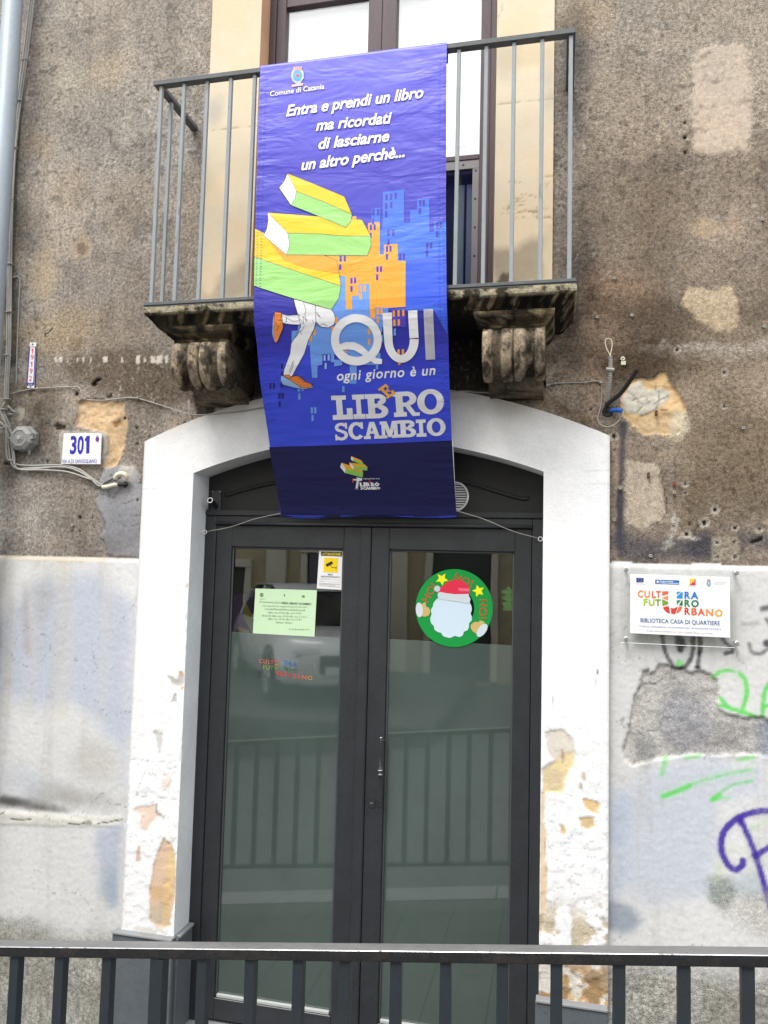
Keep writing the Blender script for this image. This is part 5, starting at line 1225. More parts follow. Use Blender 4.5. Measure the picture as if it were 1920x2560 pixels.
# footer field
nv = Print(BS); nv.poly([(673.5, 1118.3), (900, 1112), (1131, 1102)]+[(1141, 1289), (1000, 1294), (850, 1295), (706, 1293)][0:4], NAVY, 1)
nv.poly([(1133, 1102.4), (1141, 1290), (1141.6, 1291), (1130.5, 1102.4)], WHT, 1)
nv.build('footer_print', M['vinyl'], ban, off=.0024, grid=.04)
# books
bk = Print(BS)
def book(f, ytop, yl, g, l):
    pass
bk.poly(m_(cBb, [(117, 515), (180, 545), (350, 705), (620, 708), (720, 748), (752, 937), (430, 830), (112, 722)]), YEL, 5)
bk.poly(m_(cBb, [(225, 615), (620, 708), (720, 748), (738, 850), (500, 810), (330, 750)]), ORG, 5.5)
bk.poly(m_(cBb, [(112, 722), (430, 830), (752, 937), (735, 1030), (680, 1112), (400, 1030), (108, 937)]), GRN, 5)
bk.stroke(m_(cBb, [(112, 722), (430, 830), (752, 937)]), 1.0, LINE, 6); bk.stroke(m_(cBb, [(620, 708), (720, 748), (738, 850), (752, 937), (735, 1030), (680, 1112), (400, 1030), (108, 937)]), 1.0, LINE, 6)
def bookset(f, Yp, Wp, Gp, l):
    bk.poly(m_(f, Yp), YEL, l); bk.poly(m_(f, Wp), WHT, l); bk.poly(m_(f, Gp), GRN, l)
    for P in (Yp, Wp, Gp): bk.stroke(m_(f, P), .9, LINE, l+1, closed=True)
bookset(cAa, [(210, 1343), (600, 1372), (905, 1393), (970, 1515), (740, 1513), (610, 1500), (358, 1495)], [(210, 1343), (214, 1400), (205, 1460), (180, 1513), (348, 1655), (366, 1600), (368, 1560), (358, 1495)], [(358, 1495), (610, 1500), (740, 1513), (970, 1515), (973, 1590), (945, 1660), (348, 1655), (366, 1600), (368, 1560)], 7)
bookset(cAa, [(355, 1053), (520, 1118), (775, 1222), (832, 1355), (620, 1260), (422, 1185)], [(355, 1053), (335, 1110), (295, 1160), (383, 1290), (412, 1240), (422, 1185)], [(422, 1185), (620, 1260), (832, 1355), (822, 1410), (785, 1452), (600, 1375), (383, 1290), (412, 1240)], 9)
bk.build('book_print', M['vinyl'], ban, off=.0012, step=.00022, grid=.04)
# running legs
lg = Print(BS)
P = [(562, 1080), (680, 1112), (700, 1140), (710, 1180), (700, 1220), (660, 1245), (600, 1240), (565, 1200)]; lg.poly(m_(cBb, P), GRY, 5); lg.stroke(m_(cBb, P), 1, BLK, 6, True)
P = [(315, 1145), (360, 1155), (445, 1150), (455, 1225), (385, 1222), (330, 1215), (300, 1190)]; lg.poly(m_(cBb, P), GRY, 5); lg.stroke(m_(cBb, P), 1, BLK, 6, True)
P = [(403, 1035), (475, 1055), (562, 1080), (566, 1200), (550, 1260), (510, 1340), (480, 1440), (430, 1530), (380, 1625), (325, 1605), (330, 1560), (375, 1440), (385, 1360), (430, 1290), (455, 1240), (440, 1170), (415, 1090)]; lg.poly(m_(cBb, P), GRY, 6.2); lg.stroke(m_(cBb, P), 1, BLK, 7.2, True)
for P in ([(475, 1060), (490, 1110), (485, 1150), (500, 1200), (470, 1160), (475, 1220), (440, 1170)], [(430, 1290), (470, 1260), (480, 1230)], [(370, 1570), (400, 1490), (395, 1540), (365, 1600)], [(570, 1130), (600, 1170), (575, 1150)], [(320, 1215), (350, 1200), (345, 1170), (400, 1200), (440, 1195)], [(560, 1240), (575, 1215), (590, 1235), (620, 1215), (650, 1235)], [(415, 1320), (450, 1270), (460, 1300)], [(540, 1190), (548, 1210)]): lg.stroke(m_(cBb, P), .9, BLK, 7.6)
P = [(262, 1130), (312, 1135), (318, 1190), (325, 1245), (290, 1330), (275, 1360), (258, 1350), (256, 1200)]; lg.poly(m_(cBb, P), bc(240, 140, 60), 6.4); lg.stroke(m_(cBb, P), 1, BLK, 7.4, True)
lg.poly(m_(cBb, [(262, 1130), (250, 1180), (244, 1290), (262, 1357), (258, 1200)]), bc(150, 190, 240), 6.6)
for P in ([(262, 1200), (290, 1240)], [(275, 1270), (310, 1210)], [(285, 1190), (320, 1195)]): lg.stroke(m_(cBb, P), .9, BLK, 7.6)
P = [(258, 118), (300, 112), (330, 128), (375, 118), (405, 140), (430, 165), (470, 178), (485, 196), (440, 212), (395, 205), (340, 168)]; lg.poly(m_(cCc, P), bc(236, 134, 58), 6.6); lg.stroke(m_(cCc, P), 1, BLK, 7.6, True)
lg.poly(m_(cCc, [(250, 122), (270, 122), (340, 166), (400, 206), (440, 212), (484, 198), (482, 208), (430, 221), (350, 210), (262, 186), (248, 160)]), bc(150, 190, 240), 6.8); lg.stroke(m_(cCc, [(248, 160), (262, 186), (350, 210), (430, 221), (482, 208)]), 1.1, BLK, 7.8)
for k in range(5): lg.stroke(m_(cCc, [(352+k*14, 118+k*12), (372+k*14, 112+k*12)]), 1, BLK, 7.9)
lg.build('running_legs_print', M['vinyl'], ban, off=.0012, step=.00022, grid=.04)
# lettering
tx = Print(BS)
q = lambda P: m_(cBb, P)
cx_, cy_ = 865, 1335
ring = []
for k in range(40):
    t0, t1 = 2*math.pi*k/40, 2*math.pi*(k+1)/40
    ring.append(q([(cx_+188*math.cos(t0), cy_+190*math.sin(t0)), (cx_+188*math.cos(t1), cy_+190*math.sin(t1)), (cx_+128*math.cos(t1), cy_+128*math.sin(t1)-2), (cx_+128*math.cos(t0), cy_+128*math.sin(t0)-2)]))
ring.append(q([(742, 1368), (790, 1352), (850, 1352), (905, 1378), (960, 1430), (1010, 1470), (1055, 1478), (1053, 1515), (1000, 1512), (950, 1480), (900, 1440), (850, 1412), (800, 1405), (752, 1410)]))
tx.polys(ring, GRY, 10)
U = [q([(1058, 1138), (1128, 1134), (1132, 1330), (1070, 1335)]), q([(1247, 1120), (1315, 1117), (1325, 1320), (1258, 1325)])]
for k in range(18):
    t0, t1 = math.pi-math.pi*k/18, math.pi-math.pi*(k+1)/18; w0 = 0
    U.append(q([(1198+128*math.cos(t0), 1330+175*math.sin(t0)), (1198+128*math.cos(t1), 1330+175*math.sin(t1)), (1196+64*math.cos(t1), 1330+118*math.sin(t1)), (1196+64*math.cos(t0), 1330+118*math.sin(t0))]))
for uq in U: tx.poly(uq, GRY, 10); tx.poly(q([(1362, 1110), (1432, 1107), (1448, 1480), (1378, 1484)]), GRY, 10)
kw = dict(bold=.028, shear=.22, res=4)
for t, A_, B_, f in (('Entra e prendi un libro', (345, 630), (1360, 490), cAa), ('ma ricordati', (566, 738), (1126, 678), cAa), ('di lasciarne', (584, 875), (1108, 812), cAa), ('un altro perch\u00e8...', (458, 1030), (1222, 928), cAa)):
    tx.text(t, f(*A_), f(*B_), 27.5, WHT, 10, **kw)
tx.text('Comune di Catania', cAa(225, 482), cAa(627, 425), 12.5, WHT, 10, bold=.012, res=3)
tx.text('ogni giorno \u00e8 un', cCc(664, 155), cCc(1392, 112), 24, GRY, 10, bold=.02, shear=.22, res=4, spacing=1.12)
for ch, (ax, ay), (bx_, by), h in (('L', (632, 446), (782, 440), 178), ('I', (786, 440), (874, 437), 180), ('B', (878, 437), (1046, 430), 180), ('R', (1085, 425), (1275, 415), 184), ('O', (1262, 408), (1462, 396), 180)):
    slab(tx, ch, cCc(ax, ay), cCc(bx_, by), (-14/2.9625*1.0, -h/2.9625), GRY, 10 if ch in 'LBR' else 10.8)
for ch, (ax, ay), (bx_, by), h in (('S', (645, 598), (750, 592), 126), ('C', (750, 592), (864, 588), 126), ('A', (862, 588), (992, 584), 126), ('M', (985, 584), (1126, 577), 126), ('B', (1120, 577), (1250, 573), 128), ('I', (1252, 572), (1325, 569), 128), ('O', (1330, 566), (1470, 560), 128)):
    slab(tx, ch, cCc(ax, ay), cCc(bx_, by), (-8/2.9625, -h/2.9625), GRY, 10 if ch in 'SABO' else 10.8)
slab(tx, 'E', cCc(1035, 292), cCc(1102, 246), (-72/2.9625, -72/2.9625), bc(250, 180, 70), 12)
tx.build('lettering', M['vinyl'], ban, off=.0012, step=.00022, grid=.04)
# town arms at the top
ar = Print(BS); c0 = cAa(427, 328)
ar.ellipse(c0, 16.5, 20, bc(200, 206, 220), 3, 20); ar.ellipse((c0[0], c0[1]+4), 11, 17, bc(190, 196, 210), 3.2, 18); ar.ellipse((c0[0], c0[1]-1), 12, 14.5, bc(70, 170, 226), 4, 18)
ar.poly(m_(cAa, [(395, 262), (405, 258), (410, 265), (420, 256), (430, 262), (440, 255), (448, 262), (462, 256), (458, 290), (398, 294)]), bc(220, 150, 150), 4)
ar.poly(m_(cAa, [(410, 320), (420, 312), (440, 318), (446, 330), (430, 338), (415, 334)]), bc(210, 70, 120), 5)
ar.poly(m_(cAa, [(385, 395), (470, 380), (466, 400), (388, 412)]), bc(228, 190, 190), 5); ar.stroke(m_(cAa, [(382, 300), (384, 350), (405, 380)]), 1, bc(130, 140, 160), 5); ar.stroke(m_(cAa, [(474, 296), (474, 345), (455, 375)]), 1, bc(130, 140, 160), 5)
ar.build('town_arms', M['vinyl'], ban, off=.0012, step=.00022, grid=.04)
# small logo in the footer
lo_ = Print(BS); f = cCc
def mini(Yp, Wp, Gp, l):
    lo_.poly(m_(f, Yp), bc(250, 180, 50), l); lo_.poly(m_(f, Wp), WHT, l); lo_.poly(m_(f, Gp), bc(150, 214, 100), l)
mini([(697, 762), (850, 815), (856, 838), (725, 805)], [(697, 762), (686, 795), (722, 838), (725, 805)], [(725, 805), (856, 838), (852, 872), (722, 838)], 5)
mini([(755, 762), (868, 775), (888, 795), (785, 790)], [(755, 762), (757, 780), (783, 812), (785, 790)], [(785, 790), (888, 795), (886, 820), (783, 812)], 6)
mini([(770, 714), (842, 745), (858, 766), (784, 735)], [(770, 714), (765, 738), (780, 750), (784, 735)], [(784, 735), (858, 766), (855, 782), (780, 750)], 7)
lo_.poly(m_(f, [(808, 870), (850, 878), (848, 895), (826, 898), (815, 955), (800, 950), (808, 900)]), GRY, 6); lo_.poly(m_(f, [(785, 882), (812, 884), (810, 896), (786, 892)]), GRY, 6)
lo_.poly(m_(f, [(776, 880), (787, 880), (784, 912), (777, 906)]), bc(230, 90, 60), 6); lo_.poly(m_(f, [(790, 955), (810, 952), (828, 962), (795, 964)]), bc(120, 110, 120), 6)
lo_.text('Ogni giorno \u00e8 un', f(858, 886), f(979, 884), 3.6, WHT, 6, bold=.01, shear=.2, res=1)
lo_.text('LIB', f(833, 936), f(909, 936), 9.5, WHT, 6, bold=.06, res=1); lo_.text('RO', f(914, 936), f(981, 935), 9.5, WHT, 6, bold=.06, res=1); lo_.text('SCAMBIO', f(837, 961), f(986, 960), 6.6, WHT, 6, bold=.06, res=1)
lo_.poly(m_(f, [(896, 905), (906, 893), (914, 900), (905, 910)]), bc(230, 60, 60), 7)
lo_.build('footer_logo', M['vinyl'], ban, off=.0030, step=.00022, grid=.05)
# welded hem marks down both edges
hm = Print(BS); n_ = 0
z = 2.08
while z > .60:
    for k, dx in enumerate((.010, .028)):
        for s in (0, 1):
            x = (lx(z)+dx) if s == 0 else (rx(z)-dx); c_ = tuple(v*(.62 if (n_+k) % 3 else 1.5) for v in bcol(z)); w_ = .0035 if k else .003
            hm.polys([[(x-w_, z), (x+w_, z), (x+w_, z+.0022), (x-w_, z+.0022)]], c_, 13, px=False)
    z -= .0125+random.uniform(-.002, .002); n_ += 1
hm.build('hem_marks', M['vinyl'], ban, off=.0012, step=.00022)
# strings and eye hooks holding the bottom corners
for side, (ring_px, endp, lab) in enumerate(((cF(103, 670), (704, 1283), 'left'), (cV(1133, 773), (1141, 1277), 'right'))):
    rp = pt(*ring_px, 3.40); e = BS.xz(*endp); ep = Vector((e[0], banner_y(e[1])-.001, e[1]))
    mids = [ep.lerp(rp, .33)+Vector((0, 0, .004)), ep.lerp(rp, .66)+Vector((0, 0, -.006))]
    s_ = tubeo('tie_cord', [ep, mids[0], mids[1], rp+((ep-rp).normalized()*.012)], .0016, M['cable'], None, 6, 5)
    s_['label'] = 'thin grey cord tying the banner corner to the hook in the %s door jamb' % lab; s_['category'] = 'cord'; s_['group'] = 'cords tying down the banner'
    hk = bmesh.new(); tube(hk, [rp+Vector((.009*math.cos(t), 0, .009*math.sin(t))) for t in [2*math.pi*k/20 for k in range(20)]], .0019, 6, closed=True)
    wx = XL1 if side == 0 else XR0; sg = -1 if side == 0 else 1
    tube(hk, [rp+Vector((sg*.009, 0, 0)), Vector((wx+sg*.01, rp.y, rp.z))], .0019, 6); bmesh.ops.recalc_face_normals(hk, faces=hk.faces)
    h_ = finish('eye_hook', hk, M['white'], None, smooth=True, origin=rp)
    tag(h_, 'small white eye hook screwed into the %s reveal of the door' % lab, 'hook', 'eye hooks in the door reveal')
# ================================================================== SIGNS
def panel(name, corners, Yf, th, mat, parent, bev=.001, px=True):
    """flat plate whose front corners (clockwise from top left) lie at depth Yf"""
    P = [pt(x, y, Yf) for x, y in corners] if px else corners
    bm = bmesh.new(); A = [bm.verts.new(p) for p in P]; B = [bm.verts.new(p+Vector((0, th, 0))) for p in P]
    bm.faces.new(A[::-1]); bm.faces.new(B)
    for q in range(4): bm.faces.new((A[q], A[(q+1) % 4], B[(q+1) % 4], B[q]))
    bmesh.ops.recalc_face_normals(bm, faces=bm.faces)
    if bev: bmesh.ops.bevel(bm, geom=bm.edges[:], offset=bev, segments=1, affect='EDGES')
    return finish(name, bm, mat, parent)
sc = lambda r, g, b, k=.85: tuple(v*k for v in lin((r, g, b)))
VB, VR = sc(42, 36, 170), sc(226, 60, 90)
# house number
hn = empty('house_number_plate', pt(*cB(625, 1168), 3.31), 'square white enamel plate reading 301 beside the door surround', 'sign')
panel('plate', [cB(488, 932), cB(780, 932), cB(770, 1170), cB(471, 1168)], 3.306, .006, M['white'], hn, .0015)
p = Print(Sheet(3.306))
p.polys([m_(cB, [(664, 952), (690, 950), (686, 1086), (662, 1086)]), m_(cB, [(652, 975), (670, 952), (672, 985), (652, 992)])], VB, 1)
for d_, xa, xb in (('3', 536, 585), ('0', 592, 640)): p.text(d_, cB(xa, 1086), cB(xb, 1086), 43.5, VB, 1, bold=.03, res=4)
p.text('VIA A.DI SANGIULIANO', cB(477, 1162), cB(744, 1160), 9.8, VB, 1, res=3)
p.ellipse(cB(748, 978), 4.6, 6, VB, 1, 12); p.poly(m_(cB, [(738, 958), (742, 950), (756, 950), (760, 958)]), sc(150, 160, 150), 2); p.ellipse(cB(749, 981), 2.2, 2.4, VR, 3, 8); p.poly(m_(cB, [(738, 1000), (760, 998), (758, 1005), (740, 1006)]), sc(240, 220, 190), 1)
p.build('lettering', M['print'], hn)
# narrow number strip
ns = empty('meter_number_strip', pt(*cB(234, 583), 3.32), 'narrow upright white strip numbered 19192 in pink with violet edges', 'sign')
panel('plate', [cB(228, 233), cB(277, 233), cB(260, 583), cB(208, 583)], 3.318, .004, M['white'], ns, .0006)
p = Print(Sheet(3.318))
p.poly(m_(cB, [(226, 270), (232, 270), (212, 545), (205, 545)]), VB, 1); p.poly(m_(cB, [(270, 268), (277, 268), (262, 560), (255, 560)]), VB, 1)
p.poly(m_(cB, [(206, 543), (257, 543), (255, 566), (205, 564)]), VB, 1.5); p.text('CATANIA', cB(214, 560), cB(250, 560), 3.2, WHT, 3, res=1)
p.stroke(m_(cB, [(228, 268), (276, 268)]), 1, VB, 1)
for x, y in ((250, 318), (243, 420)): p.polys([m_(cB, [(x, y-38), (x+7, y-38), (x+5, y), (x-2, y)]), m_(cB, [(x-8, y-30), (x+2, y-38), (x+2, y-30), (x-8, y-24)])], sc(230, 50, 90), 2)
for d_, x, y in (('9', 248, 367), ('9', 239, 474), ('2', 234, 530)): p.text(d_, cB(x-11, y), cB(x+11, y), 12.6, sc(230, 50, 90), 2, bold=.0, res=3)
p.poly(m_(cB, [(246, 243), (258, 243), (258, 253), (246, 253)]), sc(40, 30, 60), 2)
p.build('lettering', M['print'], ns)
for q in (cB(252, 248), cB(236, 575)):
    bm = bmesh.new(); c_ = pt(*q, 3.3178); lathe(bm, c_, (0, -1, 0), [(0, .004), (.0015, .0035), (.002, .001)], 10); finish('screw', bm, M['rust'], ns)
# plaque
cP = crop(1500, 1380, 3.95)
pq = empty('library_plaque', pt(*cP(790, 848), 3.27), 'white neighbourhood library plaque on clear acrylic with four round standoffs', 'sign')
panel('panel', [cP(300, 218), cP(1283, 248), cP(1287, 848), cP(298, 803)], 3.270, .006, M['white'], pq, .0008)
M['acryl'] = glassmat('clear_acrylic', (.985, .99, .99), .04)
panel('acrylic_sheet', [cP(200, 125), cP(1385, 160), cP(1385, 948), cP(200, 893)], 3.277, .004, M['acryl'], pq, 0)
bm = bmesh.new(); tube(bm, [pt(*cP(200, 894), 3.277), pt(*cP(1330, 946), 3.277)], .0012, 6); finish('sheet_edge', bm, M['white'], pq)
for q in ((250, 172), (1325, 205), (250, 848), (1330, 893)):
    bm = bmesh.new(); lathe(bm, pt(*cP(*q), 3.31), (0, -1, 0), [(0, .006), (.034, .006), (.036, .0095), (.043, .0095), (.045, .007), (.0452, .001)], 16); finish('standoff', bm, M['chrome'], pq, smooth=False)
p = Print(Sheet(3.270))
def logo_cultura(p, f, k=1.0, cols=None):
    C_ = dict(o=sc(244, 148, 84), o2=sc(232, 106, 74), r=sc(214, 66, 58), g=sc(170, 206, 50), g2=sc(120, 164, 60), b=sc(30, 120, 214), b2=sc(28, 150, 220), gr=sc(20, 140, 80), g3=sc(10, 120, 80), y=sc(246, 176, 62))
    L = 2
    def word(chs):
        for ch, x0, x1, yb, h, c_ in chs: p.text(ch, f(x0, yb), f(x1, yb+.0), h*k, C_[c_], L, bold=.035, res=3)
    word([('C', 372, 428, 443, 16.5, 'o'), ('U', 438, 495, 447, 16.5, 'o'), ('L', 512, 552, 450, 16.5, 'o2'), ('T', 552, 600, 450, 16.5, 'o2'),
          ('F', 430, 470, 524, 16, 'g'), ('U', 480, 540, 527, 16, 'g'), ('T', 545, 600, 529, 16, 'g2'),
          ('R', 834, 892, 458, 17, 'b'), ('A', 895, 972, 462, 17, 'b'), ('R', 834, 892, 537, 17, 'gr'), ('O', 900, 976, 541, 17, 'g3'),
          ('R', 834, 890, 616, 17, 'r'), ('B', 902, 958, 620, 17, 'o2'), ('A', 964, 1036, 624, 17, 'o2'), ('N', 1046, 1118, 629, 17, 'o'), ('O', 1134, 1210, 634, 17, 'y')])
    for P_, c_ in (([(613, 388), (673, 386), (673, 412), (613, 432)], 'o2'), ([(613, 450), (673, 430), (673, 476), (613, 452)], 'o'), ([(613, 466), (673, 490), (673, 514), (616, 532)], 'g2'),
                   ([(620, 546), (676, 532), (684, 556), (692, 608), (655, 592), (632, 566)], 'r'), ([(698, 552), (730, 556), (768, 538), (742, 610), (704, 610)], 'r'), ([(778, 540), (812, 540), (800, 572), (778, 594), (750, 607)], 'o2'),
                   ([(757, 392), (800, 390), (757, 424)], 'b2'), ([(816, 392), (816, 460), (757, 456), (757, 440), (806, 395)], 'b2'), ([(757, 476), (800, 474), (760, 520)], 'gr'), ([(816, 476), (816, 530), (780, 526), (806, 480)], 'g3')):
        p.poly(m_(f, P_), C_[c_], L)
logo_cultura(p, cP)
p.text('BIBLIOTECA CASA DI QUARTIERE', cP(400, 692), cP(1184, 724), 10.2, sc(24, 92, 160), 2, bold=.004, res=3)
p.text("Cultura, innovazione ed inclusione per un'economia circolare", cP(386, 738), cP(1196, 770), 5.2, sc(130, 150, 210), 2, res=2)
p.text('Progetto finanziato dal Ministero per i Beni e le Attivit\u00e0 Culturali e per il Turismo', cP(466, 782), cP(1120, 812), 3.2, sc(120, 120, 125), 2, shear=.2, res=1)
p.poly(m_(cP, [(358, 254), (430, 256), (430, 298), (358, 297)]), sc(30, 60, 150), 2)
for k in range(12): p.ellipse((cP(394, 276)[0]+4.4*math.cos(k*math.pi/6), cP(394, 276)[1]+4.2*math.sin(k*math.pi/6)), .7, .7, sc(230, 210, 90), 3, 5)
p.text('Unione europea', cP(333, 318), cP(455, 320), 2.6, sc(100, 100, 100), 2, res=1)
p.poly(m_(cP, [(545, 272), (782, 280), (782, 320), (545, 312)]), sc(28, 108, 190), 2)
p.text('Direzione Generale', cP(590, 293), cP(722, 297), 3.4, WHT, 3, bold=.02, res=1); p.text('Creativit\u00e0 Contemporanea', cP(588, 309), cP(778, 315), 3.4, WHT, 3, bold=.02, res=1)
p.poly(m_(cP, [(556, 300), (566, 280), (582, 292), (576, 305)]), WHT, 3)
p.poly(m_(cP, [(884, 262), (943, 264), (884, 326)]), sc(240, 210, 60), 2); p.poly(m_(cP, [(943, 264), (943, 328), (884, 326)]), sc(220, 60, 60), 2); p.stroke(m_(cP, [(900, 310), (912, 288), (925, 300), (935, 285)]), .9, sc(240, 230, 210), 3)
p.text('Regione Siciliana', cP(872, 341), cP(957, 343), 1.8, sc(130, 130, 130), 2, res=1)
p.ellipse(cP(1073, 308), 5.2, 6.8, sc(90, 150, 200), 2, 16); p.ellipse(cP(1073, 308), 3.0, 4.2, sc(180, 210, 230), 3, 12); p.poly(m_(cP, [(1056, 272), (1064, 268), (1073, 273), (1082, 268), (1091, 273), (1086, 286), (1060, 285)]), sc(200, 150, 120), 3); p.text('Catania', cP(1054, 347), cP(1092, 348), 1.6, sc(100, 100, 100), 2, res=1)
p.text('COMUNE DI CATANIA', cP(1124, 303), cP(1247, 308), 2.2, sc(130, 130, 130), 2, res=1); p.text('Direzione Cultura', cP(1124, 319), cP(1224, 323), 2.2, sc(130, 130, 130), 2, res=1)
p.build('lettering', M['print'], pq)
# notices on the glass
cN = crop(560, 1340, 4.879)
GY = 3.4592
n1 = empty('camera_warning_notice', pt(*cN(1290, 650), GY), 'small white and yellow camera surveillance notice at the top of the left glass', 'notice')
panel('sheet', [cN(1162, 167), cN(1467, 178), cN(1440, 657), cN(1132, 638)], 3.4592, .0008, M['white'], n1, 0)
p = Print(Sheet(3.4592)); Kk = (.02, .02, .02)
p.poly(m_(cN, [(1187, 190), (1440, 198), (1438, 250), (1183, 240)]), Kk, 1); p.text('ATTENZIONE!', cN(1199, 232), cN(1424, 239), 6.2, sc(250, 220, 60), 2, bold=.02, res=2)
p.poly(m_(cN, [(1225, 262), (1392, 270), (1387, 446), (1213, 438)]), sc(252, 214, 20), 1)
p.poly(m_(cN, [(1240, 345), (1318, 305), (1332, 338), (1258, 376), (1243, 362)]), Kk, 2); p.stroke(m_(cN, [(1298, 352), (1318, 384), (1368, 388)]), 1.3, Kk, 2); p.stroke(m_(cN, [(1370, 370), (1368, 408)]), 1.3, Kk, 2)
p.text('AREA', cN(1264, 479), cN(1330, 481), 4.2, sc(70, 70, 80), 1, bold=.01, res=1); p.text('VIDEOSORVEGLIATA', cN(1178, 503), cN(1412, 512), 4.2, sc(70, 70, 80), 1, bold=.01, res=1)
for (a, b), (c, d) in (((1165, 522), (1300, 526)), ((1165, 548), (1215, 551)), ((1160, 574), (1415, 590)), ((1160, 588), (1360, 600)), ((1158, 605), (1415, 624))): p.stroke(m_(cN, [(a, b), (c, d)]), .9, sc(150, 150, 156), 1)
for (a, b), (c, d) in (((1300, 530), (1420, 540)), ((1215, 553), (1420, 567))): p.stroke(m_(cN, [(a, b), (c, d)]), .4, sc(130, 130, 136), 1)
p.build('lettering', M['paper'], n1)
n2 = empty('opening_hours_notice', pt(*cN(740, 1210), GY), 'pale green printed sheet with opening hours taped to the left glass', 'notice')
M['sleeve'] = glassmat('plastic_sleeve', (.9, .93, .9), .07)
panel('plastic_sleeve', [cN(366, 618), cN(1130, 658), cN(1112, 1225), cN(340, 1180)], 3.4598, .0002, M['sleeve'], n2, 0)
M['greenpaper'] = plain('pale_green_paper', sc(206, 236, 196), .8, var=.03)
panel('sheet', [cN(383, 640), cN(1133, 662), cN(1103, 1228), cN(352, 1187)], 3.4588, .0006, M['greenpaper'], n2, 0)
p = Print(Sheet(3.4588)); g1_, g2_ = sc(110, 128, 110), sc(140, 158, 136)
for t, a, b, h, c_ in (("Si comunica che l'", (434, 812), (690, 824), 5.0, g1_), ('sar\u00e0 aperta nei seguenti giorni ed orari', (470, 858), (1014, 876), 4.4, g2_), ('Luned\u00ec-Marted\u00ec-Mercoled\u00ec-Venerd\u00ec', (500, 900), (988, 916), 4.6, g1_), ('dalle ore 09.00 alle ore 13.00', (535, 942), (946, 955), 4.6, g1_), ('Gioved\u00ec dalle ore 09.00 alle ore 13.00 e', (462, 980), (1018, 998), 4.6, g1_), ('dalle ore 15.00 alle ore 17.30', (533, 1020), (946, 1032), 4.6, g1_), ('Sabato chiuso', (633, 1062), (833, 1070), 4.6, g1_), ('La Responsabile P.O.', (796, 1142), (1046, 1152), 4.0, g1_)):
    p.text(t, cN(*a), cN(*b), h, c_, 1, res=1)
p.text('AREA LIBeRO SCAMBIO', cN(694, 826), cN(1064, 842), 5.0, sc(96, 112, 98), 1, bold=.02, shear=.2, res=2)
p.ellipse(cN(460, 718), 4.6, 5, g1_, 1, 12, hole=(2.6, 3)); p.ellipse(cN(460, 718), 1.8, 1.6, g1_, 1, 8); p.stroke(m_(cN, [(434, 766), (506, 770)]), .7, g2_, 1); p.poly(m_(cN, [(726, 712), (746, 712), (744, 738), (734, 738)]), g1_, 1); p.poly(m_(cN, [(950, 724), (984, 726), (984, 748), (950, 746)]), g1_, 1)
p.build('lettering', M['paper'], n2)
# clear sticker with the coloured logo on the film
n3 = empty('logo_sticker', pt(*cN(760, 1740), GY), 'clear sticker with a coloured culture logo on the frosted left glass', 'sticker')
panel('film_sheet', [cN(405, 1460), cN(1115, 1550), cN(1105, 1758), cN(395, 1730)], 3.4598, .0002, glassmat('clear_film', (.99, .99, .99), .03), n3, 0)
p = Print(Sheet(3.4597))
fS = lambda x, y: cN(430+(x-372)*.775, 1495+(y-385)*.90+(x-372)*.045)
sc_old = sc; sc = lambda r, g, b, k=.35: tuple(v*k+.05 for v in lin((r, g, b)))
logo_cultura(p, fS, .62)
sc = sc_old
p.build('lettering', M['print'], n3)

# Christmas disc (red cap, snowy puff, mittens, stars) hanging inside the right glass
cS = crop(1000, 1380, 5.53)
ds = empty('christmas_disc', pt(*cS(750, 1315), GY), 'round green Christmas decoration with HO HO HO lettering, yellow stars and a red cap', 'decoration')
DY = 3.4585
M['felt'] = printmat('felt_print', .75, spec=.2)
GF = sc(22, 150, 66)
p = Print(Sheet(DY)); C0 = cS(750, 775)
p.ellipse(C0, 96.5, 97.5, GF, 1, 64, hole=(50, 51)); p.build('ring', M['felt'], ds)
p = Print(Sheet(DY-.0006))
def star(px, py, r, rot):
    P = [(px+(r if k % 2 == 0 else r*.47)*math.sin(rot+k*math.pi/5), py-(r if k % 2 == 0 else r*.47)*math.cos(rot+k*math.pi/5)) for k in range(10)]; p.poly(P, sc(238, 238, 40), 2)
star(*cS(580, 375), 16.5, .55); p.build('star', M['felt'], ds); p = Print(Sheet(DY-.0006)); star(*cS(1085, 538), 16, 1.0); p.build('star', M['felt'], ds)
p = Print(Sheet(DY-.0006)); RD = sc(208, 70, 48)
def rtext(t, px, py, ang, h):
    V, F, x0, x1, cap = text2d(t, 0, 0, 3, 1.05); k_ = h/cap; ca, sa = math.cos(ang), math.sin(ang)
    Q = []
    for x, y in V:
        X, Y_ = (x-(x0+x1)/2)*k_, -y*k_; Q.append(p.sh.xz(px+X*ca-Y_*sa, py+X*sa+Y_*ca))
    p.tri2(Q, F, RD, 3)
rtext('HO!', *cS(455, 590), -1.05, 19); rtext('HO!', *cS(858, 440), .42, 19); rtext('HO!', *cS(1098, 790), math.pi/2+.03, 19); p.build('lettering', M['felt'], ds)
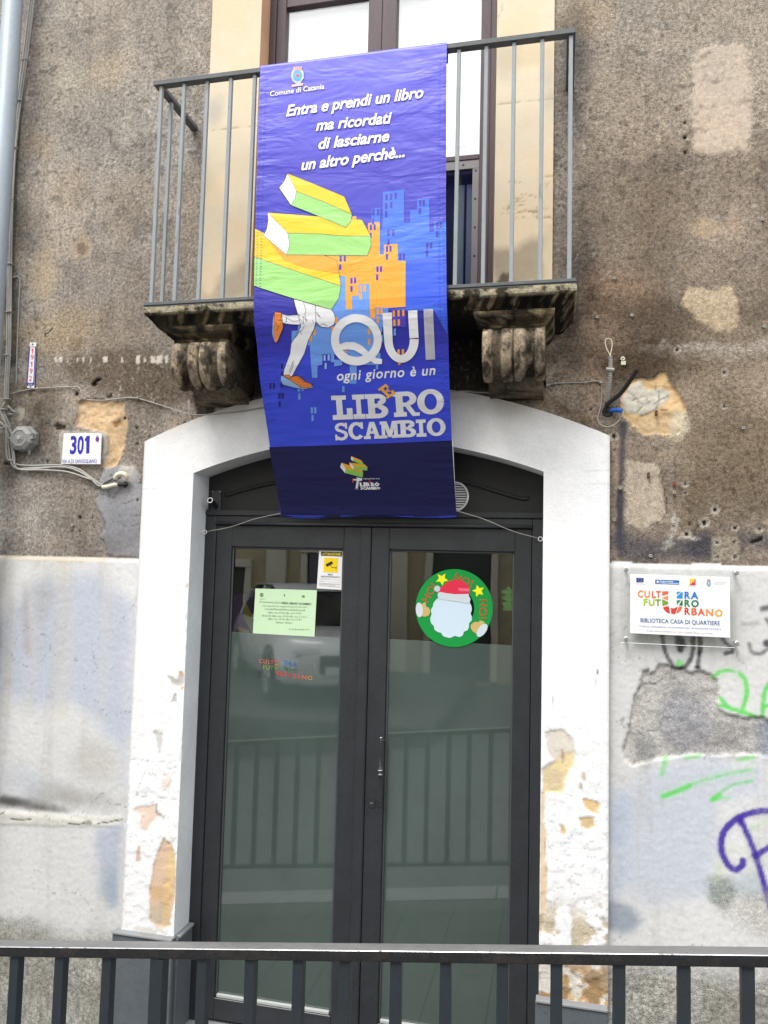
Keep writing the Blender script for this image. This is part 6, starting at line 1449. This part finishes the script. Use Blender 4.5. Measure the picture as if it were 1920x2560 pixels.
# scalloped snowy puff
p = Print(Sheet(DY-.0010)); c_ = cS(712, 880)
P = [cS(*q) for q in [(520, 640), (470, 700), (455, 760), (430, 800), (440, 860), (422, 920), (435, 985), (470, 1020), (480, 1070), (530, 1105), (570, 1115), (600, 1160), (660, 1180), (700, 1183), (760, 1158), (820, 1172), (865, 1150), (885, 1100), (930, 1080), (952, 1030), (955, 985), (988, 945), (990, 890), (975, 850), (992, 800), (985, 745), (965, 700), (940, 640)]]
p.poly([(v.x, v.y) for v in smooth_path([(a, b, 0) for a, b in P], 4)], sc(206, 226, 240), 3); p.stroke([(v.x, v.y) for v in smooth_path([(a, b, 0) for a, b in P], 4)], .6, sc(236, 244, 250), 4, closed=True)
p.build('snow_puff', M['felt'], ds)
p = Print(Sheet(DY-.0018)); P = [cS(*q) for q in [(520, 560), (545, 500), (600, 465), (660, 410), (740, 385), (830, 385), (900, 415), (940, 460), (965, 510), (965, 580), (700, 580)]]
p.poly(P, sc(222, 50, 78), 3); p.poly([cS(*q) for q in [(800, 500), (965, 505), (965, 545), (820, 540)]], sc(236, 110, 130), 4); p.poly([cS(*q) for q in [(520, 600), (528, 565), (560, 552), (640, 570), (760, 583), (950, 580), (955, 610), (975, 650), (965, 700), (940, 712), (820, 690), (640, 662), (560, 655), (528, 635)]], sc(205, 216, 222), 5); p.ellipse(cS(515, 508), 7.3, 7.3, sc(190, 208, 216), 6, 18); p.ellipse(cS(515, 508), 7.6, 7.6, sc(250, 252, 252), 5.5, 18)
p.build('red_cap', M['felt'], ds)
p = Print(Sheet(DY-.0010)); MT = sc(206, 178, 112)
p.poly([cS(*q) for q in [(300, 720), (355, 690), (362, 755), (400, 770), (422, 820), (400, 875), (350, 895), (300, 885)]], MT, 3); p.ellipse(cS(268, 800), 9, 18.5, sc(206, 218, 226), 4, 20, rot=-.06); p.build('mitten', M['felt'], ds); p = Print(Sheet(DY-.0010))
p.poly([cS(*q) for q in [(985, 1000), (1030, 965), (1080, 970), (1110, 945), (1165, 965), (1170, 1010), (1110, 1100), (1050, 1130), (1000, 1090), (975, 1040)]], MT, 3); p.ellipse(cS(1135, 1082), 10, 19, sc(206, 218, 226), 4, 20, rot=.62)
p.build('mitten', M['felt'], ds)
# tree cut-out on the right glass
tr = empty('paper_tree', pt(*cS(1500, 810), 3.4665), 'green paper fir tree stuck on the right edge of the right glass', 'decoration')
p = Print(Sheet(3.4668)); p.poly([cS(*q) for q in [(1505, 470), (1540, 520), (1585, 540), (1585, 575), (1530, 585), (1560, 625), (1585, 635), (1585, 680), (1530, 690), (1540, 730), (1585, 745), (1585, 800), (1500, 812), (1410, 800), (1440, 770), (1405, 700), (1460, 690), (1455, 665), (1392, 635), (1450, 610), (1465, 585), (1390, 550), (1460, 520)]], sc(70, 130, 60), 1)
p.build('cutout', M['felt'], tr)
# inside the room: purple poster stand with books
ps = empty('poster_stand', (-1.75, 3.95, -2.05), 'purple poster stand with green and yellow print inside the left glass', 'poster')
boxo('board', (-2.0, 3.96, -2.0), (-1.42, 3.975, -.16), plain('purple_board', lin((90, 40, 110)), .6), ps, .002)
p = Print(Sheet(3.96)); cM = crop(540, 1340, 4.879)
p.poly([cM(*q) for q in [(345, 770), (440, 960), (440, 1180), (330, 980)]], lin((190, 180, 40)), 2); p.poly([cM(*q) for q in [(330, 980), (440, 1180), (370, 1060), (345, 1020)]], lin((60, 140, 60)), 3); p.poly([cM(*q) for q in [(275, 1095), (400, 1150), (400, 1190), (275, 1180)]], lin((200, 160, 40)), 2)
p.build('print', M['print'], ps)

# ================================================================== PIPE, CABLES, BOX
dp = empty('drainpipe', (-2.724, 3.2, .9), 'thick pale zinc drainpipe running up the left edge of the facade', 'pipe')
bm = bmesh.new(); tube(bm, [(-2.724, 3.2, -2.35), (-2.724, 3.2, 5.0)], .048, 28); finish('pipe', bm, M['zinc'], dp, smooth=True)
for z in (-1.0, .45, 3.3):
    bm = bmesh.new(); tube(bm, [(-2.724, 3.2, z), (-2.724, 3.2, z+.025)], .0510, 28); finish('collar', bm, M['zinc'], dp)
cb_ = empty('cable_bundle', pt(22, 900, 3.31), 'bundle of grey electric cables clipped upright beside the drainpipe', 'cable')
path = [(84, -40), (80, 0), (62, 150), (47, 255), (34, 380), (27, 510), (24, 640), (23, 780), (21, 880), (17, 960), (16, 1000)]
for k, (dx, dy) in enumerate(((-5, 0), (0, -2), (5, 0), (2, 3))):
    pts_ = [pt(x+dx*(1-.02*i), y, 3.313+dy*.0015+.004*math.sin(i*1.9+k)) for i, (x, y) in enumerate(path)]
    tubeo('cable', pts_, .0046, M['cable'], cb_, 8, 5)
for x, y in ((63, 150), (47, 252), (35, 370), (27, 500), (24, 660), (23, 780), (20, 888), (18, 998), (9, 1024)):
    c_ = pt(x, y, 3.312); bm = bmesh.new(); box(bm, c_-Vector((.017, .012, .004)), c_+Vector((.017, .012, .004)), .003); finish('clip', bm, M['cable'], cb_)
tubeo('thin_conduit', [pt(8, 694, 3.322), pt(30, 694, 3.322), pt(49, 696, 3.322), pt(47, 760, 3.322), pt(42, 900, 3.322), pt(40, 970, 3.322)], .0035, M['cable'], cb_, 6, 3)
rt = [[(16, 1000), (8, 1020), (14, 1040), (26, 1070), (30, 1100), (32, 1140), (36, 1158), (70, 1164), (150, 1163), (195, 1172), (225, 1192), (250, 1210), (268, 1213), (290, 1203)],
      [(12, 1005), (4, 1026), (12, 1050), (20, 1090), (22, 1120), (34, 1168), (80, 1170), (160, 1168), (200, 1180), (230, 1200), (246, 1214), (262, 1214)],
      [(10, 1010), (2, 1030), (16, 1060), (30, 1090), (36, 1140), (44, 1172), (110, 1175), (170, 1180), (230, 1200)],
      [(-20, 1050), (0, 1055), (14, 1068), (20, 1070)], [(-20, 1072), (4, 1070), (16, 1066), (27, 1068)], [(16, 1060), (16, 1130), (20, 1148), (30, 1152)], [(24, 1064), (20, 1130), (26, 1146), (34, 1150)],
      [(28, 1100), (31, 1128), (38, 1165), (60, 1174), (130, 1168)], [(20, 1015), (36, 1030), (42, 1026)], [(20, 1035), (34, 1036), (44, 1034)]]
for k, P in enumerate(rt):
    tubeo('cable', [pt(x, y, 3.314-.004*(k % 3)) for x, y in P], .0042 if k < 7 else .005, M['cable'], cb_, 8, 4)
tubeo('cable', [pt(*cB(*q), 3.305) for q in ((725, 1350), (770, 1345), (810, 1310), (870, 1280), (900, 1272))], .0034, M['darkcable'], cb_, 6, 4)
tubeo('cable', [pt(*cB(*q), 3.302) for q in ((800, 1325), (850, 1300), (890, 1290), (930, 1270))], .003, M['darkcable'], cb_, 6, 4)
el = empty('pipe_elbow', pt(*cB(920, 1330), 3.31), 'pair of ivory plastic pipe elbows where the cables enter the wall', 'pipe fitting')
tubeo('elbow', [pt(*cB(*q), y_) for q, y_ in (((885, 1280), 3.29), ((905, 1250), 3.285), ((940, 1243), 3.285), ((968, 1260), 3.29), ((966, 1290), 3.30))], .0125, M['ivory'], el, 14, 5)
tubeo('elbow', [pt(*cB(*q), y_) for q, y_ in (((790, 1345), 3.30), ((830, 1342), 3.295), ((870, 1330), 3.295), ((905, 1325), 3.30))], .0105, M['ivory'], el, 14, 5)
tubeo('black_sleeve', [pt(*cB(*q), 3.300) for q in ((905, 1327), (940, 1325), (975, 1322))], .0085, M['black'], el, 12, 3)
bm = bmesh.new(); lathe(bm, pt(*cB(962, 1325), 3.313), (0, -1, 0), [(0, .015), (.006, .013), (.0065, .001)], 14); finish('gland', bm, M['black'], el)
# octagonal junction box
jb = empty('junction_box', pt(*cB(205, 980), 3.33), 'grey octagonal junction box at the left edge of the facade', 'junction box')
jc = pt(*cB(212, 980), 3.325)
def octo(bm, rings):
    R = []
    for d, r in rings: R.append([bm.verts.new(jc+Vector((r*math.cos(math.pi/8+k*math.pi/4), -d, r*math.sin(math.pi/8+k*math.pi/4)))) for k in range(8)])
    for a, b in zip(R, R[1:]):
        for k in range(8): bm.faces.new((a[k], a[(k+1) % 8], b[(k+1) % 8], b[k]))
    bm.faces.new(R[-1]); bmesh.ops.recalc_face_normals(bm, faces=bm.faces)
bm = bmesh.new(); octo(bm, [(0, .068), (.022, .068), (.024, .064), (.04, .062)]); finish('body', bm, M['boxgrey'], jb)
jc = jc+Vector((-.006, 0, 0))
bm = bmesh.new(); octo(bm, [(.0405, .064), (.046, .062), (.056, .042), (.056, .040), (.0535, .038), (.0535, .024), (.056, .023)]); finish('lid', bm, M['boxgrey'], jb)
bm = bmesh.new(); lathe(bm, jc-Vector((0, .0563, 0)), (0, -1, 0), [(0, .012), (.003, .0115), (.0035, .009), (.0025, .001)], 18); finish('cap_screw', bm, M['cable'], jb, smooth=True)
for s in (-1, 1):
    bm = bmesh.new(); c_ = jc+Vector((s*.060, -.035, 0)); box(bm, c_-Vector((.010, .012, .007)), c_+Vector((.010, .012, .007)), .002); finish('lug', bm, M['boxgrey'], jb)
bm = bmesh.new(); c_ = jc+Vector((.036, -.02, -.066)); box(bm, c_-Vector((.006, .006, .014)), c_+Vector((.006, .006, .012)), .002); finish('lug', bm, M['boxgrey'], jb)
# long thin cable draped across over the arch
t1 = [pt(x, y, Y) for x, y, Y in ((26, 985, 3.32), (60, 976, 3.32), (95, 971, 3.318), (186, 967, 3.318), (201, 974, 3.318), (206, 990, 3.318), (214, 998, 3.318), (260, 1001, 3.318), (330, 994, 3.318), (400, 1012, 3.316), (478, 1036, 3.30), (540, 1034, 3.284), (610, 1027, 3.283), (680, 1016, 3.283), (900, 1000, 3.27), (1133, 979, 3.26), (1190, 981, 3.27), (1240, 981, 3.28), (1300, 974, 3.29), (1350, 966, 3.305), (1388, 959, 3.318), (1430, 957, 3.32), (1465, 956, 3.32), (1482, 953, 3.32), (1498, 954, 3.32), (1503, 960, 3.32), (1504, 1000, 3.318), (1498, 1030, 3.316), (1494, 1045, 3.314), (1500, 1060, 3.312), (1516, 1067, 3.31), (1534, 1063, 3.308), (1548, 1050, 3.306), (1555, 1034, 3.30))]
lc = tubeo('long_cable', t1, .0028, M['cable'], None, 6, 4)
tag(lc, 'long thin grey cable sagging over the arch from the left bundle to the blue conduit', 'cable')
for q in ((94, 971), (188, 968), (212, 997), (345, 995), (478, 1037), (1388, 959), (1463, 957), (1502, 957)):
    pass
clipm = bmesh.new(); box(clipm, (-.006, -.007, -.0045), (.006, .004, .0045), .002); cme = bpy.data.meshes.new('cable_clip'); clipm.to_mesh(cme); clipm.free(); cme.materials.append(M['cable'])
for q in ((94, 971), (188, 968), (212, 997), (345, 995), (478, 1037), (1388, 959), (1463, 957), (1502, 957)):
    o = link('clip', cme, lc); o.location = pt(*q, 3.316)
# corrugated conduits
def corr(name, pts_, r, pitch, mat, label, cat='conduit'):
    P = smooth_path(pts_, 12); L_ = [0]
    for a, b in zip(P, P[1:]): L_.append(L_[-1]+(b-a).length)
    n = int(L_[-1]/(pitch/6)); Q = []
    for k in range(n+1):
        s = L_[-1]*k/n; i = max(j for j in range(len(L_)) if L_[j] <= s+1e-9); i = min(i, len(P)-2); t = (s-L_[i])/max(1e-9, L_[i+1]-L_[i]); Q.append(P[i].lerp(P[i+1], t))
    bm = bmesh.new(); tube(bm, Q, r, 14, rf=lambda i: r*(1 if (i % 6) in (0, 1, 2) else .78)); bmesh.ops.recalc_face_normals(bm, faces=bm.faces)
    o = finish(name, bm, mat, None, smooth=False, origin=P[-1]); tag(o, label, cat); return o
wc = corr('corrugated_conduit', [pt(*cA(*q), Y) for q, Y in (((236, 255), 3.26), ((238, 350), 3.265), ((232, 460), 3.275), ((218, 570), 3.29), ((204, 660), 3.31))], .0095, .0072, M['cable'], 'pale ribbed conduit standing upright with a looped white pull cord')
bm = bmesh.new(); tube(bm, [pt(*cA(*q), 3.262) for q in ((200, 372), (272, 378))], .0085, 8); finish('collar', bm, M['cable'], wc)
lp = smooth_path([pt(*cA(*q), 3.258) for q in ((236, 262), (230, 235), (205, 190), (192, 140), (196, 105), (215, 94), (240, 102), (253, 135), (250, 185), (238, 235), (240, 262))], 5)
bm = bmesh.new(); tube(bm, lp, .0022, 8); bmesh.ops.recalc_face_normals(bm, faces=bm.faces); finish('pull_cord', bm, M['ivory'], wc, smooth=True)
corr('corrugated_conduit', [pt(*cA(*q), Y) for q, Y in (((478, 378), 3.23), ((440, 440), 3.24), ((385, 520), 3.26), ((320, 600), 3.28), ((250, 655), 3.30), ((205, 700), 3.318), ((195, 760), 3.325))], .0100, .0080, M['black'], 'black ribbed conduit bending out of the wall beside the white one')
bc_ = corr('corrugated_conduit', [pt(*cA(*q), Y) for q, Y in (((345, 745), 3.285), ((300, 742), 3.295), ((245, 745), 3.31))], .0088, .006, M['blue'], 'short blue ribbed conduit stub below the black conduit')
bm = bmesh.new(); lathe(bm, pt(*cA(215, 755), 3.325), (0, -1, 0), [(0, .024), (.004, .02), (.0045, .001)], 12); o = finish('hole_rim', bm, M['black'], bc_)
# small fittings on the wall
wb = empty('wall_bracket', pt(*cA(352, 320), 3.32), 'little white plastic cable bracket right of the looped cord', 'bracket')
bm = bmesh.new(); lathe(bm, pt(*cA(348, 280), 3.322), (0, -1, 0), [(0, .009), (.010, .009), (.0105, .004), (.002, .0038)], 14); finish('ring', bm, M['ivory'], wb)
a_ = pt(*cA(355, 315), 3.318); boxo('foot', a_-Vector((.010, .004, .010)), a_+Vector((.010, .004, .008)), M['ivory'], wb, .002)
for q, lab in (((580, 1330), 'short rusty iron stub left in the pale plaster right of the door'), ((650, 770), 'small rusty iron stub in the ochre patch right of the door')):
    a_ = pt(*cA(*q), 3.318); bm = bmesh.new(); box(bm, a_-Vector((.005, .014, .010)), a_+Vector((.005, .006, .012)), .002); o = finish('iron_stub', bm, M['rust'], None, origin=a_); tag(o, lab, 'iron stub', 'iron stubs in the wall')
hkk = tubeo('wall_hook', [pt(*cB(*q), Y) for q, Y in (((352, 182), 3.325), ((348, 165), 3.30), ((372, 160), 3.295), ((390, 140), 3.29), ((404, 120), 3.285))], .0024, M['black'], None, 6, 4)
tag(hkk, 'bent black iron hook in the wall above the number strip', 'hook')

# ================================================================== STREET RAILING IN FRONT
M['fencetop'] = grain('worn_fence_top', al(112, 112, 112), rough=.38, var=.18, scale=10, fine=90, bump=.25, dist=.0008, spec=.6, dark=al(120, 84, 62), darkscale=9, darkpos=(.62, .66), stretch=(.35, 1.6, 1))
M['fence'] = grain('fence_paint', al(36, 37, 39), rough=.16, var=.25, scale=16, fine=120, bump=.3, dist=.0008, spec=.6, dark=al(48, 44, 42), darkscale=14, darkpos=(.5, .58))
M['fencebar'] = grain('fence_bar_paint', al(42, 50, 56), rough=.45, var=.18, scale=14, fine=110, bump=.2, dist=.0008, spec=.45)
M['bare'] = grain('bare_highlight_edge', (.62, .62, .64), rough=.28, metal=.9, var=.35, scale=8, fine=90, bump=.15, dist=.0006, dark=(.05, .05, .05), darkscale=22, darkpos=(.56, .64))  # metallic strip along the worn front edge, set in for its highlight line
rl = lambda x: -1.104+.118*(x+1.547)
fen = empty('street_railing', (-.4, 2.02, gz(-.4)), 'black painted steel railing along the pavement edge in front of the door', 'railing')
FX0, FX1 = -5.0, 3.2
def railbar(name, dz, y0, y1, h, r, mat, mtop=None):
    bm = bmesh.new(); sec = []
    n = 4
    for (cy_, cz_, a0) in ((y1-r, -r, 0), (y0+r, -r, 90), (y0+r, -h+r, 180), (y1-r, -h+r, 270)):
        for k in range(n+1):
            t = math.radians(a0+90*k/n); sec.append((cy_+r*math.cos(t), cz_+r*math.sin(t)))
    R = []
    for k in range(83):
        x = FX0+(FX1-FX0)*k/82; R.append([bm.verts.new((x, y, rl(x)+dz+z)) for y, z in sec])
    for a, b in zip(R, R[1:]):
        for q in range(len(sec)):
            f_ = bm.faces.new((a[q], a[(q+1) % len(sec)], b[(q+1) % len(sec)], b[q]))
            zc = (a[q].co.z+a[(q+1) % len(sec)].co.z)/2-rl(a[q].co.x)-dz
            if mtop and zc > -.0012: f_.material_index = 1
            elif mtop and zc > -r*.8 and a[q].co.y < y0+r+.001: f_.material_index = 2
    bm.faces.new(R[0][::-1]); bm.faces.new(R[-1]); bmesh.ops.recalc_face_normals(bm, faces=bm.faces)
    o = finish(name, bm, mat, fen, smooth=True)
    if mtop: o.data.materials.append(mtop); o.data.materials.append(M['bare'])
    return o
railbar('top_rail', 0.0, 2.0, 2.043, .030, .0045, M['fence'], M['fencetop'])
railbar('bottom_rail', -.80, 2.006, 2.037, .025, .003, M['fence'])
known = [-1.505, -1.361, -1.213, -.928, -.791, -.657, -.53, -.396, -.268, -.126, .004, .151, .298, .438]
bars = known[:]
x = -1.505
while x > FX0+.2: x -= .142; bars.append(x)
x = .438
while x < FX1-.2: x += .142; bars.append(x)
bm = bmesh.new(); box(bm, (-.0145, 2.008, -.80), (.0145, 2.036, -.0302), .0025, 2); fme = bpy.data.meshes.new('baluster'); bm.to_mesh(fme); bm.free(); fme.materials.append(M['fencebar'])
for x in bars:
    if abs(x+1.059) < .08: continue
    o = link('baluster', fme, fen); o.location = Vector((x, 0, rl(x)))-Vector(fen.location)
bm = bmesh.new(); box(bm, (-.0195, 2.003, -1.10), (.0195, 2.040, -.0304), .003, 2); pme = bpy.data.meshes.new('post'); bm.to_mesh(pme); bm.free(); pme.materials.append(M['fencebar'])
for x in (-3.9, -1.059, .98, 3.0):
    o = link('post', pme, fen); o.location = Vector((x, 0, rl(x)))-Vector(fen.location)

# ================================================================== ACROSS THE STREET (seen only in the glass)
M['tufa'] = grain('tufa_wall', al(196, 184, 152), rough=.9, var=.2, scale=6, fine=60, bump=.3)
M['tufa2'] = grain('pale_trim', al(226, 220, 200), rough=.9, var=.15, scale=6, fine=60, bump=.2)
M['shut'] = plain('green_shutter', al(70, 76, 70), .6)
def far_building(x0, x1, top, mw, mt, label, nbay, seed):
    b = empty('building', ((x0+x1)/2, -9.2, gz((x0+x1)/2)), label, 'building'); r = random.Random(seed); Yf = -9.0
    boxo('wall', (x0, -14, -6), (x1, Yf, top), mw, b, 0)
    boxo('cornice', (x0-.1, Yf-.2, top), (x1+.1, Yf+.35, top+.35), mt, b, .02)
    bw = (x1-x0)/nbay
    for k in range(nbay+1):
        x = x0+k*bw; boxo('pilaster', (x-.22+(.23 if k == 0 else 0), Yf+.001, -5), (x+.22-(.23 if k == nbay else 0), Yf+.14, top-.01), mt, b, .01)
    z = 1.9
    while z < top-.6:
        boxo('string_course', (x0+.25, Yf+.002, z), (x1-.25, Yf+.10, z+.22), mt, b, .01); z += 3.4
    for k in range(nbay):
        xc = x0+(k+.5)*bw
        for lv, z0 in enumerate((gz(xc), 2.6, 6.0)):
            h = 2.9 if lv == 0 else 2.2
            if z0+h > top-.3: continue
            bm = bmesh.new(); w_ = .62
            for a, c in (((xc-w_-.14, Yf+.003, z0), (xc-w_, Yf+.12, z0+h)), ((xc+w_, Yf+.003, z0), (xc+w_+.14, Yf+.12, z0+h)), ((xc-w_-.14, Yf+.003, z0+h+.001), (xc+w_+.14, Yf+.16, z0+h+.18))): box(bm, a, c, .01)
            fr = finish('window', bm, mt, b)
            boxo('pane', (xc-w_+.002, Yf+.004, z0+.02), (xc+w_-.002, Yf+.03, z0+h-.02), M['darkglass'] if (k+lv) % 2 else M['shut'], fr, 0)
far_building(-14, -.6, 7.2, M['tufa'], M['tufa2'], 'old tan palace front across the street reflected in the door glass', 5, 3)
far_building(-.5, 12, 5.2, M['tufa2'], M['tufa'], 'pale plastered house across the street further uphill', 4, 5)
# parked white car, nose towards the door
def make_car(x, y, ang):
    car = empty('parked_car', (x, y, -2.10), 'white car parked across the street, reflected in the left door glass', 'car')
    car.rotation_euler = (0, 0, ang); car.scale = (1, 1, 1.14)
    paint_ = plain('white_car_paint', (.78, .79, .80), .25, coat=.8, var=.01); dk = plain('dark_trim', (.02, .02, .022), .5); gl_ = M['darkglass']; tyre = plain('tyre_rubber', (.018, .018, .018), .8)
    def part(name, bm, mat, parent=None, smooth=False):
        me = bpy.data.meshes.new(name); bmesh.ops.recalc_face_normals(bm, faces=bm.faces); bm.to_mesh(me); bm.free()
        if smooth: me.shade_smooth()
        return link(name, me, parent or car, mat)
    # body: stations along its length (local +X = front): x, half width low, half width high, z bottom, z shoulder
    st_ = [(-2.3, .78, .70, .42, .92), (-2.2, .88, .82, .32, 1.0), (-1.6, .92, .88, .26, 1.02), (0, .93, .89, .25, 1.0), (1.0, .93, .88, .26, .98), (1.6, .92, .85, .28, .94), (2.05, .88, .78, .28, .84), (2.28, .78, .66, .32, .72), (2.34, .70, .60, .36, .64)]
    bm = bmesh.new(); R = []
    for X, w0, w1, z0, z1 in st_:
        zm_ = z0+(z1-z0)*.55
        P = [(-w0*.9, z0), (-w0, z0+.08), (-w0*1.01, zm_), (-w1, z1-.04), (-w1*.92, z1), (0, z1+.03), (w1*.92, z1), (w1, z1-.04), (w0*1.01, zm_), (w0, z0+.08), (w0*.9, z0)]
        R.append([bm.verts.new((X, y_, z_)) for y_, z_ in P])
    for a, b in zip(R, R[1:]):
        for k in range(len(a)-1): bm.faces.new((a[k], b[k], b[k+1], a[k+1]))
        bm.faces.new((a[-1], b[-1], b[0], a[0]))
    bm.faces.new(R[0]); bm.faces.new(R[-1][::-1])
    part('body', bm, paint_, smooth=True)
    # cabin with glass
    cs = [(-2.1, .74, 1.0, .66, 1.06), (-1.75, .80, 1.0, .62, 1.42), (-1.2, .82, 1.0, .62, 1.52), (0, .84, .99, .62, 1.54), (.35, .84, .98, .60, 1.46), (1.15, .80, .96, .70, .99)]
    bm = bmesh.new(); R = [[bm.verts.new(v) for v in ((X, -a, z0), (X, -b, z1), (X, b, z1), (X, a, z0))] for X, a, z0, b, z1 in cs]
    for a, b in zip(R, R[1:]):
        for k in range(3): bm.faces.new((a[k], b[k], b[k+1], a[k+1]))
    part('cabin_glass', bm, gl_)
    bm = bmesh.new(); R = [[bm.verts.new((X, s*b*.98, z1+.012)) for s in (-1, -.5, 0, .5, 1)] for X, a, z0, b, z1 in cs[1:5]]
    for a, b in zip(R, R[1:]):
        for k in range(4): bm.faces.new((a[k], b[k], b[k+1], a[k+1]))
    g_ = bmesh.ops.extrude_face_region(bm, geom=bm.faces[:]); bmesh.ops.translate(bm, verts=[v for v in g_['geom'] if isinstance(v, bmesh.types.BMVert)], vec=(0, 0, .03)); part('roof', bm, paint_, smooth=True)
    for s in (-1, 1):
        bm = bmesh.new()
        for (a, b) in (((.35, .61*s, 1.47), (1.15, .80*s, .99)), ((-.45, .625*s, 1.53), (-.45, .845*s, .99)), ((-1.75, .63*s, 1.43), (-2.1, .75*s, 1.02))): tube(bm, [Vector(a), Vector(b)], .035, 6)
        part('pillar', bm, paint_)
        bm = bmesh.new(); box(bm, (1.88, s*.52-.20, .66), (2.30, s*.52+.20, .76), .03, 2); hl = part('headlight', bm, plain('headlight_glass', (.6, .62, .64), .1, metal=.5))
        bm = bmesh.new(); box(bm, (2.2, s*.52-.18, .70), (2.315, s*.52+.18, .725), .008); box(bm, (2.2, s*.70-.012, .66), (2.312, s*.70+.012, .76), .006); lm = part('running_light', bm, plain('white_lens', (.95, .95, .95), .2), hl)
        bm = bmesh.new(); box(bm, (.85, s*.90-.02, 1.0), (1.05, s*1.06, 1.12), .03, 2) if s > 0 else box(bm, (.85, -1.06, 1.0), (1.05, -.88, 1.12), .03, 2); part('mirror', bm, paint_)
        for X in (1.45, -1.4):
            bm = bmesh.new(); lathe(bm, (X, s*.76, .33), (0, s, 0), [(0, .30), (.02, .345), (.17, .345), (.19, .31), (.185, .24), (.14, .22)], 28); wh = part('wheel', bm, tyre)
            bm = bmesh.new()
            for k in range(5):
                t = 2*math.pi*k/5; tube(bm, [Vector((X+.03*math.cos(t), s*.945, .33+.03*math.sin(t))), Vector((X+.225*math.cos(t), s*.94, .33+.225*math.sin(t)))], .022, 6)
            lathe(bm, (X, s*.92, .33), (0, s, 0), [(0, .06), (.03, .05), (.032, .001)], 14); tube(bm, [Vector((X+.228*math.cos(2*math.pi*k/24), s*.943, .33+.228*math.sin(2*math.pi*k/24))) for k in range(24)], .016, 6, closed=True)
            part('rim', bm, plain('alloy', (.55, .56, .58), .3, metal=.8), wh)
            bm = bmesh.new(); tube(bm, [Vector((X+.40*math.cos(t), s*.925, .33+.40*math.sin(t))) for t in [math.pi*k/14 for k in range(15)]], .03, 6); part('wheel_arch', bm, dk)
    bm = bmesh.new(); box(bm, (2.24, -.34, .44), (2.365, .34, .68), .03, 2); gr_ = part('grille', bm, dk)
    bm = bmesh.new(); box(bm, (2.20, -.62, .28), (2.37, .62, .35), .02, 2); part('bumper_trim', bm, M['chrome'])
    bm = bmesh.new(); box(bm, (2.366, -.26, .42), (2.374, .26, .53), .003); part('number_plate', bm, M['white'])
    bm = bmesh.new(); box(bm, (1.15, -.70, .985), (1.22, .70, 1.0), .004); part('cowl', bm, dk)
bm = bmesh.new(); box(bm, (-11.0, -8.85, -3.6), (-1.6, -3.4, -2.10), .03); o = finish('parking_terrace', bm, M['asphalt'], None, origin=(-6, -6, -2.6)); tag(o, kind='structure')
make_car(-4.45, -6.4, math.radians(57))
